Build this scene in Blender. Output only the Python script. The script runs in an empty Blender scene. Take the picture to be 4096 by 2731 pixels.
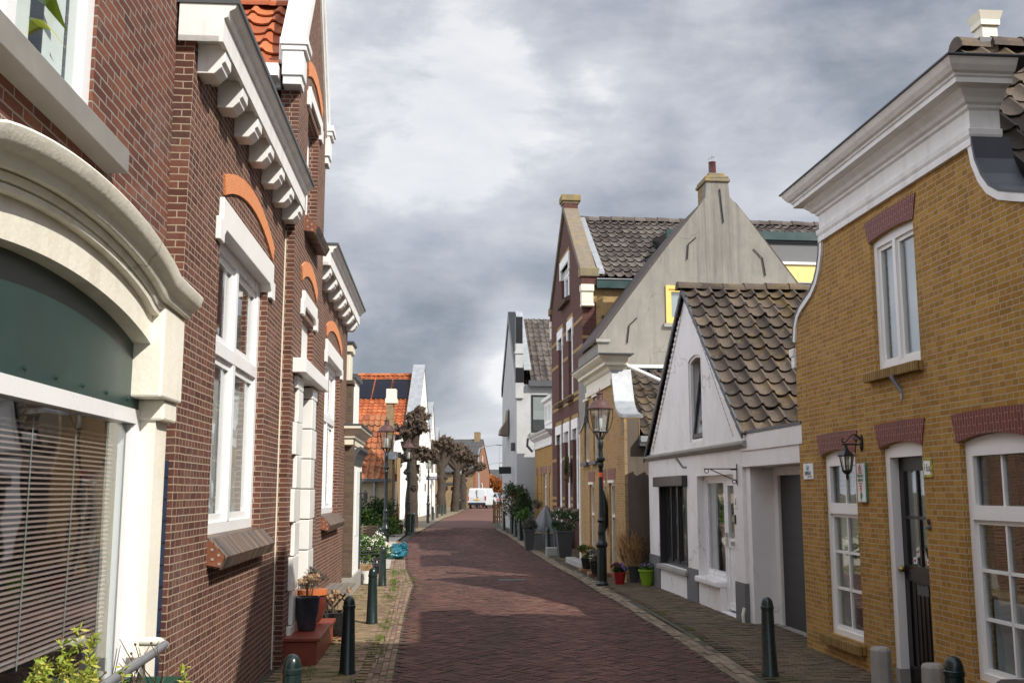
import bpy, bmesh, math, random
from mathutils import Vector, Matrix, noise as mnoise
from mathutils.geometry import tessellate_polygon
random.seed(7)
scn = bpy.context.scene
COL = scn.collection
R = math.radians
PI = math.pi

# ------------------------------------------------------------------ materials
MATS = {}
class NT:
    def __init__(s, name):
        s.m = bpy.data.materials.new(name); s.m.use_nodes = True
        s.t = s.m.node_tree; s.t.nodes.clear()
        s.out = s.t.nodes.new('ShaderNodeOutputMaterial')
    def n(s, typ, inp=None, **kw):
        nd = s.t.nodes.new(typ)
        for k, v in kw.items(): setattr(nd, k, v)
        for k, v in (inp or {}).items(): s.set(nd, k, v)
        return nd
    def set(s, nd, k, v):
        sock = nd.inputs[k]
        if isinstance(v, bpy.types.NodeSocket): s.t.links.new(v, sock)
        elif isinstance(v, bpy.types.Node): s.t.links.new(v.outputs[0], sock)
        else:
            if isinstance(v, tuple) and len(v) == 3 and sock.type == 'RGBA': v = (*v, 1)
            sock.default_value = v
    def math(s, op, a, b=0.0, c=None, clamp=False):
        d = {0: a, 1: b}
        if c is not None: d[2] = c
        return s.n('ShaderNodeMath', d, operation=op, use_clamp=clamp).outputs[0]
    def mix(s, f, a, b, mode='MIX'):
        nd = s.n('ShaderNodeMix', data_type='RGBA', blend_type=mode)
        s.set(nd, 0, f); s.set(nd, 6, a); s.set(nd, 7, b)
        return nd.outputs[2]
    def noise(s, vec, scale, detail=4, rough=.6, dist=0):
        nd = s.n('ShaderNodeTexNoise', {'Scale': scale, 'Detail': detail, 'Roughness': rough, 'Distortion': dist})
        if vec is not None: s.set(nd, 'Vector', vec)
        return nd.outputs[0]
    def ramp(s, f, stops, interp='LINEAR'):
        nd = s.n('ShaderNodeValToRGB', {0: f}); cr = nd.color_ramp; cr.interpolation = interp
        while len(cr.elements) < len(stops): cr.elements.new(.5)
        for e, (p, c) in zip(cr.elements, stops):
            e.position = p; e.color = (*c, 1) if isinstance(c, tuple) else (c, c, c, 1)
        return nd.outputs[0]
    def rng(s, f, a, b, c=0., d=1.):
        return s.n('ShaderNodeMapRange', {0: f, 1: a, 2: b, 3: c, 4: d}).outputs[0]
    def bump(s, h, strength=.4, dist=.01, normal=None):
        nd = s.n('ShaderNodeBump', {'Strength': strength, 'Distance': dist, 'Height': h})
        if normal is not None: s.set(nd, 'Normal', normal)
        return nd.outputs[0]
    def coord(s, k='Object'): return s.n('ShaderNodeTexCoord').outputs[k]
    def mapping(s, v, scale=(1, 1, 1), loc=(0, 0, 0), rot=(0, 0, 0)):
        return s.n('ShaderNodeMapping', {'Vector': v, 'Scale': scale, 'Location': loc, 'Rotation': rot}).outputs[0]
    def bsdf(s, color, rough=.7, normal=None, metallic=0., spec=.5, **kw):
        nd = s.n('ShaderNodeBsdfPrincipled', {'Base Color': color, 'Roughness': rough, 'Metallic': metallic, 'Specular IOR Level': spec})
        for k, v in kw.items(): s.set(nd, k.replace('_', ' '), v)
        if normal is not None: s.set(nd, 'Normal', normal)
        s.t.links.new(nd.outputs[0], s.out.inputs[0]); return nd

def shade(c, k): return tuple(min(1, x * k) for x in c)

def plain(name, col, rough=.5, var=.12, scale=3., bump=.15, bscale=60., metallic=0., spec=.5, dirt=None, dirt_amt=.5, streak=False, dscale=1.2, crack=0., runoff=None):
    """painted / cast / stone surface with mild colour variation, optional dirt patches"""
    t = NT(name); o = t.coord()
    n1 = t.noise(o, scale, 5)
    c = t.mix(t.rng(n1, .3, .7), shade(col, 1 - var), shade(col, 1 + var))
    if dirt:
        v = t.mapping(o, (2.2, 2.2, .35)) if streak else o
        nd = t.noise(v, dscale * (2 if streak else 1), 8, .68)
        c = t.mix(t.math('MULTIPLY', t.rng(nd, .5, .78), dirt_amt), c, dirt)
    if runoff:  # rain-washed soot below a chimney or sill: (axis, centre, half width, amount)
        q = t.n('ShaderNodeSeparateXYZ', {0: o}).outputs[runoff[0]]
        g_ = t.math('POWER', 2.718, t.math('MULTIPLY', t.math('POWER', t.math('ABSOLUTE', t.math('DIVIDE', t.math('SUBTRACT', q, runoff[1]), runoff[2])), 2.), -1.))
        st = t.rng(t.noise(t.mapping(o, (5., 5., .22)), 1.5, 8, .65), .42, .68)
        c = t.mix(t.math('MULTIPLY', t.math('MULTIPLY', g_, st), runoff[3]), c, shade(col, .38))
    if crack:
        wv = t.n('ShaderNodeVectorMath', {0: o, 1: t.n('ShaderNodeVectorMath', {0: t.n('ShaderNodeTexNoise', {'Vector': o, 'Scale': 3., 'Detail': 6}).outputs[1], 1: (.5, .5, .5)}, operation='MULTIPLY').outputs[0]}, operation='ADD').outputs[0]
        vd = t.n('ShaderNodeTexVoronoi', {'Vector': wv, 'Scale': .8}, feature='DISTANCE_TO_EDGE').outputs[0]
        k = t.math('MULTIPLY', t.rng(vd, .004, .012, 1., 0.), t.rng(t.noise(o, .7, 3), .48, .6))
        c = t.mix(t.math('MULTIPLY', k, crack), c, shade(col, .35))
    nb = t.noise(o, bscale, 3)
    t.bsdf(c, t.rng(n1, .3, .7, rough * .9, min(1, rough * 1.12)), t.bump(nb, bump, .004), metallic, spec)
    MATS[name] = t.m; return t.m

def brick(name, c1, c2, mortar, w=.17, h=.05, ms=.004, squash=.5, dark=None, dark_amt=.3, stain=None, stain_amt=.4, bump=.7, offset=.25, c3=None, rough=.85, rot=False, sheen=None, bloom=0.):
    t = NT(name); uv = t.n('ShaderNodeUVMap', uv_map='uv').outputs[0]; o = t.coord()
    wob = t.noise(o, 9, 2)
    sx = t.n('ShaderNodeSeparateXYZ', {0: uv})
    yy = t.math('ADD', sx.outputs[1], t.math('MULTIPLY', t.math('SUBTRACT', wob, .5), .008))
    xx = t.math('ADD', sx.outputs[0], t.math('MULTIPLY', t.math('SUBTRACT', t.noise(o, 23, 1), .5), .006))
    vec = t.n('ShaderNodeCombineXYZ', {0: yy if rot else xx, 1: xx if rot else yy})
    b = t.n('ShaderNodeTexBrick', {'Vector': vec, 'Color1': (0, 0, 0), 'Color2': (1, 1, 1), 'Mortar': (.5, .5, .5), 'Scale': 1., 'Mortar Size': ms,
            'Mortar Smooth': .15, 'Bias': 0., 'Brick Width': w, 'Row Height': h}, offset=offset, offset_frequency=2, squash=squash, squash_frequency=2)
    f = b.outputs[1]
    big = t.noise(o, .9, 5); fine = t.noise(o, 45, 4, .7)
    sel = t.math('ADD', t.math('MULTIPLY', b.outputs[0], .75), t.math('MULTIPLY', big, .4))
    c = t.ramp(sel, [(.1, c1), (.55, c2), (.95, c3 or c2)])
    c = t.mix(t.rng(fine, .35, .75, 0, .45), c, shade(c1, .62))
    if dark:
        c = t.mix(t.math('MULTIPLY', t.rng(t.noise(o, 2.3, 6, .65), .55, .72), dark_amt), c, dark)
    mo = t.mix(t.rng(fine, .3, .7), mortar, shade(mortar, .8))
    if stain:
        sn = t.math('MULTIPLY', t.rng(t.noise(t.mapping(o, (1.6, 1.6, .5)), 1.1, 8, .7), .5, .75), stain_amt)
        c = t.mix(sn, c, stain); mo = t.mix(sn, mo, stain)
    if bloom:
        c = t.mix(t.math('MULTIPLY', t.math('MULTIPLY', t.rng(t.noise(o, 1.3, 8, .72), .52, .74), t.rng(fine, .4, .65)), bloom), c, (.42, .37, .33))
    c = t.mix(f, c, mo)
    hgt = t.math('ADD', t.math('MULTIPLY', t.math('SUBTRACT', 1., f), 1.), t.math('MULTIPLY', fine, .35))
    t.bsdf(c, rough, t.bump(hgt, bump, .006), 0, .3 if sheen is None else sheen)
    MATS[name] = t.m; return t.m

def tinted(name, stops, rough=.85, noisy=.5, moss=None, moss_amt=0., mscale=.8, bump=.5, bscale=70., lichen=None, lich_amt=0., spec=.3, grime=None, grime_amt=0.):
    """per-piece tint (face attribute) for tiles and paving"""
    t = NT(name); o = t.coord()
    a = t.n('ShaderNodeAttribute', attribute_name='tint').outputs['Fac']
    fine = t.noise(o, bscale, 4, .7); big = t.noise(o, 1.1, 5)
    f = t.math('ADD', t.math('MULTIPLY', a, .8), t.math('MULTIPLY', big, .25))
    c = t.ramp(f, stops)
    c = t.mix(t.rng(fine, .35, .75, 0, noisy), c, (0.02, .018, .016))
    if grime: c = t.mix(t.math('MULTIPLY', t.rng(t.noise(o, 2.6, 7, .7), .48, .72), grime_amt), c, grime)
    if moss: c = t.mix(t.math('MULTIPLY', t.rng(t.noise(o, mscale, 9, .72), .52, .66), moss_amt), c, moss)
    if lichen: c = t.mix(t.math('MULTIPLY', t.rng(t.noise(o, 6.5, 8, .75), .58, .66), lich_amt), c, lichen)
    t.bsdf(c, rough, t.bump(fine, bump, .004), 0, spec)
    MATS[name] = t.m; return t.m

def glass(name, tint=(.92, .95, .95), base=.05, wav=.012, refl=1.2):
    t = NT(name); o = t.coord()
    fr = t.n('ShaderNodeFresnel', {'IOR': t.math('SUBTRACT', 1.5, t.math('MULTIPLY', t.n('ShaderNodeNewGeometry').outputs['Backfacing'], 1.5 - 1 / 1.5))})
    nb = t.bump(t.noise(o, 2.2, 1), .25, wav)
    t.set(fr, 'Normal', nb)
    tr = t.n('ShaderNodeBsdfTransparent', {0: tint}); gl = t.n('ShaderNodeBsdfGlossy', {0: (1, 1, 1), 'Roughness': .015, 'Normal': nb})
    k = t.math('ADD', t.math('MULTIPLY', fr.outputs[0], refl), base, clamp=True)
    mx = t.n('ShaderNodeMixShader', {0: k, 1: tr, 2: gl})
    t.t.links.new(mx.outputs[0], t.out.inputs[0]); MATS[name] = t.m

def leafmat(name, c1, c2, c3=None, rough=.5):
    t = NT(name)
    a = t.n('ShaderNodeAttribute', attribute_name='tint').outputs['Fac']
    c = t.ramp(a, [(0, c1), (.6, c2), (1, c3 or c2)])
    b = t.bsdf(c, rough, None, 0, .35)
    tr = t.n('ShaderNodeBsdfTranslucent', {0: c})
    mx = t.n('ShaderNodeMixShader', {0: .25, 1: b.outputs[0], 2: tr.outputs[0]})
    t.t.links.new(mx.outputs[0], t.out.inputs[0]); MATS[name] = t.m

brick('brick_villa', (.07, .027, .02), (.122, .046, .033), (.39, .305, .22), ms=.0044, dark=(.06, .03, .026), dark_amt=.5, c3=(.175, .07, .046), bloom=.35)
brick('brick_old', (.08, .029, .022), (.155, .053, .034), (.28, .245, .21), w=.205, h=.0585, ms=.0058, squash=1., offset=.5, dark=(.05, .028, .024), dark_amt=.7, bump=1., c3=(.21, .08, .046), bloom=.5)
brick('brick_yellow', (.285, .145, .025), (.385, .20, .035), (.47, .385, .28), ms=.0040, dark=(.20, .09, .018), dark_amt=.6, c3=(.48, .265, .055), bloom=.15, stain=(.17, .095, .03), stain_amt=.35)
brick('brick_shop', (.26, .14, .045), (.42, .24, .08), (.42, .36, .28), ms=.0036, dark=(.12, .07, .03), dark_amt=.6, stain=(.11, .075, .045), stain_amt=.5)
brick('brick_side', (.30, .19, .075), (.42, .28, .12), (.30, .25, .18), w=.22, h=.065, squash=1., offset=.5, dark=(.16, .10, .05), dark_amt=.6, stain=(.16, .11, .06), stain_amt=.6)
brick('brick_maroon', (.07, .026, .021), (.112, .041, .032), (.15, .11, .09), h=.062, w=.21, ms=.004, squash=.5, dark=(.055, .022, .022), dark_amt=.5)
brick('brick_band', (.30, .18, .055), (.38, .24, .08), (.35, .28, .2), h=.062, w=.21, ms=.004)
brick('brick_dark', (.09, .062, .045), (.15, .105, .07), (.11, .09, .07), ms=.004, dark=(.05, .035, .03), dark_amt=.6, stain=(.06, .045, .035), stain_amt=.7)
brick('brick_brown', (.19, .12, .06), (.30, .20, .10), (.33, .28, .22), w=.2, h=.06, squash=1., offset=.5, dark=(.08, .055, .035), dark_amt=.6)
brick('brick_white', (.80, .79, .76), (.86, .85, .82), (.78, .77, .74), w=.2, h=.06, squash=1., offset=.5, bump=.5)
brick('brick_orange', (.62, .19, .06), (.72, .24, .08), (.74, .52, .36), w=.075, h=.034, ms=.0022, squash=1., offset=.5, bump=.4, rot=True)
brick('brick_rust', (.22, .085, .045), (.30, .12, .06), (.3, .25, .2), w=.21, h=.062, squash=1., offset=.5, dark=(.12, .06, .04), dark_amt=.5)
brick('brick_arch_red', (.115, .016, .010), (.17, .026, .014), (.42, .33, .27), w=.13, h=.042, ms=.002, squash=1., offset=.5, rot=True, rough=.45, bump=.5)
brick('brick_sill', (.05, .04, .035), (.17, .13, .11), (.02, .018, .017), w=.3, h=.042, ms=.005, squash=1., offset=0, rot=True, rough=.5, c3=(.30, .19, .11))
brick('brick_sill_yellow', (.20, .12, .035), (.33, .20, .06), (.10, .075, .04), w=.3, h=.045, ms=.006, squash=1., offset=0, rot=True)
brick('slate_tiles', (.045, .047, .05), (.08, .08, .082), (.02, .02, .02), w=.25, h=.16, ms=.004, squash=1., offset=.5, bump=1.)
brick('garage_panels', (.03, .03, .033), (.034, .034, .037), (.01, .01, .011), w=30, h=.2, ms=.004, squash=1., offset=0, rough=.45, bump=.6)
brick('cladding_blue', (.016, .03, .065), (.024, .044, .09), (.006, .008, .012), w=3, h=.135, ms=.006, squash=1., offset=0, rough=.6)
plain('white_paint', (.80, .785, .76), .45, .03, 2, .05, 120)
plain('white_trim', (.78, .77, .745), .5, .06, 3, .15, 70, dirt=(.40, .36, .30), dirt_amt=.5, streak=True)
plain('white_upvc', (.83, .83, .83), .28, .02, 2, .02, 90)
plain('cream_paint', (.74, .69, .56), .5, .05, 3, .1, 80, dirt=(.4, .35, .26), dirt_amt=.35)
plain('cream_render', (.83, .785, .675), .7, .06, 1.5, .7, 30, dirt=(.50, .45, .34), dirt_amt=.6, streak=True, dscale=.9, crack=.55)
plain('white_glaze', (.82, .81, .77), .22, .04, 5, .03, 60)
plain('white_render', (.79, .765, .75), .75, .05, 1.2, .35, 45, dirt=(.46, .42, .34), dirt_amt=.5, dscale=1.1, crack=.5)
plain('white_render_far', (.82, .80, .76), .8, .05, 1.2, .2, 45)
plain('grey_render', (.235, .217, .19), .9, .15, 1.8, .9, 42, dirt=(.13, .122, .11), dirt_amt=.7, streak=True, dscale=.8, crack=.7, runoff=(1, -3.3, .9, .75))
plain('peeling_render', (.42, .425, .425), .85, .06, 1.2, .4, 40, dirt=(.26, .25, .24), dirt_amt=.9, dscale=.55)
plain('brown_render', (.105, .08, .062), .9, .2, 1.5, .5, 50, dirt=(.05, .04, .035), dirt_amt=.7, streak=True)
plain('beige_render', (.42, .35, .25), .85, .08, 1.5, .3, 50)
plain('plinth_grey', (.13, .13, .135), .6, .06)
plain('stone_grey', (.30, .285, .26), .85, .15, 6, .5, 55, dirt=(.10, .10, .07), dirt_amt=.6, dscale=3)
plain('stone_sill', (.24, .225, .205), .7, .10, 8, .25, 120, dirt=(.09, .085, .08), dirt_amt=.5, dscale=2)
plain('coping_stone', (.17, .14, .105), .9, .2, 6, .6, 60, dirt=(.28, .18, .03), dirt_amt=.55, dscale=2.2)
plain('lichen_stone', (.20, .165, .10), .9, .2, 6, .6, 60, dirt=(.40, .25, .02), dirt_amt=.9, dscale=2.5)
plain('lead', (.06, .067, .078), .45, .12, 3, .1, 30, dirt=(.16, .17, .18), dirt_amt=.4)
plain('zinc', (.30, .315, .33), .45, .15, 4, .5, 9, metallic=.3, dirt=(.44, .45, .46), dirt_amt=.5, dscale=2.)
plain('gutter_dark', (.07, .075, .08), .5, .1)
plain('green_panel', (.013, .040, .036), .38, .12, 1.6, .03, 30, dirt=(.05, .10, .09), dirt_amt=.5)
plain('green_paint', (.013, .045, .043), .4, .1, dirt=(.10, .11, .10), dirt_amt=.4)
plain('black_paint', (.012, .012, .013), .3, .1)
plain('iron_green', (.006, .011, .010), .34, .15, 5, .12, 40)
plain('iron_green_light', (.022, .050, .040), .4, .2, 5, .12, 40)
plain('iron_black', (.014, .0145, .014), .42, .15, 5, .12, 40)
plain('bollard_paint', (.009, .020, .019), .25, .2, 6, .05, 50, dirt=(.03, .04, .035), dirt_amt=.5, dscale=4)
plain('copper', (.075, .032, .027), .5, .15, 6, .1, 40, metallic=.1, dirt=(.13, .065, .055), dirt_amt=.6, dscale=4)
plain('anthracite', (.02, .021, .024), .35, .05)
plain('dark_interior', (.03, .028, .026), .9, .1)
plain('grey_interior', (.11, .105, .10), .9, .1)
plain('curtain_white', (.72, .72, .69), .9, .06, 4)
plain('blind_grey', (.40, .41, .41), .8, .04)
plain('blind_brown', (.36, .255, .23), .45, .08)
plain('cord_grey', (.35, .37, .36), .7, .05)
plain('yellow_paint', (.72, .50, .13), .45, .05)
plain('yellow_panel', (.76, .60, .22), .5, .05)
plain('pipe_grey', (.27, .28, .29), .4, .12, 6, .15, 40, metallic=.5)
plain('pipe_cream', (.70, .67, .58), .5, .06)
plain('sill_end', (.20, .065, .03), .6, .3, 8)
plain('step_red', (.20, .036, .018), .45, .12, 4, .1, 50)
plain('pot_blue', (.025, .032, .045), .22, .5, 4, .05, 30, dirt=(.14, .12, .10), dirt_amt=.6)
plain('pot_red', (.085, .02, .014), .2, .25, 3, .04, 30)
plain('pot_orange', (.45, .13, .045), .35, .1)
plain('pot_black', (.012, .013, .015), .15, .3, 30, .2, 60)
plain('pot_white', (.76, .75, .72), .5, .04, 6, .3, 14)
plain('pot_grey', (.045, .046, .048), .6, .15, 5, .2, 40)
plain('pot_red_plastic', (.30, .012, .016), .3, .08)
plain('pot_lime', (.20, .33, .02), .35, .08)
plain('pot_green', (.008, .05, .03), .4, .1)
plain('soil', (.03, .022, .016), .95, .3, 12, .8, 40)
plain('bag_teal', (.004, .09, .125), .28, .15, 4, .15, 30)
plain('cover_grey', (.115, .115, .118), .55, .1, 4, .3, 20)
plain('wood_grey', (.16, .14, .12), .8, .2, 8, .4, 40)
plain('wood_brown', (.20, .105, .05), .75, .25, 8, .3, 40)
plain('willow', (.17, .12, .08), .85, .35, 20, .6, 60)
plain('bark', (.05, .036, .026), .95, .4, 5, 1., 22, dirt=(.05, .055, .03), dirt_amt=.5)
plain('bark_knob', (.075, .052, .036), .95, .5, 9, 1., 26, dirt=(.05, .038, .03), dirt_amt=.8, dscale=3)
plain('twig', (.11, .07, .045), .9, .3)
plain('dry_flower', (.30, .19, .105), .9, .35, 30, .4, 60)
plain('dry_grass', (.46, .30, .15), .85, .25, 12)
plain('flower_white', (.75, .73, .62), .7, .08)
plain('flower_purple', (.28, .16, .40), .7, .2)
plain('flower_dark_red', (.16, .012, .03), .7, .2)
plain('flower_orange', (.6, .12, .02), .7, .3)
plain('tape_orange', (.75, .12, .02), .5, .05)
plain('tape_white', (.75, .73, .70), .5, .05)
plain('tape_red', (.5, .03, .03), .5, .05)
plain('sign_white', (.74, .74, .74), .3, .03)
plain('sign_red', (.55, .03, .025), .35, .03)
plain('sign_green', (.03, .17, .06), .35, .03)
plain('sign_navy', (.02, .025, .09), .35, .03)
plain('sign_teal', (.36, .50, .52), .4, .03)
plain('sign_blue', (.02, .14, .38), .35, .03)
plain('ink', (.012, .012, .014), .5, .02)
plain('tile_border', (.42, .34, .03), .3, .9, 26, .02)
plain('brass', (.42, .28, .10), .3, .1, metallic=.9)
plain('door_wood', (.008, .006, .006), .3, .3, 6)
plain('terracotta_shard', (.36, .10, .035), .7, .2)
plain('solar_black', (.008, .010, .022), .18, .1)
plain('van_white', (.55, .57, .60), .25, .03)
plain('car_silver', (.30, .32, .34), .22, .03, metallic=.4)
plain('car_dark', (.03, .035, .045), .15, .03)
plain('rubber', (.012, .012, .012), .8, .1)
plain('light_red', (.40, .02, .02), .3, .05)
plain('plate_yellow', (.70, .48, .02), .4, .03)
plain('chrome', (.6, .6, .6), .15, .05, metallic=1.)
plain('lamp_metal', (.36, .38, .40), .45, .05, metallic=.5)
plain('concrete', (.34, .30, .245), .9, .12, 2, .4, 60, dirt=(.20, .17, .13), dirt_amt=.5)
plain('ground_soil', (.10, .095, .06), .95, .3, 1.4, .5, 30, dirt=(.06, .10, .03), dirt_amt=.8)
plain('grout', (.06, .058, .04), .95, .4, 3, .5, 60, dirt=(.07, .10, .025), dirt_amt=.8, dscale=2)
plain('grout_dark', (.05, .042, .036), .95, .3, 3, .5, 60)
tinted('road_bricks', [(.0, (.034, .020, .018)), (.25, (.074, .033, .026)), (.6, (.122, .053, .040)), (1., (.20, .098, .071))], .8, .45, grime=(.075, .046, .036), grime_amt=.6)
tinted('pavement_bricks', [(.0, (.13, .095, .06)), (.4, (.26, .19, .11)), (.75, (.34, .25, .14)), (1., (.32, .17, .10))], .88, .55, moss=(.075, .10, .02), moss_amt=.75, mscale=1.6)
tinted('pavement_dark', [(.0, (.075, .056, .042)), (.4, (.14, .103, .068)), (.75, (.19, .142, .088)), (1., (.18, .10, .066))], .88, .55, moss=(.06, .08, .02), moss_amt=.5, mscale=1.3)
tinted('gutter_bricks', [(.0, (.14, .095, .075)), (.5, (.26, .165, .115)), (1., (.34, .24, .17))], .88, .55, moss=(.08, .11, .02), moss_amt=.7, mscale=2.2)
tinted('gutter_stones', [(.0, (.16, .125, .09)), (.5, (.27, .20, .14)), (1., (.36, .29, .21))], .88, .55, moss=(.07, .09, .02), moss_amt=.5, mscale=2.2)
tinted('tiles_grey', [(0, (.032, .023, .018)), (.5, (.080, .058, .044)), (1, (.15, .113, .083))], .75, .6, grime=(.03, .022, .019), grime_amt=.75, lichen=(.24, .21, .15), lich_amt=.35, moss=(.20, .125, .012), moss_amt=.38, mscale=2.1, bscale=40)
tinted('tiles_brown', [(0, (.04, .03, .028)), (.5, (.10, .082, .072)), (1, (.17, .145, .122))], .75, .5, grime=(.04, .024, .022), grime_amt=.7, lichen=(.22, .2, .16), lich_amt=.4, bscale=40)
tinted('tiles_dark', [(0, (.04, .034, .032)), (.5, (.085, .066, .06)), (1, (.14, .115, .10))], .75, .5, lichen=(.25, .23, .2), lich_amt=.4, bscale=40)
tinted('tiles_orange', [(0, (.24, .055, .018)), (.5, (.40, .10, .03)), (1, (.50, .16, .055))], .65, .35, grime=(.16, .05, .03), grime_amt=.5, lichen=(.45, .28, .15), lich_amt=.25, bscale=30)
tinted('tiles_old_orange', [(0, (.22, .06, .025)), (.5, (.36, .11, .042)), (1, (.43, .18, .075))], .75, .45, grime=(.10, .06, .035), grime_amt=.85, lichen=(.42, .34, .2), lich_amt=.5, bscale=30)
glass('window_glass'); glass('window_glass_clear', base=.01, refl=.7); glass('shop_glass', base=.02, refl=.9); glass('lantern_glass', (.86, .88, .86), .10)
leafmat('leaf_evergreen', (.012, .03, .010), (.035, .075, .02), (.07, .12, .035))
leafmat('leaf_ivy', (.022, .055, .01), (.075, .16, .025), (.16, .25, .045))
leafmat('leaf_lime', (.17, .25, .025), (.38, .43, .06), (.55, .45, .12))
leafmat('leaf_redtip', (.03, .045, .015), (.10, .06, .02), (.25, .05, .02))
leafmat('leaf_copper', (.16, .05, .012), (.33, .10, .02), (.45, .17, .035))
leafmat('leaf_grey', (.07, .075, .06), (.13, .13, .10), (.19, .18, .14))
leafmat('leaf_lavender', (.06, .065, .05), (.11, .11, .085), (.17, .14, .13))
leafmat('grass_blade', (.05, .09, .012), (.12, .19, .03), (.22, .26, .06))
leafmat('leaf_far', (.03, .035, .025), (.06, .065, .04), (.09, .09, .05))

# ------------------------------------------------------------------ mesh building
class MB:
    def __init__(s):
        s.bm = bmesh.new(); s.tint = s.bm.faces.layers.float.new('tint'); s.cur = None
    def V(s, p): return s.bm.verts.new(p)
    def face(s, pts, tint=None):
        try: f = s.bm.faces.new([s.bm.verts.new(p) for p in pts])
        except ValueError: return None
        f[s.tint] = tint if tint is not None else random.random(); return f
    def facev(s, vs, tint=None):
        try: f = s.bm.faces.new(vs)
        except ValueError: return None
        f[s.tint] = tint if tint is not None else .5; return f
    def prism(s, poly, vec):
        """closed solid: polygon (list of 3d points) swept along vec"""
        vec = Vector(vec); a = [s.V(p) for p in poly]; b = [s.V(Vector(p) + vec) for p in poly]; n = len(a)
        s.facev(a); s.facev(b[::-1])
        for i in range(n): s.facev([a[i], b[i], b[(i + 1) % n], a[(i + 1) % n]])
    def box(s, x0, x1, y0, y1, z0, z1):
        s.prism([(x0, y0, z0), (x1, y0, z0), (x1, y1, z0), (x0, y1, z0)], (0, 0, z1 - z0))
    def obox(s, c, ax, ay, az):
        """box from centre and three half-axis vectors"""
        c, ax, ay, az = map(Vector, (c, ax, ay, az))
        s.prism([c - ax - ay - az, c + ax - ay - az, c + ax + ay - az, c - ax + ay - az], 2 * az)
    def bar(s, a, b, w, h=None, up=(0, 0, 1)):
        a, b = Vector(a), Vector(b); d = (b - a); L = d.length; d.normalize(); up = Vector(up)
        if abs(d.dot(up)) > .99: up = Vector((1, 0, 0))
        x = d.cross(up).normalized(); y = x.cross(d); h = h or w
        s.obox((a + b) / 2, d * L / 2, x * w / 2, y * h / 2)
    def ring_skin(s, rings, closed=True, cap=True):
        vs = [[s.V(p) for p in r] for r in rings]; n = len(vs[0])
        for r0, r1 in zip(vs, vs[1:]):
            for i in range(n if closed else n - 1):
                j = (i + 1) % n; s.facev([r0[i], r0[j], r1[j], r1[i]])
        if cap and closed: s.facev(vs[0][::-1]); s.facev(vs[-1])
    def lathe(s, prof, c=(0, 0, 0), n=16, phase=0., cap=True):
        s.ring_skin([[(c[0] + r * math.cos(phase + 2 * PI * k / n), c[1] + r * math.sin(phase + 2 * PI * k / n), c[2] + z) for k in range(n)] for r, z in prof], True, cap)
    def tube(s, pts, r, n=8, cap=True):
        pts = [Vector(p) for p in pts]; rs = r if isinstance(r, (list, tuple)) else [r] * len(pts)
        d0 = (pts[1] - pts[0]).normalized(); x = d0.orthogonal().normalized(); rings = []
        for i, p in enumerate(pts):
            d = (pts[min(i + 1, len(pts) - 1)] - pts[max(i - 1, 0)]).normalized()
            x = (x - d * x.dot(d)).normalized(); y = d.cross(x)
            rings.append([p + (x * math.cos(2 * PI * k / n) + y * math.sin(2 * PI * k / n)) * rs[i] for k in range(n)])
        s.ring_skin(rings, True, cap)
    def blob(s, c, r, sub=2, amp=.2, freq=3., sq=(1, 1, 1), seed=0):
        ret = bmesh.ops.create_icosphere(s.bm, subdivisions=sub, radius=1.)
        c = Vector(c)
        for v in ret['verts']:
            d = v.co.normalized(); k = 1 + amp * mnoise.noise(d * freq + Vector((seed * 7.1, seed * 3.3, seed)))
            v.co = c + Vector((d.x * sq[0], d.y * sq[1], d.z * sq[2])) * r * k
    def build(s, name, mat, parent=None, loc=None, smooth=False, bevel=0, rotz=None, recalc=True):
        bm = s.bm
        if smooth: bmesh.ops.remove_doubles(bm, verts=bm.verts, dist=1e-5)
        if recalc: bmesh.ops.recalc_face_normals(bm, faces=bm.faces)
        uv = bm.loops.layers.uv.new('uv')
        for f in bm.faces:
            n = f.normal; h = math.hypot(n.x, n.y)
            if h > .5:
                tx, ty = -n.y / h, n.x / h
                if abs(tx) > abs(ty) and tx < 0 or abs(ty) >= abs(tx) and ty < 0: tx, ty = -tx, -ty
                for l in f.loops: p = l.vert.co; l[uv].uv = (p.x * tx + p.y * ty, p.z)
            else:
                for l in f.loops: p = l.vert.co; l[uv].uv = (p.x, p.y)
            f.smooth = smooth
        me = bpy.data.meshes.new(name); bm.to_mesh(me); bm.free()
        me.materials.append(MATS[mat]); o = bpy.data.objects.new(name, me); COL.objects.link(o)
        if parent: o.parent = parent
        if loc is not None: o.location = loc
        if rotz is not None: o.rotation_euler.z = rotz
        if bevel:
            md = o.modifiers.new('bevel', 'BEVEL'); md.width = bevel; md.segments = 2; md.limit_method = 'ANGLE'; md.angle_limit = R(40); md.use_clamp_overlap = True
        if smooth and not bevel:
            try: me.set_sharp_from_angle(angle=R(38))
            except Exception: pass
        return o

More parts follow.
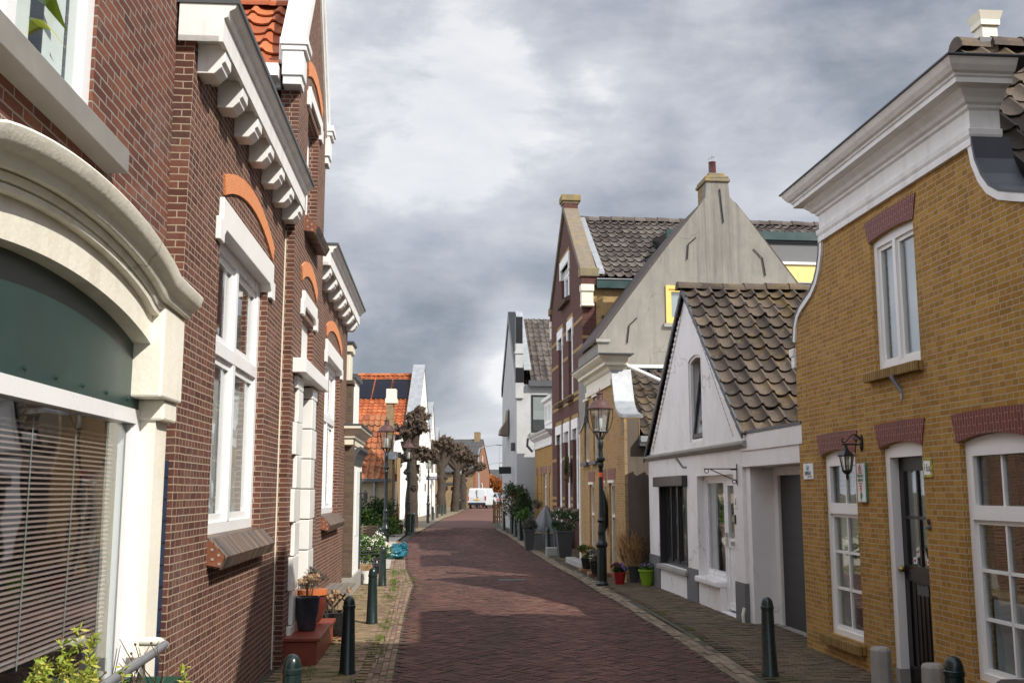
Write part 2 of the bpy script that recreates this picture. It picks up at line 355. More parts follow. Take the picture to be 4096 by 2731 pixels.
def tag(o, label=None, cat=None, group=None, kind=None):
    if label: o['label'] = label
    if cat: o['category'] = cat
    if group: o['group'] = group
    if kind: o['kind'] = kind
    return o
def thing(name, label, cat, loc=(0, 0, 0), rz=0., group=None):
    o = bpy.data.objects.new(name, None); COL.objects.link(o); o.location = loc; o.rotation_euler.z = rz
    o.empty_display_size = .2
    return tag(o, label, cat, group)
def copy_tree(o, parent=None):
    c = o.copy(); COL.objects.link(c)
    if parent: c.parent = parent
    for ch in list(o.children): copy_tree(ch, c)
    return c
def text(name, body, size, mat, parent, M, extr=.002, align='CENTER', shear=0, sx=1.):
    cu = bpy.data.curves.new(name, 'FONT'); cu.body = body; cu.size = size; cu.extrude = extr; cu.align_x = align; cu.align_y = 'CENTER'; cu.shear = shear
    cu.materials.append(MATS[mat]); o = bpy.data.objects.new(name, cu); COL.objects.link(o); bpy.context.view_layer.update()
    me = bpy.data.meshes.new_from_object(o.evaluated_get(bpy.context.evaluated_depsgraph_get())); bpy.data.objects.remove(o)
    o = bpy.data.objects.new(name, me); COL.objects.link(o); o.parent = parent; o.matrix_local = M @ Matrix.Diagonal((sx, 1, 1, 1)); return o

def gz(y): return 0. if y < 25 else .3 * min(1., (y - 25) / 35.)

class House:
    """facade frame: s along the street (away from the camera), o out towards the street, z up"""
    def __init__(s, name, label, loc, d, side, cat='house', group=None):
        n = math.hypot(*d); s.d = (d[0] / n, d[1] / n); s.side = side; s.loc = loc
        s.e = thing(name, label, cat, (loc[0], loc[1], gz(loc[1]) if len(loc) < 3 else loc[2]), math.atan2(d[1], d[0]), group)
    def P(s, a, o, z): return Vector((a, s.side * o, z))
    def W(s, a, o, z=0.):
        ox, oy = (-s.d[1] * s.side, s.d[0] * s.side)
        return Vector((s.loc[0] + s.d[0] * a + ox * o, s.loc[1] + s.d[1] * a + oy * o, s.e.location.z + z))
    def M(s, a, o, z):
        """local matrix for lettering that faces the street"""
        y = Vector((0, 0, 1)); nrm = Vector((0, s.side, 0)); x = y.cross(nrm)
        m = Matrix((x, y, nrm)).transposed().to_4x4(); m.translation = s.P(a, o, z); return m
    def box(s, mb, s0, s1, o0, o1, z0, z1): mb.box(s0, s1, s.side * o0, s.side * o1, z0, z1)
    def part(s, name, mat, boxes, parent=None, bevel=0.):
        mb = MB()
        for b in boxes: s.box(mb, *b)
        return mb.build(name, mat, parent or s.e, bevel=bevel)
    def wall(s, name, mat, outline, holes=(), o=0., thick=.22, parent=None):
        mb = MB(); s.wall_into(mb, outline, holes, o, thick); return mb.build(name, mat, parent or s.e)
    def wall_into(s, mb, outline, holes, o, thick):
        loops = [[Vector((a, z, 0)) for a, z in L] for L in [outline, *holes]]
        flat = [p for L in loops for p in L]
        fr = [mb.V(s.P(p.x, o, p.y)) for p in flat]; bk = [mb.V(s.P(p.x, o - thick, p.y)) for p in flat]
        for t in tessellate_polygon(loops):
            mb.facev([fr[i] for i in t]); mb.facev([bk[i] for i in reversed(t)])
        k = 0
        for L in loops:
            n = len(L)
            for i in range(n): mb.facev([fr[k + i], fr[k + (i + 1) % n], bk[k + (i + 1) % n], bk[k + i]])
            k += n
    def cross_wall(s, name, mat, a, outline, holes=(), thick=.2, parent=None, facing=-1):
        """wall square to the street at s=a; outline in (o,z); visible face looks towards the camera"""
        mb = MB(); loops = [[Vector((p, z, 0)) for p, z in L] for L in [outline, *holes]]
        flat = [p for L in loops for p in L]
        fr = [mb.V(s.P(a, p.x, p.y)) for p in flat]; bk = [mb.V(s.P(a - facing * thick, p.x, p.y)) for p in flat]
        for t in tessellate_polygon(loops):
            mb.facev([fr[i] for i in t]); mb.facev([bk[i] for i in reversed(t)])
        k = 0
        for L in loops:
            n = len(L)
            for i in range(n): mb.facev([fr[k + i], fr[k + (i + 1) % n], bk[k + (i + 1) % n], bk[k + i]])
            k += n
        return mb.build(name, mat, parent or s.e)
    def moulding(s, name, mat, prof, s0, s1, back=-.02, parent=None, ends=(True, True), smooth=False):
        """cornice profile [(o,z)...] along the facade with mitred returns at its ends"""
        mb = MB(); rings = []
        for (p, z) in prof:
            r = []
            e0, e1 = (p if ends[0] else 0), (p if ends[1] else 0)
            r.append(s.P(s0 - e0, back, z)); r.append(s.P(s0 - e0, p, z)); r.append(s.P(s1 + e1, p, z)); r.append(s.P(s1 + e1, back, z)); rings.append(r)
        mb.ring_skin(rings, True, True)
        return mb.build(name, mat, parent or s.e)
    def window(s, s0, s1, z0, z1, o, mat='white_paint', fw=.06, dep=.07, muls=(), trans=(), bars=(), name='window', glassm='window_glass', back='dark_interior', curtain=None, sash=True, room=.45, top=None, parent=None, label=None):
        """frame + mullions (muls), transoms (trans) and thin glazing bars (bars: (s0,s1,z0,z1)); pane, room and curtain are sub-parts"""
        mb = MB(); B = lambda *a: s.box(mb, *a)
        B(s0, s0 + fw, o - dep, o, z0, z1); B(s1 - fw, s1, o - dep, o, z0, z1)
        B(s0 + fw, s1 - fw, o - dep, o, z0, z0 + fw); B(s0 + fw, s1 - fw, o - dep, o, z1 - fw, z1)
        if top:  # segmental head board following a flat arch
            poly = [(s0, z1)] + [(s0 + (s1 - s0) * k / 8, z1 + top * (1 - (2 * k / 8 - 1) ** 2)) for k in range(0, 9)] + [(s1, z1)]
            mb.prism([s.P(a, o - .004, z) for a, z in poly], s.P(0, -dep, 0))
        for m in muls: B(m - fw * .45, m + fw * .45, o - dep, o + .004, z0 + fw, z1 - fw)
        for t in trans: B(s0 + fw, s1 - fw, o - dep, o + .008, t - fw * .5, t + fw * .5)
        if sash:
            xs = [s0 + fw] + [m for m in muls] + [s1 - fw]; zs = [z0 + fw] + [t for t in trans] + [z1 - fw]; w = fw * .62
            for i in range(len(xs) - 1):
                for j in range(len(zs) - 1):
                    a, b = xs[i] + (fw * .45 if i else 0), xs[i + 1] - (fw * .45 if i < len(xs) - 2 else 0)
                    c, d = zs[j] + (fw * .5 if j else 0), zs[j + 1] - (fw * .5 if j < len(zs) - 2 else 0)
                    oo = o - .022
                    B(a, a + w, oo - .04, oo, c, d); B(b - w, b, oo - .04, oo, c, d); B(a + w, b - w, oo - .04, oo, c, c + w); B(a + w, b - w, oo - .04, oo, d - w, d)
        for b in bars: B(b[0], b[1], o - .055, o - .026, b[2], b[3])
        f = mb.build(name, mat, parent or s.e)
        if label: f['label'] = label
        g = MB(); s.box(g, s0 + fw * .5, s1 - fw * .5, o - .052, o - .046, z0 + fw * .5, z1 - fw * .5); g.build('pane', glassm, f)
        if back:
            r = MB(); e = .12
            s.box(r, s0 - e, s1 + e, o - room - .05, o - room, z0 - .1, z1 + .1); r.build('room', back, f)
        if curtain:
            for (c0, c1, d0, d1, cm) in curtain:
                c = MB(); k = max(2, int((c1 - c0) / .035))
                prev = None; top_, bot = [], []
                for i in range(k + 1):
                    a = c0 + (c1 - c0) * i / k; oo = o - .10 + .012 * (1 if i % 2 else -1)
                    top_.append(s.P(a, oo, d1)); bot.append(s.P(a, oo, d0))
                c.ring_skin([bot, top_], False, False); c.build('curtain', cm, f)
        return f

def flat_arch(h, s0, s1, zb, zt, o, mat, rise=.0, splay=.06, name='arch', thick=.05, n=14):
    """segmental flat arch of bricks; returns object; courses radiate through its uv"""
    mb = MB(); lo, hi = [], []
    for i in range(n + 1):
        k = i / n; c = 1 - (2 * k - 1) ** 2
        lo.append((s0 + (s1 - s0) * k, zb + rise * c)); hi.append((s0 - splay + (s1 - s0 + 2 * splay) * k, zt + rise * c * .25))
    for i in range(n):
        q = [lo[i], lo[i + 1], hi[i + 1], hi[i]]
        mb.prism([h.P(a, o, z) for a, z in q], h.P(0, -thick, 0))
    bmesh.ops.remove_doubles(mb.bm, verts=mb.bm.verts, dist=1e-5)
    return mb.build(name, mat, h.e)

def seg_arch(h, s0, s1, zspring, rise, band, o, mat, name='arch', thick=.06, n=20, ends=0.):
    """raised curved relieving arch band"""
    mb = MB(); w = (s1 - s0) / 2; rad = (w * w + rise * rise) / (2 * rise); cz = zspring + rise - rad; c = (s0 + s1) / 2; a0 = math.asin(min(1, w / rad))
    pin, pout = [], []
    for i in range(n + 1):
        a = -a0 + 2 * a0 * i / n
        pin.append((c + rad * math.sin(a), cz + rad * math.cos(a))); pout.append((c + (rad + band) * math.sin(a), cz + (rad + band) * math.cos(a)))
    for i in range(n):
        mb.prism([h.P(a, o, z) for a, z in (pin[i], pin[i + 1], pout[i + 1], pout[i])], h.P(0, -thick, 0))
    bmesh.ops.remove_doubles(mb.bm, verts=mb.bm.verts, dist=1e-5)
    return mb.build(name, mat, h.e)

def pantiles(P0, U, Vv, nu, nv, mat, parent, name='roof', amp=.035, step=.022, nrm=None, jit=.006, skip=None, seed=1):
    """S-profile roof tiles: nu columns along U, nv courses up Vv, from the eave corner P0"""
    rnd = random.Random(seed); mb = MB(); P0, U, Vv = Vector(P0), Vector(U), Vector(Vv)
    nn = Vector(nrm) if nrm else U.cross(Vv).normalized()
    if nn.z < 0: nn = -nn
    u, v = U / nu, Vv / nv; K = 8
    def prof(t):
        return -.35 * amp * math.sin(PI * t / .62) if t < .62 else amp * math.sin(PI * (t - .62) / .38)
    for j in range(nv):
        for i in range(nu):
            if skip and skip(i, j): continue
            tint = rnd.random(); dz = rnd.uniform(-jit, jit); dv = rnd.uniform(-.012, .012); lo, hi, un = [], [], []
            for k in range(K + 1):
                t = k / K; b = P0 + u * (i + t)
                lo.append(mb.V(b + v * (j - .02 + dv) + nn * (prof(t) + step + dz)))
                hi.append(mb.V(b + v * (j + 1.03) + nn * (prof(t) * .9 + dz)))
                un.append(mb.V(b + v * (j - .02 + dv) + nn * (prof(t) + step + dz - .022)))
            for k in range(K):
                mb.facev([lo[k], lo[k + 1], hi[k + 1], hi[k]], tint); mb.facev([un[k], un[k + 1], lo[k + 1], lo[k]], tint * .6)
    for f in mb.bm.faces: f.smooth = True
    o = mb.build(name, mat, parent, smooth=False, recalc=False)
    o.data.polygons.foreach_set('use_smooth', [True] * len(o.data.polygons))
    try: o.data.set_sharp_from_angle(angle=R(50))
    except Exception: pass
    return o

def ridge_tiles(a, b, n, r, mat, parent, name='ridge'):
    mb = MB(); a, b = Vector(a), Vector(b); d = (b - a) / n; side = d.cross(Vector((0, 0, 1))).normalized()
    for i in range(n):
        p, q = a + d * i, a + d * (i + 1.06); rings = []
        for (c, k) in ((p, 1.12), (q, 1.)):
            rings.append([c + side * r * k * math.cos(PI * j / 8) + Vector((0, 0, r * k * math.sin(PI * j / 8) - r * .4)) for j in range(9)])
        t = random.random(); jz = Vector((random.uniform(-.01, .01), random.uniform(-.01, .01), random.uniform(-.022, .012))); vs = [[mb.V(x + jz) for x in rr] for rr in rings]
        for j in range(8): mb.facev([vs[0][j], vs[0][j + 1], vs[1][j + 1], vs[1][j]], t)
        mb.facev(vs[0], t)
    return mb.build(name, mat, parent)

def leaves(name, mat, parent, pts, size=.05, aspect=.5, seed=0, up=.3, tint=None, curl=.25):
    """many small leaf faces at given points [(p, outward)...]"""
    rnd = random.Random(seed); V, F, T = [], [], []
    for p, d in pts:
        p = Vector(p); a = Vector((rnd.gauss(0, 1), rnd.gauss(0, 1), rnd.gauss(0, 1) + up)) + Vector(d) * 1.2
        a.normalize(); b = a.cross(Vector((rnd.gauss(0, 1), rnd.gauss(0, 1), rnd.gauss(0, 1)))).normalized(); n = a.cross(b)
        L = size * rnd.uniform(.6, 1.3); w = L * aspect; i = len(V)
        V += [p, p + a * L * .5 + b * w * .5 + n * curl * w * .4, p + a * L, p + a * L * .5 - b * w * .5 + n * curl * w * .4]
        F.append((i, i + 1, i + 2, i + 3)); T.append(rnd.random() if tint is None else tint(p, rnd))
    me = bpy.data.meshes.new(name); me.from_pydata([tuple(v) for v in V], [], F)
    at = me.attributes.new('tint', 'FLOAT', 'FACE'); at.data.foreach_set('value', T)
    me.materials.append(MATS[mat]); o = bpy.data.objects.new(name, me); COL.objects.link(o)
    if parent: o.parent = parent
    return o
def crown_pts(c, rad, n, seed, clumps=12, shell=.55, cl=.38):
    rnd = random.Random(seed); c = Vector(c); out = []
    cs = []
    for i in range(clumps):
        d = Vector((rnd.gauss(0, 1), rnd.gauss(0, 1), rnd.gauss(0, 1))).normalized(); k = rnd.uniform(shell, 1.) ** .8
        cs.append(Vector((d.x * rad[0], d.y * rad[1], d.z * rad[2])) * k * .78)
    for i in range(n):
        b = cs[rnd.randrange(clumps)]; d = Vector((rnd.gauss(0, 1), rnd.gauss(0, 1), rnd.gauss(0, 1))).normalized() * rnd.random() ** .4
        q = b + Vector((d.x * rad[0], d.y * rad[1], d.z * rad[2])) * cl
        out.append((c + q, q.normalized() * .8 if q.length > 0 else (0, 0, 1)))
    return out
def blades(mb, c, n, h, spread, w=.006, rnd=random, lean=.5, r0=.02):
    for i in range(n):
        a = rnd.uniform(0, 2 * PI); r = r0 * rnd.random() ** .5; p = Vector(c) + Vector((math.cos(a) * r, math.sin(a) * r, 0))
        b = rnd.uniform(0, 2 * PI); l = h * rnd.uniform(.6, 1.15); dx = Vector((math.cos(b), math.sin(b), 0)) * spread * rnd.uniform(.2, 1.)
        s = Vector((-math.sin(b), math.cos(b), 0)) * w; m = p + dx * .4 + Vector((0, 0, l * .65)); e = p + dx + Vector((0, 0, l * rnd.uniform(.75, 1.)))
        t = rnd.random(); mb.face([p - s, p + s, m + s * .7, m - s * .7], t); mb.face([m - s * .7, m + s * .7, e], t)

# ------------------------------------------------------------------ camera, sun, sky
F_PX, HZ, EYE = 2330., 1130., 1.8
PITCH = math.atan((HZ - 784) / F_PX)
cam = bpy.data.cameras.new('camera'); co = bpy.data.objects.new('camera', cam); COL.objects.link(co)
cam.sensor_width = 36.; cam.lens = 36. * F_PX / 2352.; cam.clip_start = .1; cam.clip_end = 6000
co.location = (0, 0, EYE); co.rotation_euler = (PI / 2 + PITCH, 0, 0); scn.camera = co
SUN_PHI, SUN_EL = 46.5, 40.
ld = Vector((-math.sin(R(SUN_PHI)) * math.cos(R(SUN_EL)), math.cos(R(SUN_PHI)) * math.cos(R(SUN_EL)), -math.sin(R(SUN_EL))))
sl = bpy.data.lights.new('sun', 'SUN'); sl.energy = 5.0; sl.angle = R(.5); sl.color = (1., .95, .86)
so = bpy.data.objects.new('sun', sl); COL.objects.link(so); so.rotation_euler = ld.to_track_quat('-Z', 'Y').to_euler(); so.location = (20, -20, 30)

def pix_dir(u, v):
    x, y = (u - 1176) / F_PX, (784 - v) / F_PX; c, s = math.cos(PITCH), math.sin(PITCH)
    return Vector((x, c - y * s, s + y * c)).normalized()
w = bpy.data.worlds.new('World'); scn.world = w; w.use_nodes = True
t = NT.__new__(NT); t.m = w; t.t = w.node_tree; t.t.nodes.clear(); t.out = t.n('ShaderNodeOutputWorld')
sky = t.n('ShaderNodeTexSky', sky_type='NISHITA'); sky.sun_disc = False; sky.sun_elevation = R(SUN_EL)
sky.sun_rotation = math.atan2(math.sin(R(SUN_PHI)), -math.cos(R(SUN_PHI))); sky.air_density = 1.; sky.dust_density = 1.5
bg1 = t.n('ShaderNodeBackground', {0: sky.outputs[0], 1: .10})
dirv = t.coord('Generated')
sp = t.n('ShaderNodeSeparateXYZ', {0: dirv}); el = t.math('MAXIMUM', sp.outputs[2], 0.)
den = t.math('ADD', el, .13)
flat = t.n('ShaderNodeCombineXYZ', {0: t.math('DIVIDE', sp.outputs[0], den), 1: t.math('DIVIDE', sp.outputs[1], den), 2: 0.}).outputs[0]
d3 = t.mapping(dirv, (1., 1., 1.75), (.3, .2, .1))
n1 = t.math('ADD', t.math('MULTIPLY', t.noise(t.mapping(flat, (.62, .8, 1), (3.1, .4, 0)), .8, 6, .5, .3), .25), t.math('MULTIPLY', t.noise(d3, 3.3, 10, .58, .25), .75))
n2 = t.noise(t.mapping(dirv, (1., 1., 2.6), (1.3, .7, .4)), 6.5, 9, .58, .3)
n3 = t.noise(d3, 11., 9, .6, .5)
val = t.math('ADD', t.math('MULTIPLY', t.math('SUBTRACT', n1, .5), 1.15), t.math('ADD', t.math('MULTIPLY', t.math('SUBTRACT', n2, .5), .62), t.math('MULTIPLY', t.math('SUBTRACT', n3, .5), .46)))
val = t.math('ADD', val, .61)
def cloud_mass(u, v, width, amount):
    """a lighter or darker bank of cloud in a given direction of the sky"""
    global val
    d = pix_dir(u, v); dot = t.n('ShaderNodeVectorMath', {0: dirv, 1: tuple(d)}, operation='DOT_PRODUCT').outputs['Value']
    k = t.n('ShaderNodeMapRange', {0: dot, 1: math.cos(R(width)), 2: 1., 3: 0., 4: amount}, interpolation_type='SMOOTHERSTEP').outputs[0]
    val = t.math('ADD', val, k)
for a in [(900, 130, 11, .36), (1250, 330, 8, .22), (1000, 480, 6, .20), (900, 760, 7.5, -.22), (1120, 640, 6, -.13), (760, 900, 6, -.05), (1230, 830, 5, .26), (1120, 960, 5, .22),
          (1000, 830, 5, -.12), (1400, 560, 6, -.15), (2000, 170, 11, -.13), (1750, 330, 5.5, .16), (1560, 60, 8, .10), (1480, 420, 5, -.08), (2250, 60, 8, -.02), (1900, 430, 4, .16), (1130, 780, 4, .10)]: cloud_mass(*a)
cl = t.ramp(val, [(.0, (.165, .19, .225)), (.25, (.255, .285, .33)), (.45, (.385, .41, .465)), (.65, (.51, .53, .585)), (.85, (.62, .635, .685)), (1., (.82, .825, .845))])
boost = t.n('ShaderNodeMapRange', {0: el, 1: .45, 2: .85, 3: 1., 4: 1.9}).outputs[0]
bk = t.n('ShaderNodeMapRange', {0: sp.outputs[1], 1: .1, 2: -.8, 3: 0., 4: .9}).outputs[0]
west = t.n('ShaderNodeMapRange', {0: sp.outputs[0], 1: -.35, 2: -.8, 3: 0., 4: 1.7}).outputs[0]
bg2 = t.n('ShaderNodeBackground', {0: cl, 1: t.math('ADD', t.math('ADD', boost, bk), west)})
hz = t.n('ShaderNodeMapRange', {0: n2, 1: .35, 2: .65, 3: .80, 4: 1.}).outputs[0]
mx = t.n('ShaderNodeMixShader', {0: hz, 1: bg1.outputs[0], 2: bg2.outputs[0]})
t.t.links.new(mx.outputs[0], t.out.inputs[0])
scn.view_settings.view_transform = 'Standard'; scn.view_settings.look = 'None'; scn.view_settings.exposure = .16; scn.view_settings.gamma = 1.
scn.render.engine = 'CYCLES'; cy = scn.cycles
cy.use_denoising = True; cy.max_bounces = 7; cy.diffuse_bounces = 3; cy.glossy_bounces = 3; cy.transparent_max_bounces = 10; cy.transmission_bounces = 4
cy.caustics_reflective = False; cy.caustics_refractive = False; cy.sample_clamp_indirect = 6.
try: cy.denoiser = 'OPENIMAGEDENOISE'
except Exception: pass

# ------------------------------------------------------------------ ground, road, pavements
ROAD_L = [(-.6, 2), (-.9, 7), (-1.14, 10.05), (-1.58, 15.26), (-1.94, 20.4), (-2.5, 24.4), (-3.1, 30), (-3.7, 36), (-3.88, 41), (-3.9, 48), (-3.95, 56), (-3.85, 72), (-4.3, 100), (-7, 150)]
ROAD_R = [(2.4, 2), (2.27, 7), (2.14, 10.05), (2.02, 13.2), (1.8, 16.6), (1.6, 18.5), (1.34, 22.5), (.87, 27.35), (.44, 32.1), (-.17, 40), (-.7, 45.4), (-1.05, 56), (-1.2, 72), (-1.5, 100), (-4, 150)]
SIDE_L = [(-.8, 2), (-1.25, 7), (-1.52, 10.5), (-1.85, 15), (-2.2, 18.5), (-2.8, 24.4), (-3.35, 30), (-3.95, 36), (-4.12, 41), (-4.15, 48), (-4.2, 56), (-4.15, 72), (-4.6, 100), (-7.3, 150)]
def curve(tab, y):
    for (x0, y0), (x1, y1) in zip(tab, tab[1:]):
        if y <= y1: return x0 + (x1 - x0) * (y - y0) / (y1 - y0)
    return tab[-1][0]
def bumpz(x, y): return .022 * mnoise.noise(Vector((x * .35, y * .22, 3.))) + .03 * math.exp(-((y - 17.5) / 1.6) ** 2) * max(0, 1 - abs(x - .2) / 3)
def camber(x, y):
    l, r = curve(ROAD_L, y), curve(ROAD_R, y); k = (x - l) / (r - l) * 2 - 1
    return .05 * (1 - min(1, abs(k)) ** 2)
def sheet(name, fl, fr, y0, y1, dy, nx, zf, mat, kind='structure'):
    mb = MB(); rows = []
    y = y0
    while y <= y1 + 1e-6:
        l, r = fl(y), fr(y); rows.append([mb.V((l + (r - l) * i / nx, y, zf(l + (r - l) * i / nx, y))) for i in range(nx + 1)]); y += dy if y < 60 else dy * 4
    for a, b in zip(rows, rows[1:]):
        for i in range(nx): mb.facev([a[i], a[i + 1], b[i + 1], b[i]])
    o = mb.build(name, mat, recalc=False); return tag(o, kind=kind)
mb = MB(); ys = [-60, 0, 25, 30, 35, 40, 45, 50, 55, 60, 100, 200, 500, 2500]; xs = [-2500, -300, -60, -20, -8, 0, 8, 20, 60, 300, 2500]
G = [[mb.V((x, y, gz(y) - .06)) for x in xs] for y in ys]
for a, b in zip(G, G[1:]):
    for i in range(len(xs) - 1): mb.facev([a[i], a[i + 1], b[i + 1], b[i]])
tag(mb.build('ground', 'ground_soil', recalc=False), kind='structure')

def brick_top(mb, c, ax, ay, zf, tint, jit=.004):
    """one paving brick: its top face and its rim"""
    j = random.uniform(-jit, jit); tx, ty = random.uniform(-.012, .012), random.uniform(-.02, .02); q = []
    for a, b in ((-1, -1), (1, -1), (1, 1), (-1, 1)):
        x, y = c[0] + ax[0] * a + ay[0] * b, c[1] + ax[1] * a + ay[1] * b
        q.append((x, y, zf(x, y) + j + .05 * (tx * a * .5 + ty * b * .5) * 2))
    vs = [mb.V(p) for p in q]; mb.facev(vs, tint)
    lo = [mb.V((p[0], p[1], p[2] - .012)) for p in q]
    for i in range(4): mb.facev([vs[i], lo[i], lo[(i + 1) % 4], vs[(i + 1) % 4]], tint * .5)
# road: herringbone clinkers 210 x 70 mm, laid diagonally
roadz = lambda x, y: gz(y) + .004 + camber(x, y) + bumpz(x, y)
mb = MB(); W_, K_ = .072, 3; L_ = W_ * K_; ang = R(47); ca, sa = math.cos(ang), math.sin(ang); g = .0035
def rot(x, y): return (x * ca - y * sa, x * sa + y * ca)
Y1 = 46.
N = int(60 / W_)
for n in range(-N, N):
    for m in range(-int(60 / (2 * L_)) - 2, int(60 / (2 * L_)) + 2):
        ox, oy = n * W_ + m * 2 * L_, -n * W_
        for kind in (0, 1):
            cx, cy_ = (ox + L_ / 2, oy + W_ / 2) if kind == 0 else (ox + L_ + W_ / 2, oy + L_ / 2)
            X, Y = rot(cx, cy_); Y += 26
            if not (6.5 < Y < Y1): continue
            if X < curve(ROAD_L, Y) + .02 or X > curve(ROAD_R, Y) - .02: continue
            hx, hy = (L_ / 2 - g, W_ / 2 - g) if kind == 0 else (W_ / 2 - g, L_ / 2 - g)
            t_ = random.random()
            t_ = .62 * t_ + .38 * min(1, max(0, .5 + 1.1 * mnoise.noise(Vector((X * .9, Y * .28, 9.))) + .35 * math.sin((X - curve(ROAD_L, Y)) * 3.4)))
            if random.random() < .12: t_ *= .25
            brick_top(mb, (X, Y), (hx * ca, hx * sa), (-hy * sa, hy * ca), roadz, t_, .003)
rb = mb.build('road', 'road_bricks', recalc=False); tag(rb, kind='structure')
sheet('road_bed', lambda y: curve(ROAD_L, y) - .03, lambda y: curve(ROAD_R, y) + .03, 2, Y1, .5, 16, lambda x, y: roadz(x, y) - .009, 'grout_dark')
brick('road_far', (.09, .043, .034), (.14, .062, .046), (.08, .06, .05), w=.21, h=.07, squash=1., offset=.5, dark=(.10, .06, .055), dark_amt=.5, bump=.3)
sheet('road', lambda y: curve(ROAD_L, y), lambda y: curve(ROAD_R, y), Y1, 150, .5, 12, lambda x, y: roadz(x, y) - .003, 'road_far')

def laid_rows(name, mat, fl, fr, y0, y1, L, Wd, zf, along=False, seed=3):
    """running-bond bricks between two edge curves; rows run across (along=False) or follow the curve"""
    rnd = random.Random(seed); mb = MB(); g = .0035
    if not along:
        y = y0; k = 0
        while y < y1:
            l, r = fl(y), fr(y); x = l + (L * .5 if k % 2 else 0)
            sl_ = (fl(y + .5) - l) / .5
            while x < r:
                brick_top(mb, (x + L / 2, y), (L / 2 - g, -(L / 2 - g) * sl_ * .6), (0.0, Wd / 2 - g), zf, rnd.random()); x += L
            y += Wd; k += 1
    else:
        y = y0
        nrow = along
        for i in range(nrow):
            y = y0 + (L * .5 if i % 2 else 0)
            while y < y1:
                def ex(yy): return fl(yy) + (fr(yy) - fl(yy)) * (i + .5) / nrow
                wd = (fr(y) - fl(y)) / nrow; s_ = (ex(y + L) - ex(y)) / L; n_ = math.hypot(1, s_)
                brick_top(mb, (ex(y + L / 2), y + L / 2), (wd / 2 - g, -(wd / 2) * s_), ((L / 2 - g) * s_ / n_, (L / 2 - g) / n_), zf, rnd.random(), .007); y += L
    return tag(mb.build(name, mat, recalc=False), kind='structure')
LW = lambda y: curve([(-1.9, 2), (-2.4, 11), (-3.2, 20.4), (-4.2, 24.4), (-5.5, 30), (-5.5, 150)], y)
pz = lambda x, y: gz(y) + .03 + .5 * bumpz(x * 2, y * 2)
gzf = lambda x, y: gz(y) + .012 + bumpz(x, y) + .008 * mnoise.noise(Vector((x * 3, y * 2, 1)))
laid_rows('pavement', 'pavement_bricks', LW, lambda y: curve(SIDE_L, y) - .08, 6.5, 24., .21, .085, pz)
sheet('pavement_bed', lambda y: LW(y) - .4, lambda y: curve(SIDE_L, y) + .02, 2, 24.4, .5, 6, lambda x, y: pz(x, y) - .012, 'grout')
laid_rows('kerb', 'gutter_bricks', lambda y: curve(SIDE_L, y) - .08, lambda y: curve(SIDE_L, y), 6.5, 36., .21, .08, lambda x, y: pz(x, y) + .004, along=1, seed=5)
laid_rows('gutter', 'gutter_bricks', lambda y: curve(SIDE_L, y) + .005, lambda y: curve(ROAD_L, y) - .005, 6.5, 36., .21, .08, gzf, along=5, seed=6)
sheet('gutter_bed', lambda y: curve(SIDE_L, y) - .02, lambda y: curve(ROAD_L, y) + .02, 2, 60, .5, 4, lambda x, y: gzf(x, y) - .012, 'grout')
RW = lambda y: curve([(4.3, 2), (3.55, 12), (3.0, 20.4), (2.6, 22), (1.9, 29), (1.5, 37), (1., 43), (.7, 60), (2, 150)], y) + .4
laid_rows('gutter', 'gutter_stones', lambda y: curve(ROAD_R, y) + .005, lambda y: curve(ROAD_R, y) + .27, 6.5, 46., .24, .09, gzf, along=3, seed=8)
sheet('gutter_bed', lambda y: curve(ROAD_R, y) - .02, lambda y: curve(ROAD_R, y) + .3, 2, 60, .5, 3, lambda x, y: gzf(x, y) - .012, 'grout')
laid_rows('pavement', 'pavement_dark', lambda y: curve(ROAD_R, y) + .275, RW, 6.5, 46., .21, .07, pz, seed=9)
sheet('pavement_bed', lambda y: curve(ROAD_R, y) + .2, lambda y: RW(y) + .3, 2, 60, .5, 6, lambda x, y: pz(x, y) - .012, 'grout')
sheet('forecourt', lambda y: -9.5, lambda y: curve(SIDE_L, y) - .085, 24.4, 42.5, .5, 8, lambda x, y: gz(y) + .022, 'concrete')
brick('pavement_far', (.16, .12, .085), (.24, .19, .13), (.09, .10, .05), w=.21, h=.07, squash=1., offset=.5, dark=(.08, .10, .03), dark_amt=.7)
sheet('pavement', lambda y: -6.2, lambda y: curve(ROAD_L, y) + .0, 42.5, 110, .5, 6, lambda x, y: gz(y) + .022, 'pavement_far')
sheet('pavement', lambda y: curve(ROAD_R, y) + .27, lambda y: curve(ROAD_R, y) + 2.2, 46, 110, .5, 4, lambda x, y: gz(y) + .026, 'pavement_far')

# ------------------------------------------------------------------ left: brown brick villa with a gabled bay
LD = (-.0703, .9975)
v = House('brick_house', 'sunlit brown brick house with white bracketed cornices and a gabled middle bay', (-2.48, 11.06), LD, -1)
w1 = [(-3.5, 1.46), (-1.32, 1.46), (-1.32, 3.81), (-3.5, 3.81)]
v.wall('wall', 'brick_villa', [(-4.53, -.3), (-.3, -.3), (-.3, 5.0), (-4.53, 5.0)], [w1], 0, .16)
v.wall('wall', 'brick_villa', [(2.25, -.3), (7.13, -.3), (7.13, 5.0), (2.25, 5.0)], [[(3.75, 1.46), (5.95, 1.46), (5.95, 3.81), (3.75, 3.81)]], 0, .16)
v.part('wall', 'brick_villa', [(-4.53, -4.3, -6, -.16, -.3, 5.0), (6.93, 7.13, -6, -.16, -.3, 5.0), (-4.3, 6.93, -6.2, -6, -.3, 5.)])
bay = MB()
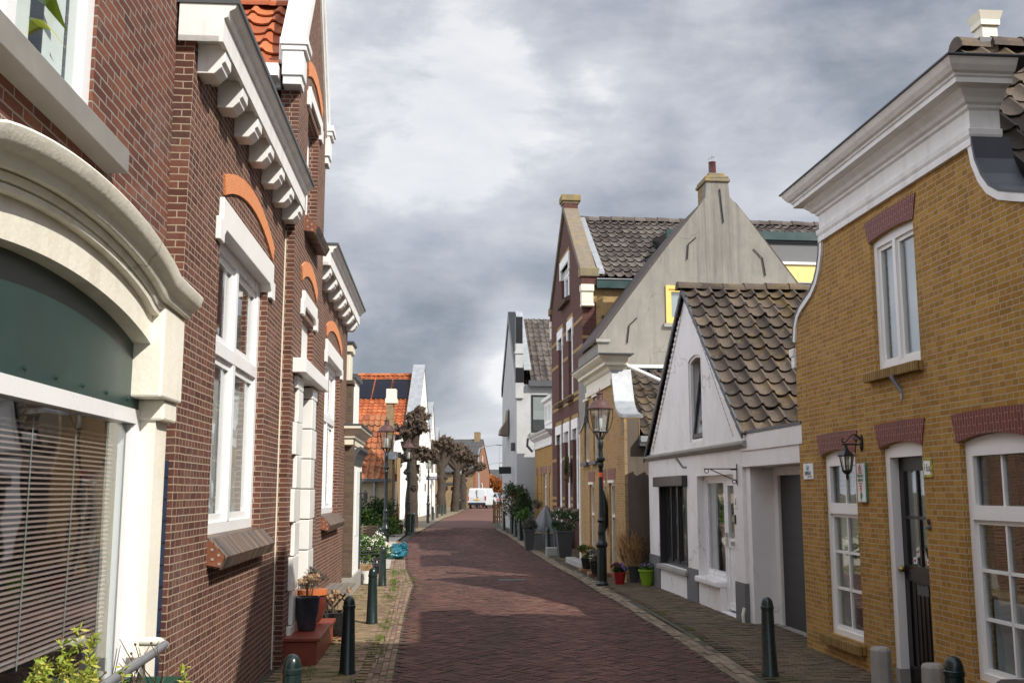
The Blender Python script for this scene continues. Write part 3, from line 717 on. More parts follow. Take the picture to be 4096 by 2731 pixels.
v.wall_into(bay, [(-.35, -.3), (2.25, -.3), (2.25, 6.45), (.95, 8.45), (-.35, 6.45)], [[(.4, .25), (1.3, .25), (1.3, 3.1), (.4, 3.1)], [(.42, 3.2), (1.45, 3.2), (1.45, 3.82), (.42, 3.82)], [(.42, 4.98), (1.45, 4.98), (1.45, 6.3), (.42, 6.3)]], .1, .2)
v.box(bay, -.35, -.1, -6, -.2, 4.9, 6.3); v.box(bay, 2.0, 2.25, -6, -.2, 4.9, 6.3)
v.box(bay, -.3, 2.2, -6.1, -5.9, 4.9, 6.3); bay.build('bay_wall', 'brick_villa', v.e)
# porch recess, door
v.part('porch_lining', 'brick_villa', [(.2, .4, -.7, -.2, .2, 3.1), (1.3, 1.5, -.7, -.2, .2, 3.1), (.2, 1.5, -.8, -.7, .2, 3.1), (.2, 1.5, -.7, -.2, 3.1, 3.2)])
d_ = v.part('door', 'green_paint', [(.42, 1.28, -.66, -.6, .3, 2.5)], bevel=.01); v.part('handle', 'brass', [(1.16, 1.2, -.6, -.55, 1.25, 1.4)], d_)
v.part('fanlight', 'white_paint', [(.42, 1.28, -.66, -.6, 2.52, 3.08)])
# glazed quoins round the door
for nm, sgn in (('left', -1), ('right', 1)):
    mb = MB(); z = -.02; k = 0
    while z < 3.05:
        h_ = .36 if k else .42; ww = .46 if k % 2 == 0 else .34
        a, b = (1.27, 1.3 + ww) if sgn > 0 else (.4 - ww, .43)
        v.box(mb, a, b, -.24, .14, z + .006, min(z + h_ - .006, 3.06)); z += h_; k += 1
    mb.build('jamb', 'white_glaze', v.e, bevel=.006)
v.part('canopy', 'white_paint', [(-.2, 2.05, .0, .24, 3.08, 3.24)], bevel=.01)
v.part('niche_panel', 'white_paint', [(.40, 1.47, -.10, .03, 3.22, 3.84)])
def lintel(s0, s1, z, o, open0, open1, name='lintel', hh=.33):
    mb = MB(); z1 = z + hh
    poly = [(open0 - .16, z - .02), (open0, z - .02), (open0, z + .04), (open0 + .07, z + .1), (open1 - .07, z + .1), (open1, z + .04), (open1, z - .02), (open1 + .22, z - .02), (open1 + .22, z + .16), (open1 + .12, z + .16), (open1 + .12, z1), (open0 - .07, z1), (open0 - .07, z + .16), (open0 - .16, z + .16)]
    mb.prism([v.P(a, o, b) for a, b in poly], v.P(0, -(.15 + o), 0)); return mb.build(name, 'white_paint', v.e, bevel=.008)
lintel(-3.7, -1.1, 3.70, .035, -3.5, -1.32); lintel(0, 0, 3.70, .035, 3.75, 5.95); lintel(0, 0, 3.82, .135, .42, 1.45, hh=.27); lintel(0, 0, 6.3, .135, .42, 1.45, hh=.24)
seg_arch(v, -3.45, -1.18, 4.08, .21, .155, .018, 'brick_orange'); seg_arch(v, 3.72, 6.0, 4.08, .21, .155, .018, 'brick_orange')
seg_arch(v, .25, 1.6, 4.18, .16, .17, .118, 'brick_orange'); seg_arch(v, .25, 1.6, 6.62, .16, .17, .118, 'brick_orange')
def villa_window(s0, s1, z0, z1, o, curt):
    m = (s0 + s1) / 2 - .02
    f = v.window(s0, s1, z0, z1, o, 'white_upvc', .105, .09, muls=(m,), trans=(2.93,), curtain=curt, room=.4, back='grey_interior')
    return f
villa_window(-3.5, -1.32, 1.46, 3.81, -.075, [(-3.25, -2.55, 1.5, 2.95, 'curtain_white'), (-2.05, -1.25, 1.5, 2.95, 'curtain_white')])
villa_window(3.75, 5.95, 1.46, 3.81, -.075, [(4.0, 4.7, 1.5, 2.95, 'curtain_white'), (5.15, 6.0, 1.5, 2.95, 'curtain_white')])
v.window(.42, 1.45, 4.98, 6.3, -.02, 'white_upvc', .09, .08, muls=(.93,), trans=(5.85,), curtain=[(.5, .9, 5.0, 5.8, 'curtain_white')])
def sloped_sill(s0, s1, z, o, dep=.17, mat='brick_sill', hole=True):
    mb = MB(); mb.prism([v.P(s0, p, q) for p, q in ((o - .08, z + .02), (o + .02, z), (o + dep, z - .13), (o + dep * .72, z - .22), (o, z - .20))], (s1 - s0, 0, 0)); k = mb.build('sill', mat, v.e)
    mb = MB(); mb.prism([v.P(s0 - .012, p, q) for p, q in ((o + .0, z - .02), (o + .02, z - .015), (o + dep - .012, z - .13), (o + dep * .72, z - .205), (o, z - .185))], (.011, 0, 0)); e = mb.build('end_tile', 'sill_end', k)
    mb = MB()
    for p, q in ((.035, -.075), (.085, -.115), (.04, -.145), (.09, -.178)): v.box(mb, s0 - .016, s0 - .010, o + p - .010, o + p + .010, z + q - .009, z + q + .009)
    mb.build('mortar_plug', 'stone_grey', k)
sloped_sill(-3.48, -1.24, 1.46, 0., .14); sloped_sill(3.75, 6.02, 1.46, 0., .14); sloped_sill(.36, 1.52, 4.98, .1)
# cornices with brackets on both wings
prof = [(.0, 4.86), (.17, 4.86), (.17, 4.82), (.20, 4.82), (.20, 4.99), (.225, 5.0), (.235, 5.04), (.27, 5.06), (.285, 5.09)]
for a, b, ends in ((-4.58, -.37, (False, False)), (2.27, 7.1, (False, True))):
    c = v.moulding('cornice', 'white_trim', prof, a, b, -.1, ends=ends)
    v.part('gutter', 'gutter_dark', [(a - .01, b + (.30 if ends[1] else 0), -.3, .30, 5.091, 5.125)], c)
    n = 7
    for i in range(n):
        s0 = a + .14 + (b - a - .42) * i / (n - 1); mb = MB()
        mb.prism([v.P(s0, p, q) for p, q in ((0, 4.859), (0, 4.65), (.115, 4.65), (.165, 4.70), (.165, 4.72), (.188, 4.74), (.188, 4.859))], (.2, 0, 0)); mb.build('bracket', 'white_trim', c, bevel=.005)
    fr = MB()
    for i in range(n - 1):
        s0 = a + .14 + (b - a - .42) * (i + .5) / (n - 1) + .06; v.box(fr, s0, s0 + .08, 0, .05, 4.74, 4.858)
    fr.build('dentil', 'white_trim', c)
v.part('flat_roof', 'lead', [(-4.5, 7.1, -6, -.3, 5.0, 5.05)])
# bay gable: copings, kneelers, tiled roof
for sg in (-1, 1):
    mb = MB(); x0, x1 = .95 + sg * 1.42, .95
    mb.prism([v.P(x0, .15, 6.45), v.P(x1, .15, 8.5), v.P(x1, .15, 8.78), v.P(x0, .15, 6.70)], v.P(0, -.27, 0)); mb.build('coping', 'white_trim', v.e, bevel=.01)
    mb = MB(); a0, a1 = sorted((.95 + sg * 1.5, .95 + sg * 1.2))
    v.box(mb, a0, a1, -.07, .16, 6.3, 6.62); v.box(mb, a0 - .03, a1 + .03, -.10, .21, 6.64, 6.72); v.box(mb, a0 - .015, a1 + .015, -.085, .19, 6.58, 6.64); v.box(mb, a0 + .02, a1 - .02, -.06, .14, 6.2, 6.3); mb.build('kneeler', 'white_trim', v.e, bevel=.008)
    mb = MB(); mb.prism([v.P(.95 + sg * 1.30, .125, 6.4), v.P(.95, .125, 8.3), v.P(.95, .125, 8.5), v.P(.95 + sg * 1.42, .125, 6.45)], v.P(0, -.03, 0)); mb.build('barge_trim', 'white_trim', v.e)
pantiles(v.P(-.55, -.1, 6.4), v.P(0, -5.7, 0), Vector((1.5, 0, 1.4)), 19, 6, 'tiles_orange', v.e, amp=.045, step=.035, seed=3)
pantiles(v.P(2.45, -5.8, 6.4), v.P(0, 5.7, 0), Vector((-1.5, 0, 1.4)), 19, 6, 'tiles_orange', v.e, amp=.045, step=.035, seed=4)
ridge_tiles(v.P(.95, -.12, 7.82), v.P(.95, -5.9, 7.82), 16, .11, 'tiles_orange', v.e)
v.part('bay_gutter', 'white_trim', [(-.62, -.4, -5.8, -.1, 6.26, 6.40), (-.42, -.35, -5.8, -.1, 6.2, 6.26)])
mb = MB()
for i in range(5): v.box(mb, -.5, -.36, -.35 - i * .9, -.22 - i * .9, 6.12, 6.26)
mb.build('gutter_bracket', 'white_trim', v.e)
# red tiled doorstep
st = v.part('doorstep', 'step_red', [(-.22, 1.42, -.2, .44, -.1, .27), (-.25, 1.44, -.2, .47, .27, .31)], bevel=.008)
v.part('joint_strip', 'cream_paint', [(-.375, -.352, .0, .012, 0, 4.6)])

# ------------------------------------------------------------------ left: nearest house with the plastered shop arch
a_ = House('shop_house', 'red brick house with a cream plaster arch over its shop window', (-2.48, 11.06), LD, -1)
def arch_pts(c, hw, zs, rise, n=24):
    return [(c - hw + 2 * hw * i / n, zs + rise * (1 - (2 * i / n - 1) ** 2) ** .75) for i in range(n + 1)]
CX, HW = -6.45, 1.55
inner = arch_pts(CX, HW, 2.60, .225)
opening = [(CX - HW, .35), (CX + HW, .35)] + inner[::-1]
a_.wall('wall', 'brick_old', [(-12, -.3), (-4.545, -.3), (-4.545, 6.6), (-12, 6.6)], [[(CX - HW - .12, .35), (CX + HW + .12, .35), (CX + HW + .12, 2.95), (CX - HW - .12, 2.95)], [(-8.9, 3.62), (-6.05, 3.62), (-6.05, 5.4), (-8.9, 5.4)]], -.12, .2)
a_.part('wall', 'brick_old', [(-12, -11.8, -6, -.32, -.3, 6.6), (-4.75, -4.545, -6, -.32, -.3, 6.6), (-11.8, -4.75, -6.2, -6, -.3, 6.6), (-12.1, -4.5, -6.2, -.08, 6.6, 6.75)])
outer_plate = [(CX - 1.87, -.3), (CX - 1.87, 2.98)] + arch_pts(CX, 1.3, 3.0, .13) + [(CX + 1.87, 2.98), (CX + 1.87, 2.22), (CX + 1.80, 2.22), (CX + 1.80, -.3)]
a_.wall('arch_surround', 'cream_render', [(p, z) for p, z in outer_plate], [opening], -.03, .265)
# crowning moulding: arch with flared ends
def sweep(h, path, prof, name, mat, parent=None):
    mb = MB(); rings = []
    for i, (a, z) in enumerate(path):
        p0, p1 = path[max(i - 1, 0)], path[min(i + 1, len(path) - 1)]; tx, tz = p1[0] - p0[0], p1[1] - p0[1]; L = math.hypot(tx, tz); nx, nz = -tz / L, tx / L
        if nz < 0: nx, nz = -nx, -nz
        rings.append([h.P(a + nx * n_, o, z + nz * n_) for n_, o in prof])
    mb.ring_skin(rings, True, True); return mb.build(name, mat, parent or h.e, smooth=True)
path = [(CX - 1.85, 2.93), (CX - 1.32, 2.95)] + [(CX - 1.25 + 2.5 * i / 24, 2.96 + .15 * (1 - (2 * i / 24 - 1) ** 2) ** .8) for i in range(25)] + [(CX + 1.32, 2.95), (CX + 1.85, 2.93)]
sweep(a_, path, [(-.105, -.06), (-.105, .0), (-.10, .012), (-.075, .016), (-.07, .004), (-.066, .026), (-.055, .034), (-.035, .036), (-.030, .022), (-.026, .068), (-.018, .076), (.012, .082), (.022, .092), (.04, .122), (.06, .138), (.112, .152), (.122, .145), (.132, -.1)], 'arch_moulding', 'cream_render')
a_.part('arch_corbel', 'cream_render', [(CX + HW - .19, CX + HW + .29, -.2, .045, 2.356, 2.9), (CX + HW - .02, CX + HW + .285, -.2, .02, 2.23, 2.355)], bevel=.015)
a_.part('arch_corbel', 'cream_render', [(CX - HW - .29, CX - HW + .19, -.2, .045, 2.356, 2.9), (CX - HW - .285, CX - HW + .02, -.2, .02, 2.23, 2.355)], bevel=.015)
mb = MB(); lowp = [(CX - HW - .05, 2.23), (CX + HW + .05, 2.23)] + arch_pts(CX, HW + .05, 2.60, .26)[::-1]
mb.prism([a_.P(p, -.13, z) for p, z in lowp], a_.P(0, -.02, 0)); gp = mb.build('fanlight_panel', 'green_panel', a_.e)
for i in range(8):
    mb = MB(); p = a_.P(CX - HW + .25 + i * .37, -.127, 2.34); mb.blob(p, .012, 1, 0); mb.build('bolt', 'green_panel', gp, smooth=True)
shopw = a_.window(CX - HW + .01, CX + HW - .005, .38, 2.29, -.12, 'white_upvc', .085, .10, sash=False, back=None, glassm='shop_glass')
q_ = a_.part('inner_stile', 'white_upvc', [(CX + HW - .108, CX + HW - .091, -.17, -.14, .465, 2.2)], shopw)
mb = MB(); k = 0; z = 1.02
while z < 2.14:
    q = [a_.P(0, -.30 - .02 * math.cos(.5), z), a_.P(0, -.30 + .024, z + .012)]
    for (x0, x1) in ((CX - 1.45, CX + HW - .19),):
        mb.prism([(x0, .234, z + .013), (x0, .215, z), (x0, .2125, z + .002), (x0, .2315, z + .015)], (x1 - x0, 0, 0))
    z += .0255; k += 1
bl = mb.build('blind', 'blind_brown', shopw)
mb = MB()
for x in (CX + .15, CX + .72, CX + 1.22): a_.box(mb, x, x + .004, -.21, -.206, 1.0, 2.15)
mb.build('blind_cord', 'cord_grey', shopw)
a_.part('room', 'grey_interior', [(CX - HW - .2, CX + HW + .05, -1.6, -1.55, .2, 2.4), (CX + HW - .02, CX + HW + .08, -1.55, -.3, .2, 2.4), (CX - HW - .2, CX + HW + .05, -1.55, -.3, .2, .36)], shopw)
a_.part('shop_sill', 'cream_render', [(CX - HW - .02, CX + HW + .02, -.3, -.02, .27, .36)], bevel=.01)
uw = a_.window(-8.9, -6.05, 3.62, 5.4, -.14, 'white_upvc', .10, .09, muls=(-7.02,), sash=False, glassm='window_glass_clear', curtain=[(-7.15, -6.62, 3.65, 5.4, 'curtain_white'), (-6.4, -6.2, 3.65, 5.4, 'curtain_white'), (-8.8, -7.6, 3.65, 5.4, 'curtain_white')], room=1.2, back='grey_interior')
a_.part('sill', 'stone_sill', [(-9.05, -5.78, -.2, .0, 3.5, 3.63)], bevel=.006)
a_.part('cladding', 'cladding_blue', [(-4.63, -4.55, -.32, -.03, -.1, 2.0)])
rail = thing('handrail', 'bent tube handrail with a grey bar and cream wall end by the shop window', 'handrail', a_.W(-5.0, -.05, .95))
mb = MB()
P = lambda s_, o_, z_: a_.W(s_, o_, z_) - rail.location
mb.tube([P(-5.03, -.02, .95), P(-5.03, .05, .95), P(-5.02, .09, .945), P(-5.06, .13, .93)], .026, 10); mb.build('wall_bracket', 'pipe_cream', rail, smooth=True)
mb = MB(); mb.tube([P(-5.05, .125, .935), P(-5.3, .14, .93), P(-6.9, .16, .90)], .024, 10); mb.build('bar', 'pipe_grey', rail, smooth=True)
# potted plant on the window ledge upstairs
pl = thing('potted_plant', 'leafy potted houseplant behind the upper window of the shop house', 'plant', a_.W(-6.58, -.30, 3.62))
mb = MB(); mb.lathe([(.05, 0), (.08, .12), (.085, .13), (.07, .13)], n=12); mb.build('pot', 'pot_white', pl, smooth=True)
mb = MB(); mb.tube([(0, 0, .1), (.02, .01, .4), (-.02, .03, .75)], [.014, .011, .006], 6); mb.build('stem', 'leaf_lime', pl)
rnd = random.Random(4); mb = MB()
for i in range(9):
    z = .28 + i * .06; a = i * 2.4; d = Vector((math.cos(a), math.sin(a), 0)); s = Vector((-d.y, d.x, 0)); L = .24
    c0 = Vector((0, .01, z)); pts = [(0, .008, 0), (.3, .05, .08), (.6, .055, .06), (1., .0, -.06)]
    for (q0, q1) in zip(pts, pts[1:]):
        mb.face([c0 + d * L * q0[0] + s * q0[1] + Vector((0, 0, q0[2])), c0 + d * L * q1[0] + s * q1[1] + Vector((0, 0, q1[2])), c0 + d * L * q1[0] - s * q1[1] + Vector((0, 0, q1[2])), c0 + d * L * q0[0] - s * q0[1] + Vector((0, 0, q0[2]))])
mb.build('foliage', 'leaf_lime', pl)

# ------------------------------------------------------------------ left: small white house beyond the villa
e_ = House('white_cottage', 'narrow white cottage with a dark brick end pier and heavy moulded gutter beside the villa', (-2.48 - .0703 * 7.2, 11.06 + .9975 * 7.2), LD, -1)
e_.part('wall', 'brick_white', [(.12, 2.3, -4, .13, .3, 2.85), (.12, 2.3, -4.2, -4, .3, 2.85)])
e_.part('pier', 'brick_dark', [(-.05, .12, -.5, .16, .32, 2.75)]); e_.part('plinth', 'stone_grey', [(-.06, 2.3, -4, .18, -.2, .32)])
e_.moulding('cornice', 'cream_paint', [(.12, 2.62), (.15, 2.64), (.15, 2.74), (.18, 2.76), (.18, 2.80), (.22, 2.84), (.25, 2.89), (.30, 2.92), (.30, 2.97)], .0, 2.2, -.2)
e_.part('gutter', 'gutter_dark', [(-.31, 2.5, -.3, .33, 2.971, 3.0)])
mb = MB()
mb.prism([e_.P(.2, p, q) for p, q in ((.13, 2.3), (.15, 2.3), (.17, 2.4), (.21, 2.5), (.26, 2.57), (.26, 2.62), (.2, 2.6), (.13, 2.55))], (1.9, 0, 0)); mb.build('roof_edge', 'gutter_dark', e_.e)
e_.part('chimney', 'cream_paint', [(.25, .8, -.3, .03, 2.9, 4.35), (.2, .85, -.35, .07, 4.35, 4.5)], bevel=.01); e_.part('chimney_cap', 'lead', [(.17, .88, -.38, .1, 4.5, 4.54)])
e_.part('brick_stack', 'brick_dark', [(.18, .6, -.12, .08, 2.98, 3.75), (.15, .63, -.14, .1, 3.75, 3.82)])
d_ = e_.part('dormer', 'white_render_far', [(.9, 2.1, -1.5, .06, 2.95, 3.95)]); e_.part('dormer_roof', 'lead', [(.84, 2.16, -1.6, .12, 3.95, 4.02)], d_)
e_.part('roof', 'slate_tiles', [(0, 2.3, -4.2, -.3, 3.0, 3.2)])
e_.part('window', 'white_paint', [(.9, 1.7, .125, .14, 1.0, 2.2)]); e_.part('door', 'green_paint', [(1.85, 2.2, .12, .14, .3, 2.2)])

# ------------------------------------------------------------------ right: yellow brick house with bell gable
YD = (-.0808, .9967)
r_ = House('yellow_brick_house', 'yellow brick house with a bell gable, white moulded cornice and dark red brick lintels', (3.43, 12.17), YD, 1)
hc = [(0, 3.42), (-.01, 3.6), (-.06, 3.78), (-.14, 3.89), (-.27, 3.97), (-.45, 4.03), (-.62, 4.09), (-.76, 4.18), (-.86, 4.3), (-.94, 4.46), (-.98, 4.66)]
far = hc; near = [(-5.18 - s_, z) for s_, z in hc]
outline = [(-5.18, -.3), (0, -.3)] + far + near[::-1]
G1, G2, UW, DR = (-1.59, -.68, .28, 2.20), (-4.66, -3.69, .31, 2.21), (-3.12, -2.2, 2.98, 4.28), (-3.04, -2.2, .0, 2.22)
def rect(q): return [(q[0], q[2]), (q[1], q[2]), (q[1], q[3]), (q[0], q[3])]
def arect(q, rise): return [(q[0], q[2]), (q[1], q[2])] + [(q[1] - (q[1] - q[0]) * i / 8, q[3] + rise * (1 - (2 * i / 8 - 1) ** 2)) for i in range(9)]
r_.wall('wall', 'brick_yellow', outline, [arect(G1, .055), arect(G2, .06), arect(UW, .03), arect(DR, .05)], 0, .24)
r_.part('wall', 'brick_yellow', [(-.24, -.002, -9, -.24, -.3, 3.4), (-5.178, -4.95, -9, -.24, -.3, 3.4), (-4.95, -.24, -9, -8.8, -.3, 3.4)])
for q, o in ((G1, .012), (G2, .012), (DR, .012)):
    flat_arch(r_, q[0] - .02, q[1] + .02, q[3] - .0, q[3] + .235, o, 'brick_arch_red', rise=.055, splay=.075)
flat_arch(r_, UW[0] - .02, UW[1] + .02, UW[3] + .0, UW[3] + .225, .012, 'brick_arch_red', rise=.03, splay=.07)
r_.moulding('cornice', 'white_trim', [(p_, 4.60 + (z_ - 4.60) * .75) for p_, z_ in [(.0, 4.60), (.035, 4.60), (.035, 4.66), (.03, 4.68), (.045, 4.72), (.05, 4.78), (.02, 4.80), (.02, 5.0), (.045, 5.02), (.05, 5.05), (.08, 5.07), (.10, 5.11), (.14, 5.16), (.15, 5.19), (.235, 5.20), (.235, 5.255), (.25, 5.27), (.255, 5.29), (.28, 5.31), (.31, 5.36), (.33, 5.41), (.34, 5.43)]], -4.2, -.98, -.24)
r_.part('cornice_cap', 'lead', [(-4.56, -.62, -.4, .355, 5.224, 5.245)], bevel=.008)
def strip(h, pts, w_in, w_out, o0, o1, name, mat):
    mb = MB(); rings = []
    for i, (a, z) in enumerate(pts):
        p0, p1 = pts[max(i - 1, 0)], pts[min(i + 1, len(pts) - 1)]; tx, tz = p1[0] - p0[0], p1[1] - p0[1]; L = math.hypot(tx, tz); nx, nz = tz / L, -tx / L
        if nz < 0: nx, nz = -nx, -nz
        rings.append([h.P(a - nx * w_in, o1, z - nz * w_in), h.P(a + nx * w_out, o1, z + nz * w_out), h.P(a + nx * w_out, o0, z + nz * w_out), h.P(a - nx * w_in, o0, z - nz * w_in)])
    mb.ring_skin(rings, True, True); return mb.build(name, mat, h.e)
for pts in (far[1:], near[1:]):
    strip(r_, pts, .045, .02, -.02, .025, 'gable_trim', 'white_trim'); strip(r_, pts, -.021, .045, -.3, .03, 'gable_coping', 'lead')
r_.part('kneeler', 'white_trim', [(-.03, .11, -.1, .04, 3.42, 3.52), (-.03, .07, -.1, .03, 3.28, 3.419)], bevel=.008); r_.part('kneeler', 'white_trim', [(-5.29, -5.15, -.1, .04, 3.42, 3.52), (-5.25, -5.15, -.1, .03, 3.28, 3.419)], bevel=.008)
# windows with small panes
def sash_window(q, o, tr, cols=2, rows=3, top=.055, curt=None):
    m = (q[0] + q[1]) / 2; lo, hi = q[2] + .1, tr - .05; bars = [(m - .013, m + .013, lo, hi), (m - .013, m + .013, tr + .06, q[3] - .1)]
    bars += [(q[0] + .1, q[1] - .1, lo + (hi - lo) * k / rows - .013, lo + (hi - lo) * k / rows + .013) for k in range(1, rows)]
    f = r_.window(q[0], q[1], q[2], q[3], o, 'white_paint', .06, .08, trans=(tr,), bars=bars, top=top, curtain=curt, room=.5)
    B = MB(); 
    for (a, b, c, d) in ((q[0] + .06, q[1] - .06, tr + .03, tr + .085), (q[0] + .06, q[1] - .06, q[3] - .115, q[3] - .06), (q[0] + .06, q[0] + .115, tr + .085, q[3] - .115), (q[1] - .115, q[1] - .06, tr + .085, q[3] - .115)):
        r_.box(B, a, b, o - .03, o + .006, c, d)
    B.build('top_sash', 'white_paint', f)
sash_window(G1, -.05, 1.60, curt=[(-1.5, -1.3, .35, 1.55, 'blind_grey'), (-.98, -.78, .35, 1.55, 'blind_grey')]); sash_window(G2, -.05, 1.61, curt=[(-4.58, -3.78, .35, .95, 'blind_grey')])
r_.window(*UW, -.04, 'white_paint', .065, .08, muls=((UW[0] + UW[1]) / 2 + .02,), top=.03, curtain=[(UW[0] + .08, UW[1] - .1, 3.0, 4.25, 'blind_grey')], room=.3)
r_.part('sill', 'brick_sill_yellow', [(-3.16, -2.05, -.05, .075, 2.88, 2.972)], bevel=.008); r_.part('sill', 'brick_sill_yellow', [(-1.64, -.6, -.05, .085, .17, .272)], bevel=.012)
# door
m = MB(); q = DR
for b in ((q[0], q[0] + .07, -.14, -.045, .16, q[3]), (q[1] - .09, q[1], -.14, -.045, .16, q[3]), (q[0] + .07, q[1] - .09, -.14, -.045, q[3] - .09, q[3] + .055)): r_.box(m, *b)
m.build('door_frame', 'white_paint', r_.e)
r_.part('door_stone', 'stone_grey', [(q[1] - .1, q[1], -.15, -.03, -.05, .16), (q[0], q[0] + .08, -.15, -.03, -.05, .16), (q[0], q[1], -.3, -.02, -.1, .03)])
dm = MB(); x0, x1 = q[0] + .07, q[1] - .09; do = -.13
for b in ((x0, x0 + .09, do - .04, do, .03, 2.13), (x1 - .09, x1, do - .04, do, .03, 2.13), (x0, x1, do - .04, do, 2.0, 2.13), (x0, x1, do - .04, do, .98, 1.12), (x0, x1, do - .04, do, .03, .2), (x0 + .09, x1 - .09, do - .04, do - .015, .2, .98), (x0 - .0, x1, do - .02, do + .02, 1.06, 1.09),
          ((x0 + x1) / 2 - .015, (x0 + x1) / 2 + .015, do - .035, do - .005, 1.12, 2.0), (x0 + .09, x1 - .09, do - .035, do - .005, 1.55, 1.58)): r_.box(dm, *b)
for i in range(1, 6): r_.box(dm, x0 + .09 + i * .08, x0 + .096 + i * .08, do - .02, do - .008, .22, .96)
door = dm.build('door', 'door_wood', r_.e)
r_.part('pane', 'window_glass', [(x0 + .08, x1 - .08, do - .026, do - .02, 1.1, 2.02)], door); r_.part('letter_plate', 'gutter_dark', [((x0 + x1) / 2 - .11, (x0 + x1) / 2 + .11, do - .012, do - .004, .86, .95)], door)
mb = MB(); c = r_.P(x1 - .05, do + .05, 1.08); mb.blob(c, .03, 2, 0); mb.bar(r_.P(x1 - .05, do, 1.08), c, .018); mb.build('handle', 'brass', door, smooth=True)
mb = MB()
for cx in ((x0 + x1) / 2 - .13, (x0 + x1) / 2 + .13): r_.box(mb, cx - .035, cx + .035, do - .018, do - .014, 1.14, 1.2)
stk = mb.build('sticker', 'sign_white', door)
mb = MB()
for cx in ((x0 + x1) / 2 - .13, (x0 + x1) / 2 + .13): mb.blob(r_.P(cx, do - .012, 1.17), .013, 1, 0)
mb.build('emblem', 'sign_red', door)
r_.part('room', 'dark_interior', [(x0 - .1, x1 + .1, -.6, -.55, 0, 2.2)], door)
# roof and its zinc chimney
sl = (2.62, 2.55)
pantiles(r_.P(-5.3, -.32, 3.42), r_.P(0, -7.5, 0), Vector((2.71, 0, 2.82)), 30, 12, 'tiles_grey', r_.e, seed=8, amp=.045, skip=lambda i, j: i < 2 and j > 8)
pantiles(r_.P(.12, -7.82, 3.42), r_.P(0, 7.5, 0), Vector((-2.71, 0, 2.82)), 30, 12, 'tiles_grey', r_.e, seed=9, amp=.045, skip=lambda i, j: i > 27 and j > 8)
r_.part('roof_back', 'lead', [(-4.3, -.9, -.86, -.82, 4.2, 4.9)])
ridge_tiles(r_.P(-2.59, -.82, 6.25), r_.P(-2.59, -8, 6.25), 22, .13, 'tiles_grey', r_.e)
ch = MB()
c0 = r_.P(-2.59, -1.15, 0)
for (w0, w1_, z0, z1) in ((.078, .078, 6.15, 6.43), (.10, .10, 6.43, 6.485), (.10, .125, 6.485, 6.57)):
    ch.ring_skin([[(c0.x + sx * w0, c0.y + sy * w0, z0) for sx, sy in ((-1, -1), (1, -1), (1, 1), (-1, 1))], [(c0.x + sx * w1_, c0.y + sy * w1_, z1) for sx, sy in ((-1, -1), (1, -1), (1, 1), (-1, 1))]])
ch.build('chimney', 'cream_paint', r_.e)
r_.part('chimney_flashing', 'lead', [(-2.70, -2.48, -1.28, -1.02, 6.24, 6.29)])

# ------------------------------------------------------------------ right: white gabled house and garage
wh = House('white_gable_house', 'white rendered house with a steep mossy tiled roof, gable window and attached garage', (3.24, 14.41), (-.0913, .9958), 1)
AP = (2.75, 5.22)
gw = [(1.95, 2.62), (2.72, 2.62), (2.72, 3.98), (2.6, 4.03), (2.34, 4.06), (2.08, 4.03), (1.95, 3.98)]
wh.wall('wall', 'white_render', [(0, -.1), (5.85, -.1), (5.85, 2.45), AP, (-.02, 2.58), (0, 2.3)], [[(3.02, .49), (5.0, .49), (5.0, 2.05), (3.02, 2.05)], [(.42, .04), (1.22, .04), (1.22, .48), (2.36, .48), (2.36, 2.06), (.42, 2.06)], gw], 0, .26)
wh.part('wall', 'white_render', [(5.65, 5.85, -8, -.26, -.1, 2.45), (0, .2, -8, -.26, -.1, 2.5), (.2, 5.65, -8, -7.8, -.1, 2.5)])
mb = MB(); mb.prism([wh.P(-.3, p, q) for p, q in ((-.02, 2.40), (.05, 2.42), (.09, 2.46), (.09, 2.49), (-.02, 2.53))], (6.25, 0, 0)); mb.build('ledge', 'stone_grey', wh.e)
[wh.part('plinth', 'plinth_grey', [b], bevel=.004) for b in ((2.4, 3.08, -.05, .018, -.08, .56), (-.015, .42, -.05, .018, -.08, .55), (5.02, 5.87, -.05, .018, -.08, .62))]
wh.part('sill', 'stone_grey', [(2.98, 5.06, -.2, .075, .40, .485)], bevel=.02); wh.part('sill', 'white_render', [(1.2, 2.4, -.2, .075, .38, .475)], bevel=.025)
wh.window(3.02, 5.0, .49, 2.05, -.09, 'anthracite', .07, .08, muls=(3.98, 4.45), trans=(), sash=True, curtain=None)
sh_ = wh.part('shutter_box', 'anthracite', [(2.95, 5.1, -.05, .10, 1.9, 2.085)], bevel=.015); [wh.part('shutter_guide', 'anthracite', [b], sh_) for b in ((4.94, 5.0, -.085, .01, .5, 1.9), (3.02, 3.07, -.085, .01, .5, 1.9))]
wh.window(1.22, 2.36, .48, 2.06, -.12, 'white_upvc', .07, .08, sash=True, curtain=[(2.1, 2.3, .5, 2.0, 'curtain_white')])
dm = MB(); do = -.1
for b in ((.42, .48, do - .08, do, .04, 2.06), (1.16, 1.22, do - .08, do, .04, 2.06), (.48, 1.16, do - .08, do, 1.99, 2.06), (.48, .57, do - .06, do - .01, .08, 1.99), (1.07, 1.16, do - .06, do - .01, .08, 1.99), (.57, 1.07, do - .06, do - .01, 1.9, 1.99), (.57, 1.07, do - .06, do - .01, .98, 1.12), (.57, 1.07, do - .06, do - .01, .08, .18), (.57, 1.07, do - .05, do - .03, .18, .98)): wh.box(dm, *b)
door = dm.build('door', 'white_upvc', wh.e)
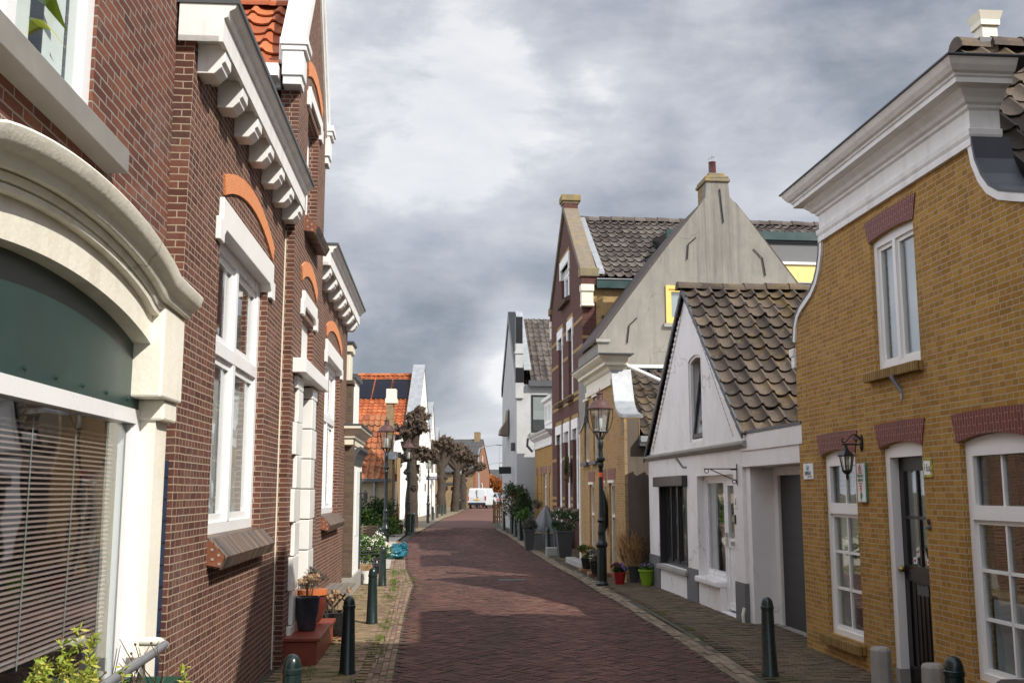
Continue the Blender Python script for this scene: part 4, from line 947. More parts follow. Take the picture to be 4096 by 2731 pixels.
wh.part('pane', 'window_glass', [(.55, 1.09, do - .04, do - .034, 1.1, 1.92)], door); wh.part('letter_plate', 'stone_grey', [(.7, .95, do - .008, do, 1.02, 1.08)], door); wh.part('handle', 'chrome', [(1.1, 1.13, do - .01, do + .03, 1.0, 1.2)], door); wh.part('room', 'dark_interior', [(.4, 1.3, -.6, -.55, 0, 2.1)], door)
wh.part('doorbell', 'black_paint', [(.33, .37, 0, .02, 1.35, 1.48)])
hn = wh.part('house_number', 'white_glaze', [(.24, .36, .0, .012, 1.58, 1.74)]); text('digit', '3', .12, 'ink', hn, wh.M(.3, .014, 1.66))
f = MB(); wh.wall_into(f, gw, [[(1.985, 2.67), (2.685, 2.67), (2.685, 3.95), (2.56, 3.99), (2.34, 4.02), (2.12, 3.99), (1.985, 3.95)]], -.03, .05); f = f.build('gable_window', 'white_paint', wh.e)
cas = MB(); hx = Vector((0, 0, 0))
def tilt(s_, z_, o_): return wh.P(s_, o_ - .035 - .16 * (z_ - 2.7) / 1.2, z_)
for (a, b, c, d) in ((2.0, 2.07, 2.69, 3.93), (2.6, 2.67, 2.69, 3.93), (2.07, 2.6, 2.69, 2.76), (2.07, 2.6, 3.86, 3.93)):
    cas.prism([tilt(a, c, 0), tilt(b, c, 0), tilt(b, d, 0), tilt(a, d, 0)], wh.P(0, -.05, 0))
cas = cas.build('casement', 'anthracite', f); g = MB(); g.prism([tilt(2.1, 2.76, -.02), tilt(2.57, 2.76, -.02), tilt(2.57, 3.8, -.02), tilt(2.1, 3.8, -.02)], wh.P(0, -.006, 0)); g.build('pane', 'window_glass', cas)
wh.part('room', 'dark_interior', [(1.7, 3., -.9, -.85, 2.5, 4.2)], f)
tb = MB()
for k in range(26):
    z_ = 2.6 + k * .085; s_ = 5.42 - (z_ - 2.6) * (5.42 - 3.1) / 2.2; wh.box(tb, s_ - .035, s_ + .035, 0, .03, z_, z_ + .045)
tb.bar(wh.P(5.42, .012, 2.62), wh.P(3.1, .012, 4.82), .02, .03); tb.build('tooth_course', 'white_render', wh.e)
mb = MB()
for k in range(24):
    z_ = 2.6 + k * .085; s_ = .35 + (z_ - 2.6) * (2.35 - .35) / 2.1; wh.box(mb, s_ - .012, s_ + .012, .0, .006, z_, z_ + .02)
mb.bar(wh.P(.35, .002, 2.61), wh.P(2.35, .002, 4.7), .006, .008); mb.build('tooth_course', 'stone_grey', wh.e)
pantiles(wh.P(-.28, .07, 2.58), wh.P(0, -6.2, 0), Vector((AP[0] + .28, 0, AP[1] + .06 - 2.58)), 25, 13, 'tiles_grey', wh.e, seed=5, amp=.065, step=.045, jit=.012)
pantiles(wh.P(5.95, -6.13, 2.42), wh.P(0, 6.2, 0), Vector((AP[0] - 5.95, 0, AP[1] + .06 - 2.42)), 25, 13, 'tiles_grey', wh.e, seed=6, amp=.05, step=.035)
ridge_tiles(wh.P(AP[0], .15, AP[1] + .08), wh.P(AP[0], -6.1, AP[1] + .08), 16, .12, 'tiles_grey', wh.e)
vt = MB()
for (s0, z0, n, sg) in ((-.28, 2.60, 13, 1), (5.95, 2.44, 13, -1)):
    for k in range(n):
        a = s0 + (AP[0] - s0) * k / n; z_ = z0 + (AP[1] + .04 - z0) * k / n; b = s0 + (AP[0] - s0) * (k + 1.04) / n; zb = z0 + (AP[1] + .04 - z0) * (k + 1.04) / n
        vt.prism([wh.P(a, .06, z_ + .04), wh.P(b, .06, zb + .015), wh.P(b, .06, zb - .085), wh.P(a, .06, z_ - .06)], wh.P(0, .025, 0))
vt.build('verge_tiles', 'gutter_dark', wh.e)
wh.part('fascia', 'white_render', [(-2.35, -.005, -.03, .02, 2.37, 2.6), (-2.35, -.005, -.05, .0, 2.15, 2.37)], bevel=.004)
wh.part('garage_roof', 'lead', [(-2.35, -.03, -6, .03, 2.6, 2.64)])
wh.part('garage_wall', 'white_render', [(-.2, -.002, -.42, -.05, -.1, 2.15), (-.36, -.1, -.5, -.38, -.1, 2.15), (-2.3, -.36, -.5, -.38, 2.03, 2.15), (-.25, -.002, -6, -.42, -.1, 2.6), (-2.3, -.25, -6, -.05, 2.14, 2.16)])
wh.part('garage_door', 'garage_panels', [(-2.3, -.36, -.46, -.42, .03, 2.03)]); wh.part('garage_step', 'stone_grey', [(-2.3, -.1, -.5, -.3, -.08, .03)])
mb = MB(); mb.tube([wh.P(.2, .02, 2.12), wh.P(.2, .1, 2.12)], .008, 6); mb.tube([wh.P(.17, .02, 1.9), wh.P(.17, .02, 2.2)], .009, 6); mb.tube([wh.P(.17, .02, 2.13), wh.P(.17, .5, 2.13)], .008, 6); mb.tube([wh.P(.17, .03, 1.96), wh.P(.17, .4, 2.12)], .007, 6)
for c_, rr in (((.17, .06, 1.95), .03), ((.17, .46, 2.10), .03)): mb.tube([wh.P(c_[0], c_[1] + rr * math.cos(a * .7), c_[2] + rr * math.sin(a * .7)) for a in range(10)], .006, 5)
sb = mb.build('sign_bracket', 'black_paint', wh.e)
mb = MB(); mb.tube([wh.P(3.0, .0, 2.22), wh.P(3.0, .06, 2.22), wh.P(3.05, .16, 2.38)], [.02, .02, .022], 8); mb.build('flag_holder', 'pipe_grey', wh.e)
mb = MB(); mb.tube([wh.P(-.02, .05, .0), wh.P(-.02, .06, .12), wh.P(.0, .03, .22)], .022, 8); mb.build('drain_stub', 'pipe_cream', wh.e)

# ------------------------------------------------------------------ right: small bell-gabled shop, grey gable, tall maroon house, and on
RD = (-.0987, .9951)
s_ = House('bell_gable_shop', 'small ochre brick house with a cream cornice and zinc covered bell gable', (2.27, 20.6, 0), RD, 1)
W5 = 5.4
hb = [(0, 3.27), (.0, 3.32), (.25, 3.35), (.5, 3.42), (.7, 3.52), (.84, 3.68), (.94, 3.9), (1.05, 4.15), (1.15, 4.4)]
out = [(W5, -.5), (0, -.5)] + hb + [(W5 - a, z) for a, z in hb[::-1]]
sw = [(2.85, 3.5, 2.53, 4.02), (4.1, 4.75, 2.53, 4.02), (1.05, 1.65, .2, 2.0), (2.05, 2.55, .1, 2.0), (3.5, 4.1, .2, 1.98)]
s_.wall('wall', 'brick_shop', out, [rect(q) for q in sw], 0, .3)
s_.wall('end_panel', 'brick_brown', [(.003, 2.95), (.3, 2.95), (.3, 3.3), (.003, 3.3)], [], .006, .02)
s_.part('end_wall', 'brown_render', [(-.012, .2, -7, -.06, -.5, 2.9), (-.004, .2, -.3, -.06, 2.9, 3.28)]); s_.part('end_pier', 'brick_brown', [(-.014, .05, -.32, -.301, 2.9, 3.28), (-.016, .0, -.06, .002, -.4, 3.2)])
s_.part('rear_wall', 'brown_render', [(5.2, 5.4, -7, -.3, -.5, 2.9), (.2, 5.2, -7, -6.8, -.5, 2.9)])
for q in sw:
    s_.window(*q, -.05, 'cream_paint', .06, .1, trans=((q[2] + q[3]) / 2 + .2,) if q[3] - q[2] > 1.6 else (), sash=False, room=.4)
    s_.part('lintel', 'cream_paint', [(q[0] - .03, q[1] + .03, -.05, .03, q[3] - .0, q[3] + .06)])
    if q[3] < 3: flat_arch(s_, q[0] - .08, q[1] + .08, q[3] + .06, q[3] + .3, .01, 'brick_arch_red', splay=.04)
    else: s_.part('sill', 'gutter_dark', [(q[0] - .1, q[1] + .1, -.05, .1, q[2] - .09, q[2] - .01)])
s_.moulding('cornice', 'cream_paint', [(.0, 4.08), (.05, 4.08), (.05, 4.2), (.02, 4.22), (.02, 4.38), (.06, 4.40), (.10, 4.47), (.2, 4.50), (.2, 4.56), (.26, 4.6), (.33, 4.66), (.34, 4.70)], 1.15, 4.25, -.3)
s_.part('cornice_cap', 'lead', [(.72, 4.6, -.4, .36, 4.701, 4.725)])
strip(s_, [(a - .01, z) for a, z in hb[1:]], .02, .05, -.40, .03, 'gable_coping', 'zinc'); strip(s_, [(W5 - a, z) for a, z in hb[1:-1]], .02, .05, -.42, .03, 'gable_coping', 'zinc')
pantiles(s_.P(-.12, -.36, 2.95), s_.P(0, -6, 0), Vector((2.82, 0, 1.62)), 24, 9, 'tiles_grey', s_.e, seed=11, amp=.05, step=.03)
pantiles(s_.P(5.5, -6.36, 2.95), s_.P(0, 6, 0), Vector((-2.82, 0, 1.62)), 24, 9, 'tiles_grey', s_.e, seed=12, amp=.05, step=.03)
s_.part('gutter', 'zinc', [(-.22, -.08, -6.3, -.3, 2.80, 2.92)]); s_.part('gutter_board', 'gutter_dark', [(-.2, -.02, -6.3, -.28, 2.72, 2.80)])
s_.part('zinc_roof', 'zinc', [(3.3, 5.4, -6, -.6, 4.2, 4.72)]); s_.part('roof_trim', 'white_trim', [(3.22, 5.45, -6, -.55, 4.72, 4.80)])
mb = MB(); mb.tube([s_.P(2.0, -.5, 4.62), s_.P(.9, -1.55, 3.92)], .045, 10); mb.build('flue_pipe', 'white_upvc', s_.e, smooth=True)
s_.part('wall_anchor', 'black_paint', [(-.03, -.012, -.63, -.61, 1.5, 2.05)]); s_.part('corner_board', 'cream_paint', [(5.27, 5.42, -.1, .035, -.3, 3.25)])

g_ = House('grey_gable_house', 'tall weathered grey rendered gable with a mossy capped chimney and black wall anchors', (2.27, 26.5, 0), RD, 1)
gout = [(0, -.3), (0, 5.8)] + [(-.9, 7.0), (-1.9, 8.32), (-2.75, 9.38), (-3.02, 9.75), (-3.06, 10.2), (-3.67, 10.2), (-3.70, 9.78), (-4.0, 9.45), (-4.85, 8.3), (-5.8, 7.02), (-6.7, 5.75), (-6.7, -.3)]
g_.cross_wall('gable_wall', 'grey_render', 0, gout, [[(-1.85, 6.25), (-2.58, 6.25), (-2.58, 7.28), (-1.85, 7.28)]], .3)
g_.part('wall', 'grey_render', [(.3, 3.2, -.25, 0, -.3, 5.7), (.3, 3.2, -6.7, -6.45, -.3, 5.7), (3.0, 3.2, -6.45, -.25, -.3, 5.7)])
for sg in (0, 1):
    mb = MB(); pts = [(0.08, 5.72), (-.9, 7.0), (-1.9, 8.32), (-2.9, 9.5), (-3.36, 9.95)] if not sg else [(-6.8, 5.66), (-5.8, 7.0), (-4.85, 8.28), (-3.9, 9.5), (-3.36, 9.95)]
    rings = [[g_.P(a, p, z + dz) for a, dz in ((.02, .0), (.02, .10), (3.3, .10), (3.3, .0))] for p, z in pts]; mb.ring_skin(rings); mb.build('roof', 'tiles_dark', g_.e)
g_.part('chimney', 'brick_brown', [(.301, .85, -3.67, -3.06, 9.2, 10.2)])
g_.part('chimney_cap', 'lichen_stone', [(-.05, .92, -3.72, -3.01, 10.2, 10.29), (-.03, .88, -3.69, -3.04, 10.29, 10.37), (.05, .8, -3.6, -3.14, 10.37, 10.47)], bevel=.02)
cp = g_.P(.4, -3.36, 0); mb = MB(); mb.lathe([(.105, 10.45), (.10, 10.86), (.11, 10.88), (.08, 10.88)], (cp.x, cp.y, 0), 14); mb.build('chimney_pot', 'pot_red', g_.e, smooth=True)
mb = MB()
for k in range(8):
    a = k * PI / 4; mb.tube([(cp.x + .1 * math.cos(a), cp.y + .1 * math.sin(a), 10.9), (cp.x + .11 * math.cos(a), cp.y + .11 * math.sin(a), 11.0), (cp.x, cp.y, 11.06)], .008, 4)
mb.build('bird_guard', 'chrome', g_.e)
mb = MB(); X = lambda p, z, o=-.03: g_.P(o, p, z)
def anchors(name, pts):
    mb = MB(); mb.tube([X(*p) for p in pts], .017, 5); mb.build('wall_anchor', 'black_paint', g_.e)
anchors('a', [(-3.42, 10.0), (-3.46, 9.5), (-3.5, 9.05)]); anchors('a', [(-2.72, 8.62), (-2.5, 8.42), (-2.46, 8.0)]); anchors('a', [(-4.32, 8.35), (-4.55, 8.1), (-4.62, 7.6)]); anchors('a', [(-1.05, 6.38), (-.84, 6.18), (-.78, 5.7)])
yw = MB()
for b in ((-1.85, -1.93, 6.25, 7.28), (-2.5, -2.58, 6.25, 7.28), (-1.93, -2.5, 6.25, 6.35), (-1.93, -2.5, 7.18, 7.28)): g_.box(yw, -.04, .1, b[1], b[0], b[2], b[3])
for b in ((-1.93, -2.0, 6.35, 7.18), (-2.43, -2.5, 6.35, 7.18), (-2.0, -2.43, 6.35, 6.42), (-2.0, -2.43, 7.11, 7.18)): g_.box(yw, -.01, .08, b[1], b[0], b[2], b[3])
yw = yw.build('window', 'yellow_paint', g_.e); g_.part('pane', 'window_glass', [(.02, .026, -2.46, -1.97, 6.4, 7.14)], yw); g_.part('blind', 'blind_grey', [(.07, .09, -2.46, -1.97, 6.4, 7.14)], yw)
g_.part('sill', 'stone_grey', [(-.08, .1, -2.66, -1.78, 6.15, 6.24)]); g_.part('ledge_stone', 'stone_grey', [(-.06, .2, -.32, .05, 5.72, 5.8)])

k_ = House('maroon_brick_house', 'tall dark maroon brick house with cream stone bands and a steep parapet gable', (2.11, 30.0, 0), RD, 1)
WK = 6.7
kw = [(2.45, 4.2, 8.15, 9.3), (1.85, 2.75, 4.86, 7.0), (4.0, 4.95, 4.86, 7.0), (1.0, 1.95, 1.3, 3.75), (2.65, 3.65, 1.3, 3.75), (4.4, 5.5, 1.3, 3.75)]
k_.wall('wall', 'brick_maroon', [(WK, -.3), (0, -.3), (0, 8.2), (3.35, 11.05), (WK, 8.2)], [rect(q) for q in kw], 0, .3)
k_.part('side_wall', 'brick_side', [(0, .25, -9, -.3, -.3, 8.15)]); k_.part('rear_wall', 'brick_side', [(WK - .25, WK, -9, -.3, -.3, 8.15), (.25, WK - .25, -9, -8.75, -.3, 8.15)])
k_.part('corner_pier', 'brick_maroon', [(-.006, .01, -.42, -.001, -.3, 7.45)])
[k_.part('corner_band', 'brick_band', [(-.010, .012, -.424, .004, z, z + .09)]) for z in (6.1, 6.35)]
bn = MB()
for z in (1.35, 1.55, 2.85, 4.6, 4.78, 6.1, 6.95):
    xs = [0.004] + sorted(x for q in kw if q[2] - .05 < z < q[3] + .3 for x in (q[0] - .12, q[1] + .12)) + [WK]
    for a, b in zip(xs[::2], xs[1::2]): k_.box(bn, a, b, -.02, .007, z, z + .10)
bn.build('stone_band', 'brick_band', k_.e)
for q in kw:
    m = ((q[0] + q[1]) / 2,) if q[1] - q[0] > 1.2 else ()
    k_.window(*q, -.1, 'white_upvc', .09, .09, muls=m, trans=((q[2] + q[3]) / 2 + .3,), room=.5)
    k_.part('lintel', 'white_paint', [(q[0] - .14, q[1] + .14, -.1, .045, q[3] - .0, q[3] + .3), (q[0] - .14, q[0] - .0, -.1, .045, q[3] - .32, q[3]), (q[1] + .0, q[1] + .14, -.1, .045, q[3] - .32, q[3])])
    k_.part('lintel_band', 'brick_band', [(q[0] - .14, q[1] + .14, -.1, .02, q[3] + .3, q[3] + .44)])
    mb = MB(); mb.prism([k_.P(q[0] - .1, p, z) for p, z in ((-.02, q[2]), (.2, q[2] - .12), (.15, q[2] - .22), (-.02, q[2] - .18))], (q[1] - q[0] + .2, 0, 0)); mb.build('sill', 'brick_dark', k_.e)
for sg in (0, 1):
    mb = MB(); x0 = -.16 if not sg else WK + .16; mb.prism([k_.P(x0, .07, 8.18), k_.P(3.35, .07, 11.2), k_.P(3.35, .07, 11.45), k_.P(x0, .07, 8.42)], k_.P(0, -.5, 0)); mb.build('coping', 'coping_stone', k_.e, bevel=.02)
    a = -.22 if not sg else WK - .12; k_.part('kneeler', 'lichen_stone', [(a, a + .34, -.5, .1, 8.2, 8.48)], bevel=.03); k_.part('kneeler_brick', 'brick_maroon', [(a + .06, a + .28, -.42, .04, 7.95, 8.2)]); k_.part('bracket', 'cream_paint', [(a + .02, a + .3, -.34, .07, 7.75, 7.97), (a + .06, a + .28, -.32, .05, 7.4, 7.75), (a + .03, a + .3, -.34, .06, 7.3, 7.4)], bevel=.03)
k_.part('finial', 'lichen_stone', [(3.05, 3.65, -.52, .14, 11.5, 11.72), (3.1, 3.6, -.46, .1, 11.42, 11.5)], bevel=.02); k_.part('finial_base', 'brick_maroon', [(3.12, 3.58, -.42, .06, 11.1, 11.42)])
pantiles(k_.P(-.18, -.5, 8.2), k_.P(0, -8.6, 0), Vector((3.53, 0, 2.73)), 32, 12, 'tiles_brown', k_.e, seed=21, amp=.06, step=.045, skip=lambda i, j: j < 4 and 8 < i < 27)
pantiles(k_.P(WK + .28, -9.1, 8.18), k_.P(0, 8.6, 0), Vector((-3.63, 0, 2.75)), 32, 12, 'tiles_brown', k_.e, seed=22, amp=.06, step=.045)
ridge_tiles(k_.P(3.35, -.4, 10.95), k_.P(3.35, -9.1, 10.95), 22, .16, 'tiles_brown', k_.e)
k_.part('gutter', 'green_paint', [(-.20, -.002, -9.1, -.42, 7.86, 8.12)]); k_.part('gutter_lip', 'zinc', [(-.23, -.18, -9.1, -.42, 8.12, 8.15)])
mb = MB(); mb.prism([k_.P(-.22, -.47, 8.28), k_.P(3.2, -.47, 10.9), k_.P(3.2, -.66, 10.9), k_.P(-.22, -.66, 8.28)], (0, 0, .07)); mb.build('flashing', 'zinc', k_.e)
dm = MB(); dm.prism([k_.P(.05, -2.7, 8.1), k_.P(.05, -2.7, 9.72), k_.P(2.3, -2.7, 9.98)], k_.P(0, -4.9, 0)); dm = dm.build('dormer', 'anthracite', k_.e)
k_.part('dormer_fascia', 'green_paint', [(-.1, .05, -7.7, -2.62, 9.50, 9.76)], dm); k_.part('dormer_window', 'anthracite', [(-.02, .05, -7.6, -2.7, 9.42, 9.50), (-.02, .05, -5.1, -5.0, 8.82, 9.42), (-.02, .05, -7.6, -7.5, 8.82, 9.42), (-.02, .05, -2.8, -2.7, 8.82, 9.42)], dm)
k_.part('dormer_blind', 'plinth_grey', [(.03, .049, -7.5, -2.8, 8.82, 9.42)], dm); k_.part('dormer_panel', 'yellow_panel', [(-.03, .049, -7.6, -2.7, 8.1, 8.74)], dm); k_.part('dormer_sill', 'white_paint', [(-.08, .05, -7.65, -2.65, 8.74, 8.82)], dm)
for (p, z0, z1) in ((-.62, 5.55, 6.3), (-1.75, 5.8, 6.4)): k_.part('wall_anchor', 'black_paint', [(-.04, -.002, p - .03, p + .03, z0 + .7, z1 + .75)])

t_ = House('low_brick_house', 'low yellow brick house with a white fascia and a small white dormer', (1.46, 37.0, .1), RD, 1)
tw = [(.45, .95, .9, 2.4), (1.6, 2.5, .1, 2.4), (2.9, 3.3, .8, 2.4), (4.2, 4.6, .8, 2.4)]
t_.wall('wall', 'brick_yellow', [(5.2, -.4), (0, -.4), (0, 3.5), (5.2, 3.5)], [rect(q) for q in tw], 0, .25); t_.part('rear_wall', 'brick_side', [(0, .2, -6, -.25, -.4, 3.5), (5, 5.2, -6, -.25, -.4, 3.5), (.2, 5, -6, -5.8, -.4, 3.5)])
for q in tw:
    t_.window(*q, -.06, 'white_paint', .07, .09, trans=(q[3] - .5,), sash=False); flat_arch(t_, q[0] - .06, q[1] + .06, q[3], q[3] + .28, .01, 'brick_arch_red')
t_.moulding('cornice', 'white_trim', [(.0, 3.42), (.05, 3.42), (.05, 3.5), (.03, 3.52), (.03, 3.72), (.08, 3.75), (.18, 3.83), (.2, 3.88), (.26, 3.92), (.3, 3.98)], 0, 5.2, -.2)
t_.part('roof', 'lead', [(-.1, 5.3, -6, -.1, 3.98, 4.05)])
d_ = t_.part('dormer', 'white_render_far', [(.6, 3.2, -2.5, -.15, 4.05, 5.2)]); t_.part('dormer_roof', 'white_trim', [(.5, 3.3, -2.6, -.02, 5.2, 5.32)], d_); t_.window(1.0, 2.9, 4.3, 5.1, -.1, 'white_paint', .08, .06, muls=(1.9,), back=None, parent=d_)
mb = MB(); mb.prism([t_.P(.595, p, z) for p, z in ((-.3, 4.2), (-.3, 5.1), (-1.3, 5.1), (-1.3, 4.2))], (-.02, 0, 0)); mb.build('cheek_pane', 'window_glass', d_)
mb = MB(); mb.tube([t_.P(5.15, .3, 3.9), t_.P(5.2, .32, 3.6), t_.P(5.2, .1, 3.35)], .05, 8); mb.build('downpipe', 'gutter_dark', t_.e)

b_ = House('tall_white_house', 'tall white house with a black parapet gable, peeling paint and brown tiled roof', (.2, 43.0, .15), (-.0965, .9953), 1)
b_.wall('wall', 'peeling_render', [(7, -.4), (0, -.4), (0, 6.2), (3.5, 9.5), (7, 6.2)], [], 0, .3)
b_.part('side_wall', 'peeling_render', [(0, .25, -8, -.3, -.4, 6.2)]); b_.part('rear_wall', 'peeling_render', [(6.75, 7, -8, -.3, -.4, 6.2), (.25, 6.75, -8, -7.75, -.4, 6.2)])
for sg in (0, 1):
    mb = MB(); x0, x1 = (-.05, 3.5) if not sg else (7.05, 3.5); mb.prism([b_.P(x0, .05, 6.3), b_.P(x1, .05, 9.45), b_.P(x1, .05, 9.95), b_.P(x0, .05, 6.8)], b_.P(0, -.36, 0)); mb.build('parapet', 'black_paint', b_.e)
    mb = MB(); mb.prism([b_.P(x0 - .02, -.3, 6.8), b_.P(x1, -.3, 9.93), b_.P(x1, -.62, 9.93), b_.P(x0 - .02, -.62, 6.8)], (0, 0, .05)); mb.build('flashing', 'zinc', b_.e)
b_.part('parapet_pier', 'peeling_render', [(-.1, .3, -.28, .06, 5.6, 6.25)]); b_.part('parapet_pier', 'peeling_render', [(-.06, .26, -.26, .05, 6.9, 7.5), (-.1, .3, -.3, .08, 7.5, 7.62), (-.06, .26, -.26, .05, 7.62, 7.95)])
b_.part('parapet_pier', 'black_paint', [(-.08, .28, -.27, .055, 6.25, 6.9)]); b_.part('parapet_pier', 'black_paint', [(-.07, .25, -.25, .045, 7.95, 9.1)])
pantiles(b_.P(-.1, -.6, 6.35), b_.P(0, -7.4, 0), Vector((3.6, 0, 3.25)), 28, 13, 'tiles_brown', b_.e, seed=31, amp=.05)
pantiles(b_.P(7.1, -8, 6.35), b_.P(0, 7.4, 0), Vector((-3.6, 0, 3.25)), 28, 13, 'tiles_brown', b_.e, seed=32, amp=.05)
b_.part('gutter', 'gutter_dark', [(-.25, -.002, -8, -.5, 6.1, 6.35)]); b_.part('gutter_board', 'white_trim', [(-.27, -.02, -8, -1.6, 6.0, 6.3)])
w_ = b_.part('side_window', 'anthracite', [(-.03, .02, -1.8, -.62, 4.15, 5.75)]); b_.part('pane', 'blind_grey', [(-.04, -.02, -1.72, -.70, 4.7, 5.65)], w_); b_.part('pane', 'window_glass', [(-.045, -.041, -1.72, -.70, 4.23, 5.65)], w_); b_.part('sill', 'stone_grey', [(-.09, .0, -1.86, -.56, 4.02, 4.14)], w_)
b_.part('flue', 'gutter_dark', [(.6, .75, -5.0, -4.85, 6.9, 8.0)])
b_.part('shop_sign', 'black_paint', [(1.6, 1.68, .08, .62, 2.45, 2.75)]); b_.part('wall_lamp', 'gutter_dark', [(.6, .8, .02, .18, 3.4, 3.75)])
mb = MB(); mb.prism([b_.P(3.2, p, z) for p, z in ((.05, 4.2), (.42, 4.25), (.38, 4.5), (.12, 4.9), (.05, 5.4))], (1.2, 0, 0)); mb.build('awning', 'coping_stone', b_.e)

# ------------------------------------------------------------------ left: orange roofs and white gables further on
f_ = House('orange_roof_cottage', 'low cottage with an old orange pantile lean-to roof and a brick chimney stack', (-4.65, 40.0, .13), (-.03, 1), -1)
f_.cross_wall('wall', 'beige_render', .4, [(-.1, -.3), (-.1, 2.2), (-5, 2.2), (-5, -.3)], [], .25)
f_.part('end_wall', 'brick_side', [(.4, 3.6, -.3, 0, -.3, 3.1)]); f_.part('rear_wall', 'beige_render', [(3.4, 3.6, -5, -.3, -.3, 4.6)])
f_.part('chimney', 'brick_brown', [(.05, .55, -.32, -.04, -.3, 5.15)]); f_.part('chimney_cap', 'cream_paint', [(.0, .6, -.36, .1, 5.15, 5.35), (.03, .57, -.33, .06, 5.35, 5.72)], bevel=.01); f_.part('stack_flashing', 'zinc', [(.02, .6, -.36, .12, 2.95, 3.25)])
pantiles(f_.P(.1, -.34, 2.18), f_.P(0, -4.8, 0), Vector((3.4, 0, 2.75)), 19, 11, 'tiles_old_orange', f_.e, seed=41, amp=.055, step=.045)
f_.part('gutter', 'gutter_dark', [(.0, .14, -5.1, -.1, 2.08, 2.2)])
mb = MB(); mb.tube([f_.P(.3, -.75, 2.1), f_.P(.3, -.75, 0.)], .05, 8); mb.build('downpipe', 'zinc', f_.e)
f_.part('lintel', 'brick_maroon', [(.8, 1.7, -.02, .02, 2.1, 2.4)]); f_.part('window', 'white_paint', [(.9, 1.6, -.02, .03, .8, 2.1)])

h1 = House('white_gable_house', 'tall white gable with zinc coping and an orange tiled roof carrying solar tubes', (-5.65, 60.0), (0, 1), -1)
h1.wall('wall', 'white_render_far', [(0, -.4), (10, -.4), (10, 5.0), (5, 9.4), (0, 5.0)], [[(2.2, .9), (3.2, .9), (3.2, 2.6), (2.2, 2.6)], [(6.2, .9), (7.2, .9), (7.2, 2.6), (6.2, 2.6)], [(4.6, 5.4), (5.4, 5.4), (5.4, 6.9), (4.6, 6.9)], [(1.6, 4.0), (2.2, 4.0), (2.2, 5.1), (1.6, 5.1)]], 0, .3)
for q in ((2.2, 3.2, .9, 2.6), (6.2, 7.2, .9, 2.6), (4.6, 5.4, 5.4, 6.9), (1.6, 2.2, 4.0, 5.1)): h1.window(*q, -.08, 'white_paint', .08, .08, trans=(q[3] - .5,), sash=False)
h1.part('wall', 'white_render_far', [(0, .25, -9, -.3, -.4, 5.0), (9.75, 10, -9, -.3, -.4, 5.0), (.25, 9.75, -9, -8.7, -.4, 5.)])
for sg in (0, 1):
    mb = MB(); x0, x1 = (-.15, 5) if not sg else (10.15, 5); mb.prism([h1.P(x0, .04, 4.95), h1.P(x1, .04, 9.45), h1.P(x1, .04, 9.65), h1.P(x0, .04, 5.15)], h1.P(0, -.75, 0)); mb.build('coping', 'zinc', h1.e)
pantiles(h1.P(-.25, -.7, 4.85), h1.P(0, -8, 0), Vector((5.25, 0, 4.1)), 26, 20, 'tiles_orange', h1.e, seed=51, amp=.05, step=.04)
pantiles(h1.P(10.25, -8.7, 4.85), h1.P(0, 8, 0), Vector((-5.25, 0, 4.1)), 26, 20, 'tiles_orange', h1.e, seed=52, amp=.05, step=.04)
ridge_tiles(h1.P(5, -.5, 8.98), h1.P(5, -8.8, 8.98), 20, .16, 'tiles_orange', h1.e)
for i in range(3):
    b0, b1 = -.85 - i * 1.13, -1.88 - i * 1.13; mb = MB(); v0 = h1.P(2.75, 0, 4.85 + 3.0 * 4.1 / 5.25); sd = Vector((5.25, 0, 4.1)).normalized(); nn = Vector((-4.1, 0, 5.25)).normalized()
    for j in range(18):
        p = b0 + (b1 - b0) * (j + .5) / 18; q = h1.P(2.75, p, 4.85 + 3.0 * .781) + nn * .12; mb.tube([q, q + sd * 2.0], .021, 6)
    pn = mb.build('solar_panel', 'solar_black', h1.e); mb = MB(); c0, c1 = h1.P(2.75, b0, 7.193) + nn * .07, h1.P(2.75, b1, 7.193) + nn * .07
    mb.prism([c0, c1, c1 + sd * 2.1, c0 + sd * 2.1], nn * .015); mb.bar(c0 + sd * 2.08 + nn * .06, c1 + sd * 2.08 + nn * .06, .1); mb.bar(c0, c1, .06); mb.build('panel_frame', 'black_paint', pn)
sgn = h1.part('sale_board', 'sign_white', [(6.6, 6.64, .05, .75, 2.3, 2.75)]); h1.part('board_stripe', 'sign_navy', [(6.585, 6.60, .05, .75, 2.3, 2.52)], sgn)
M_ = Matrix(((0, 0, -1), (1, 0, 0), (0, 1, 0))).to_4x4()
ax = Matrix(((0, 0, -1, 6.58), (-1, 0, 0, -.40), (0, 1, 0, 2.41), (0, 0, 0, 1)))
text('lettering', 'TE KOOP', .17, 'sign_white', sgn, Matrix.Translation(Vector((6.58, -.40, 2.41))) @ Matrix(((0, 0, -1, 0), (-1, 0, 0, 0), (0, 1, 0, 0), (0, 0, 0, 1))), .004)
h2 = House('white_house', 'second white gable house just past the tall one with solar roof', (-5.7, 70.3), (0, 1), -1)
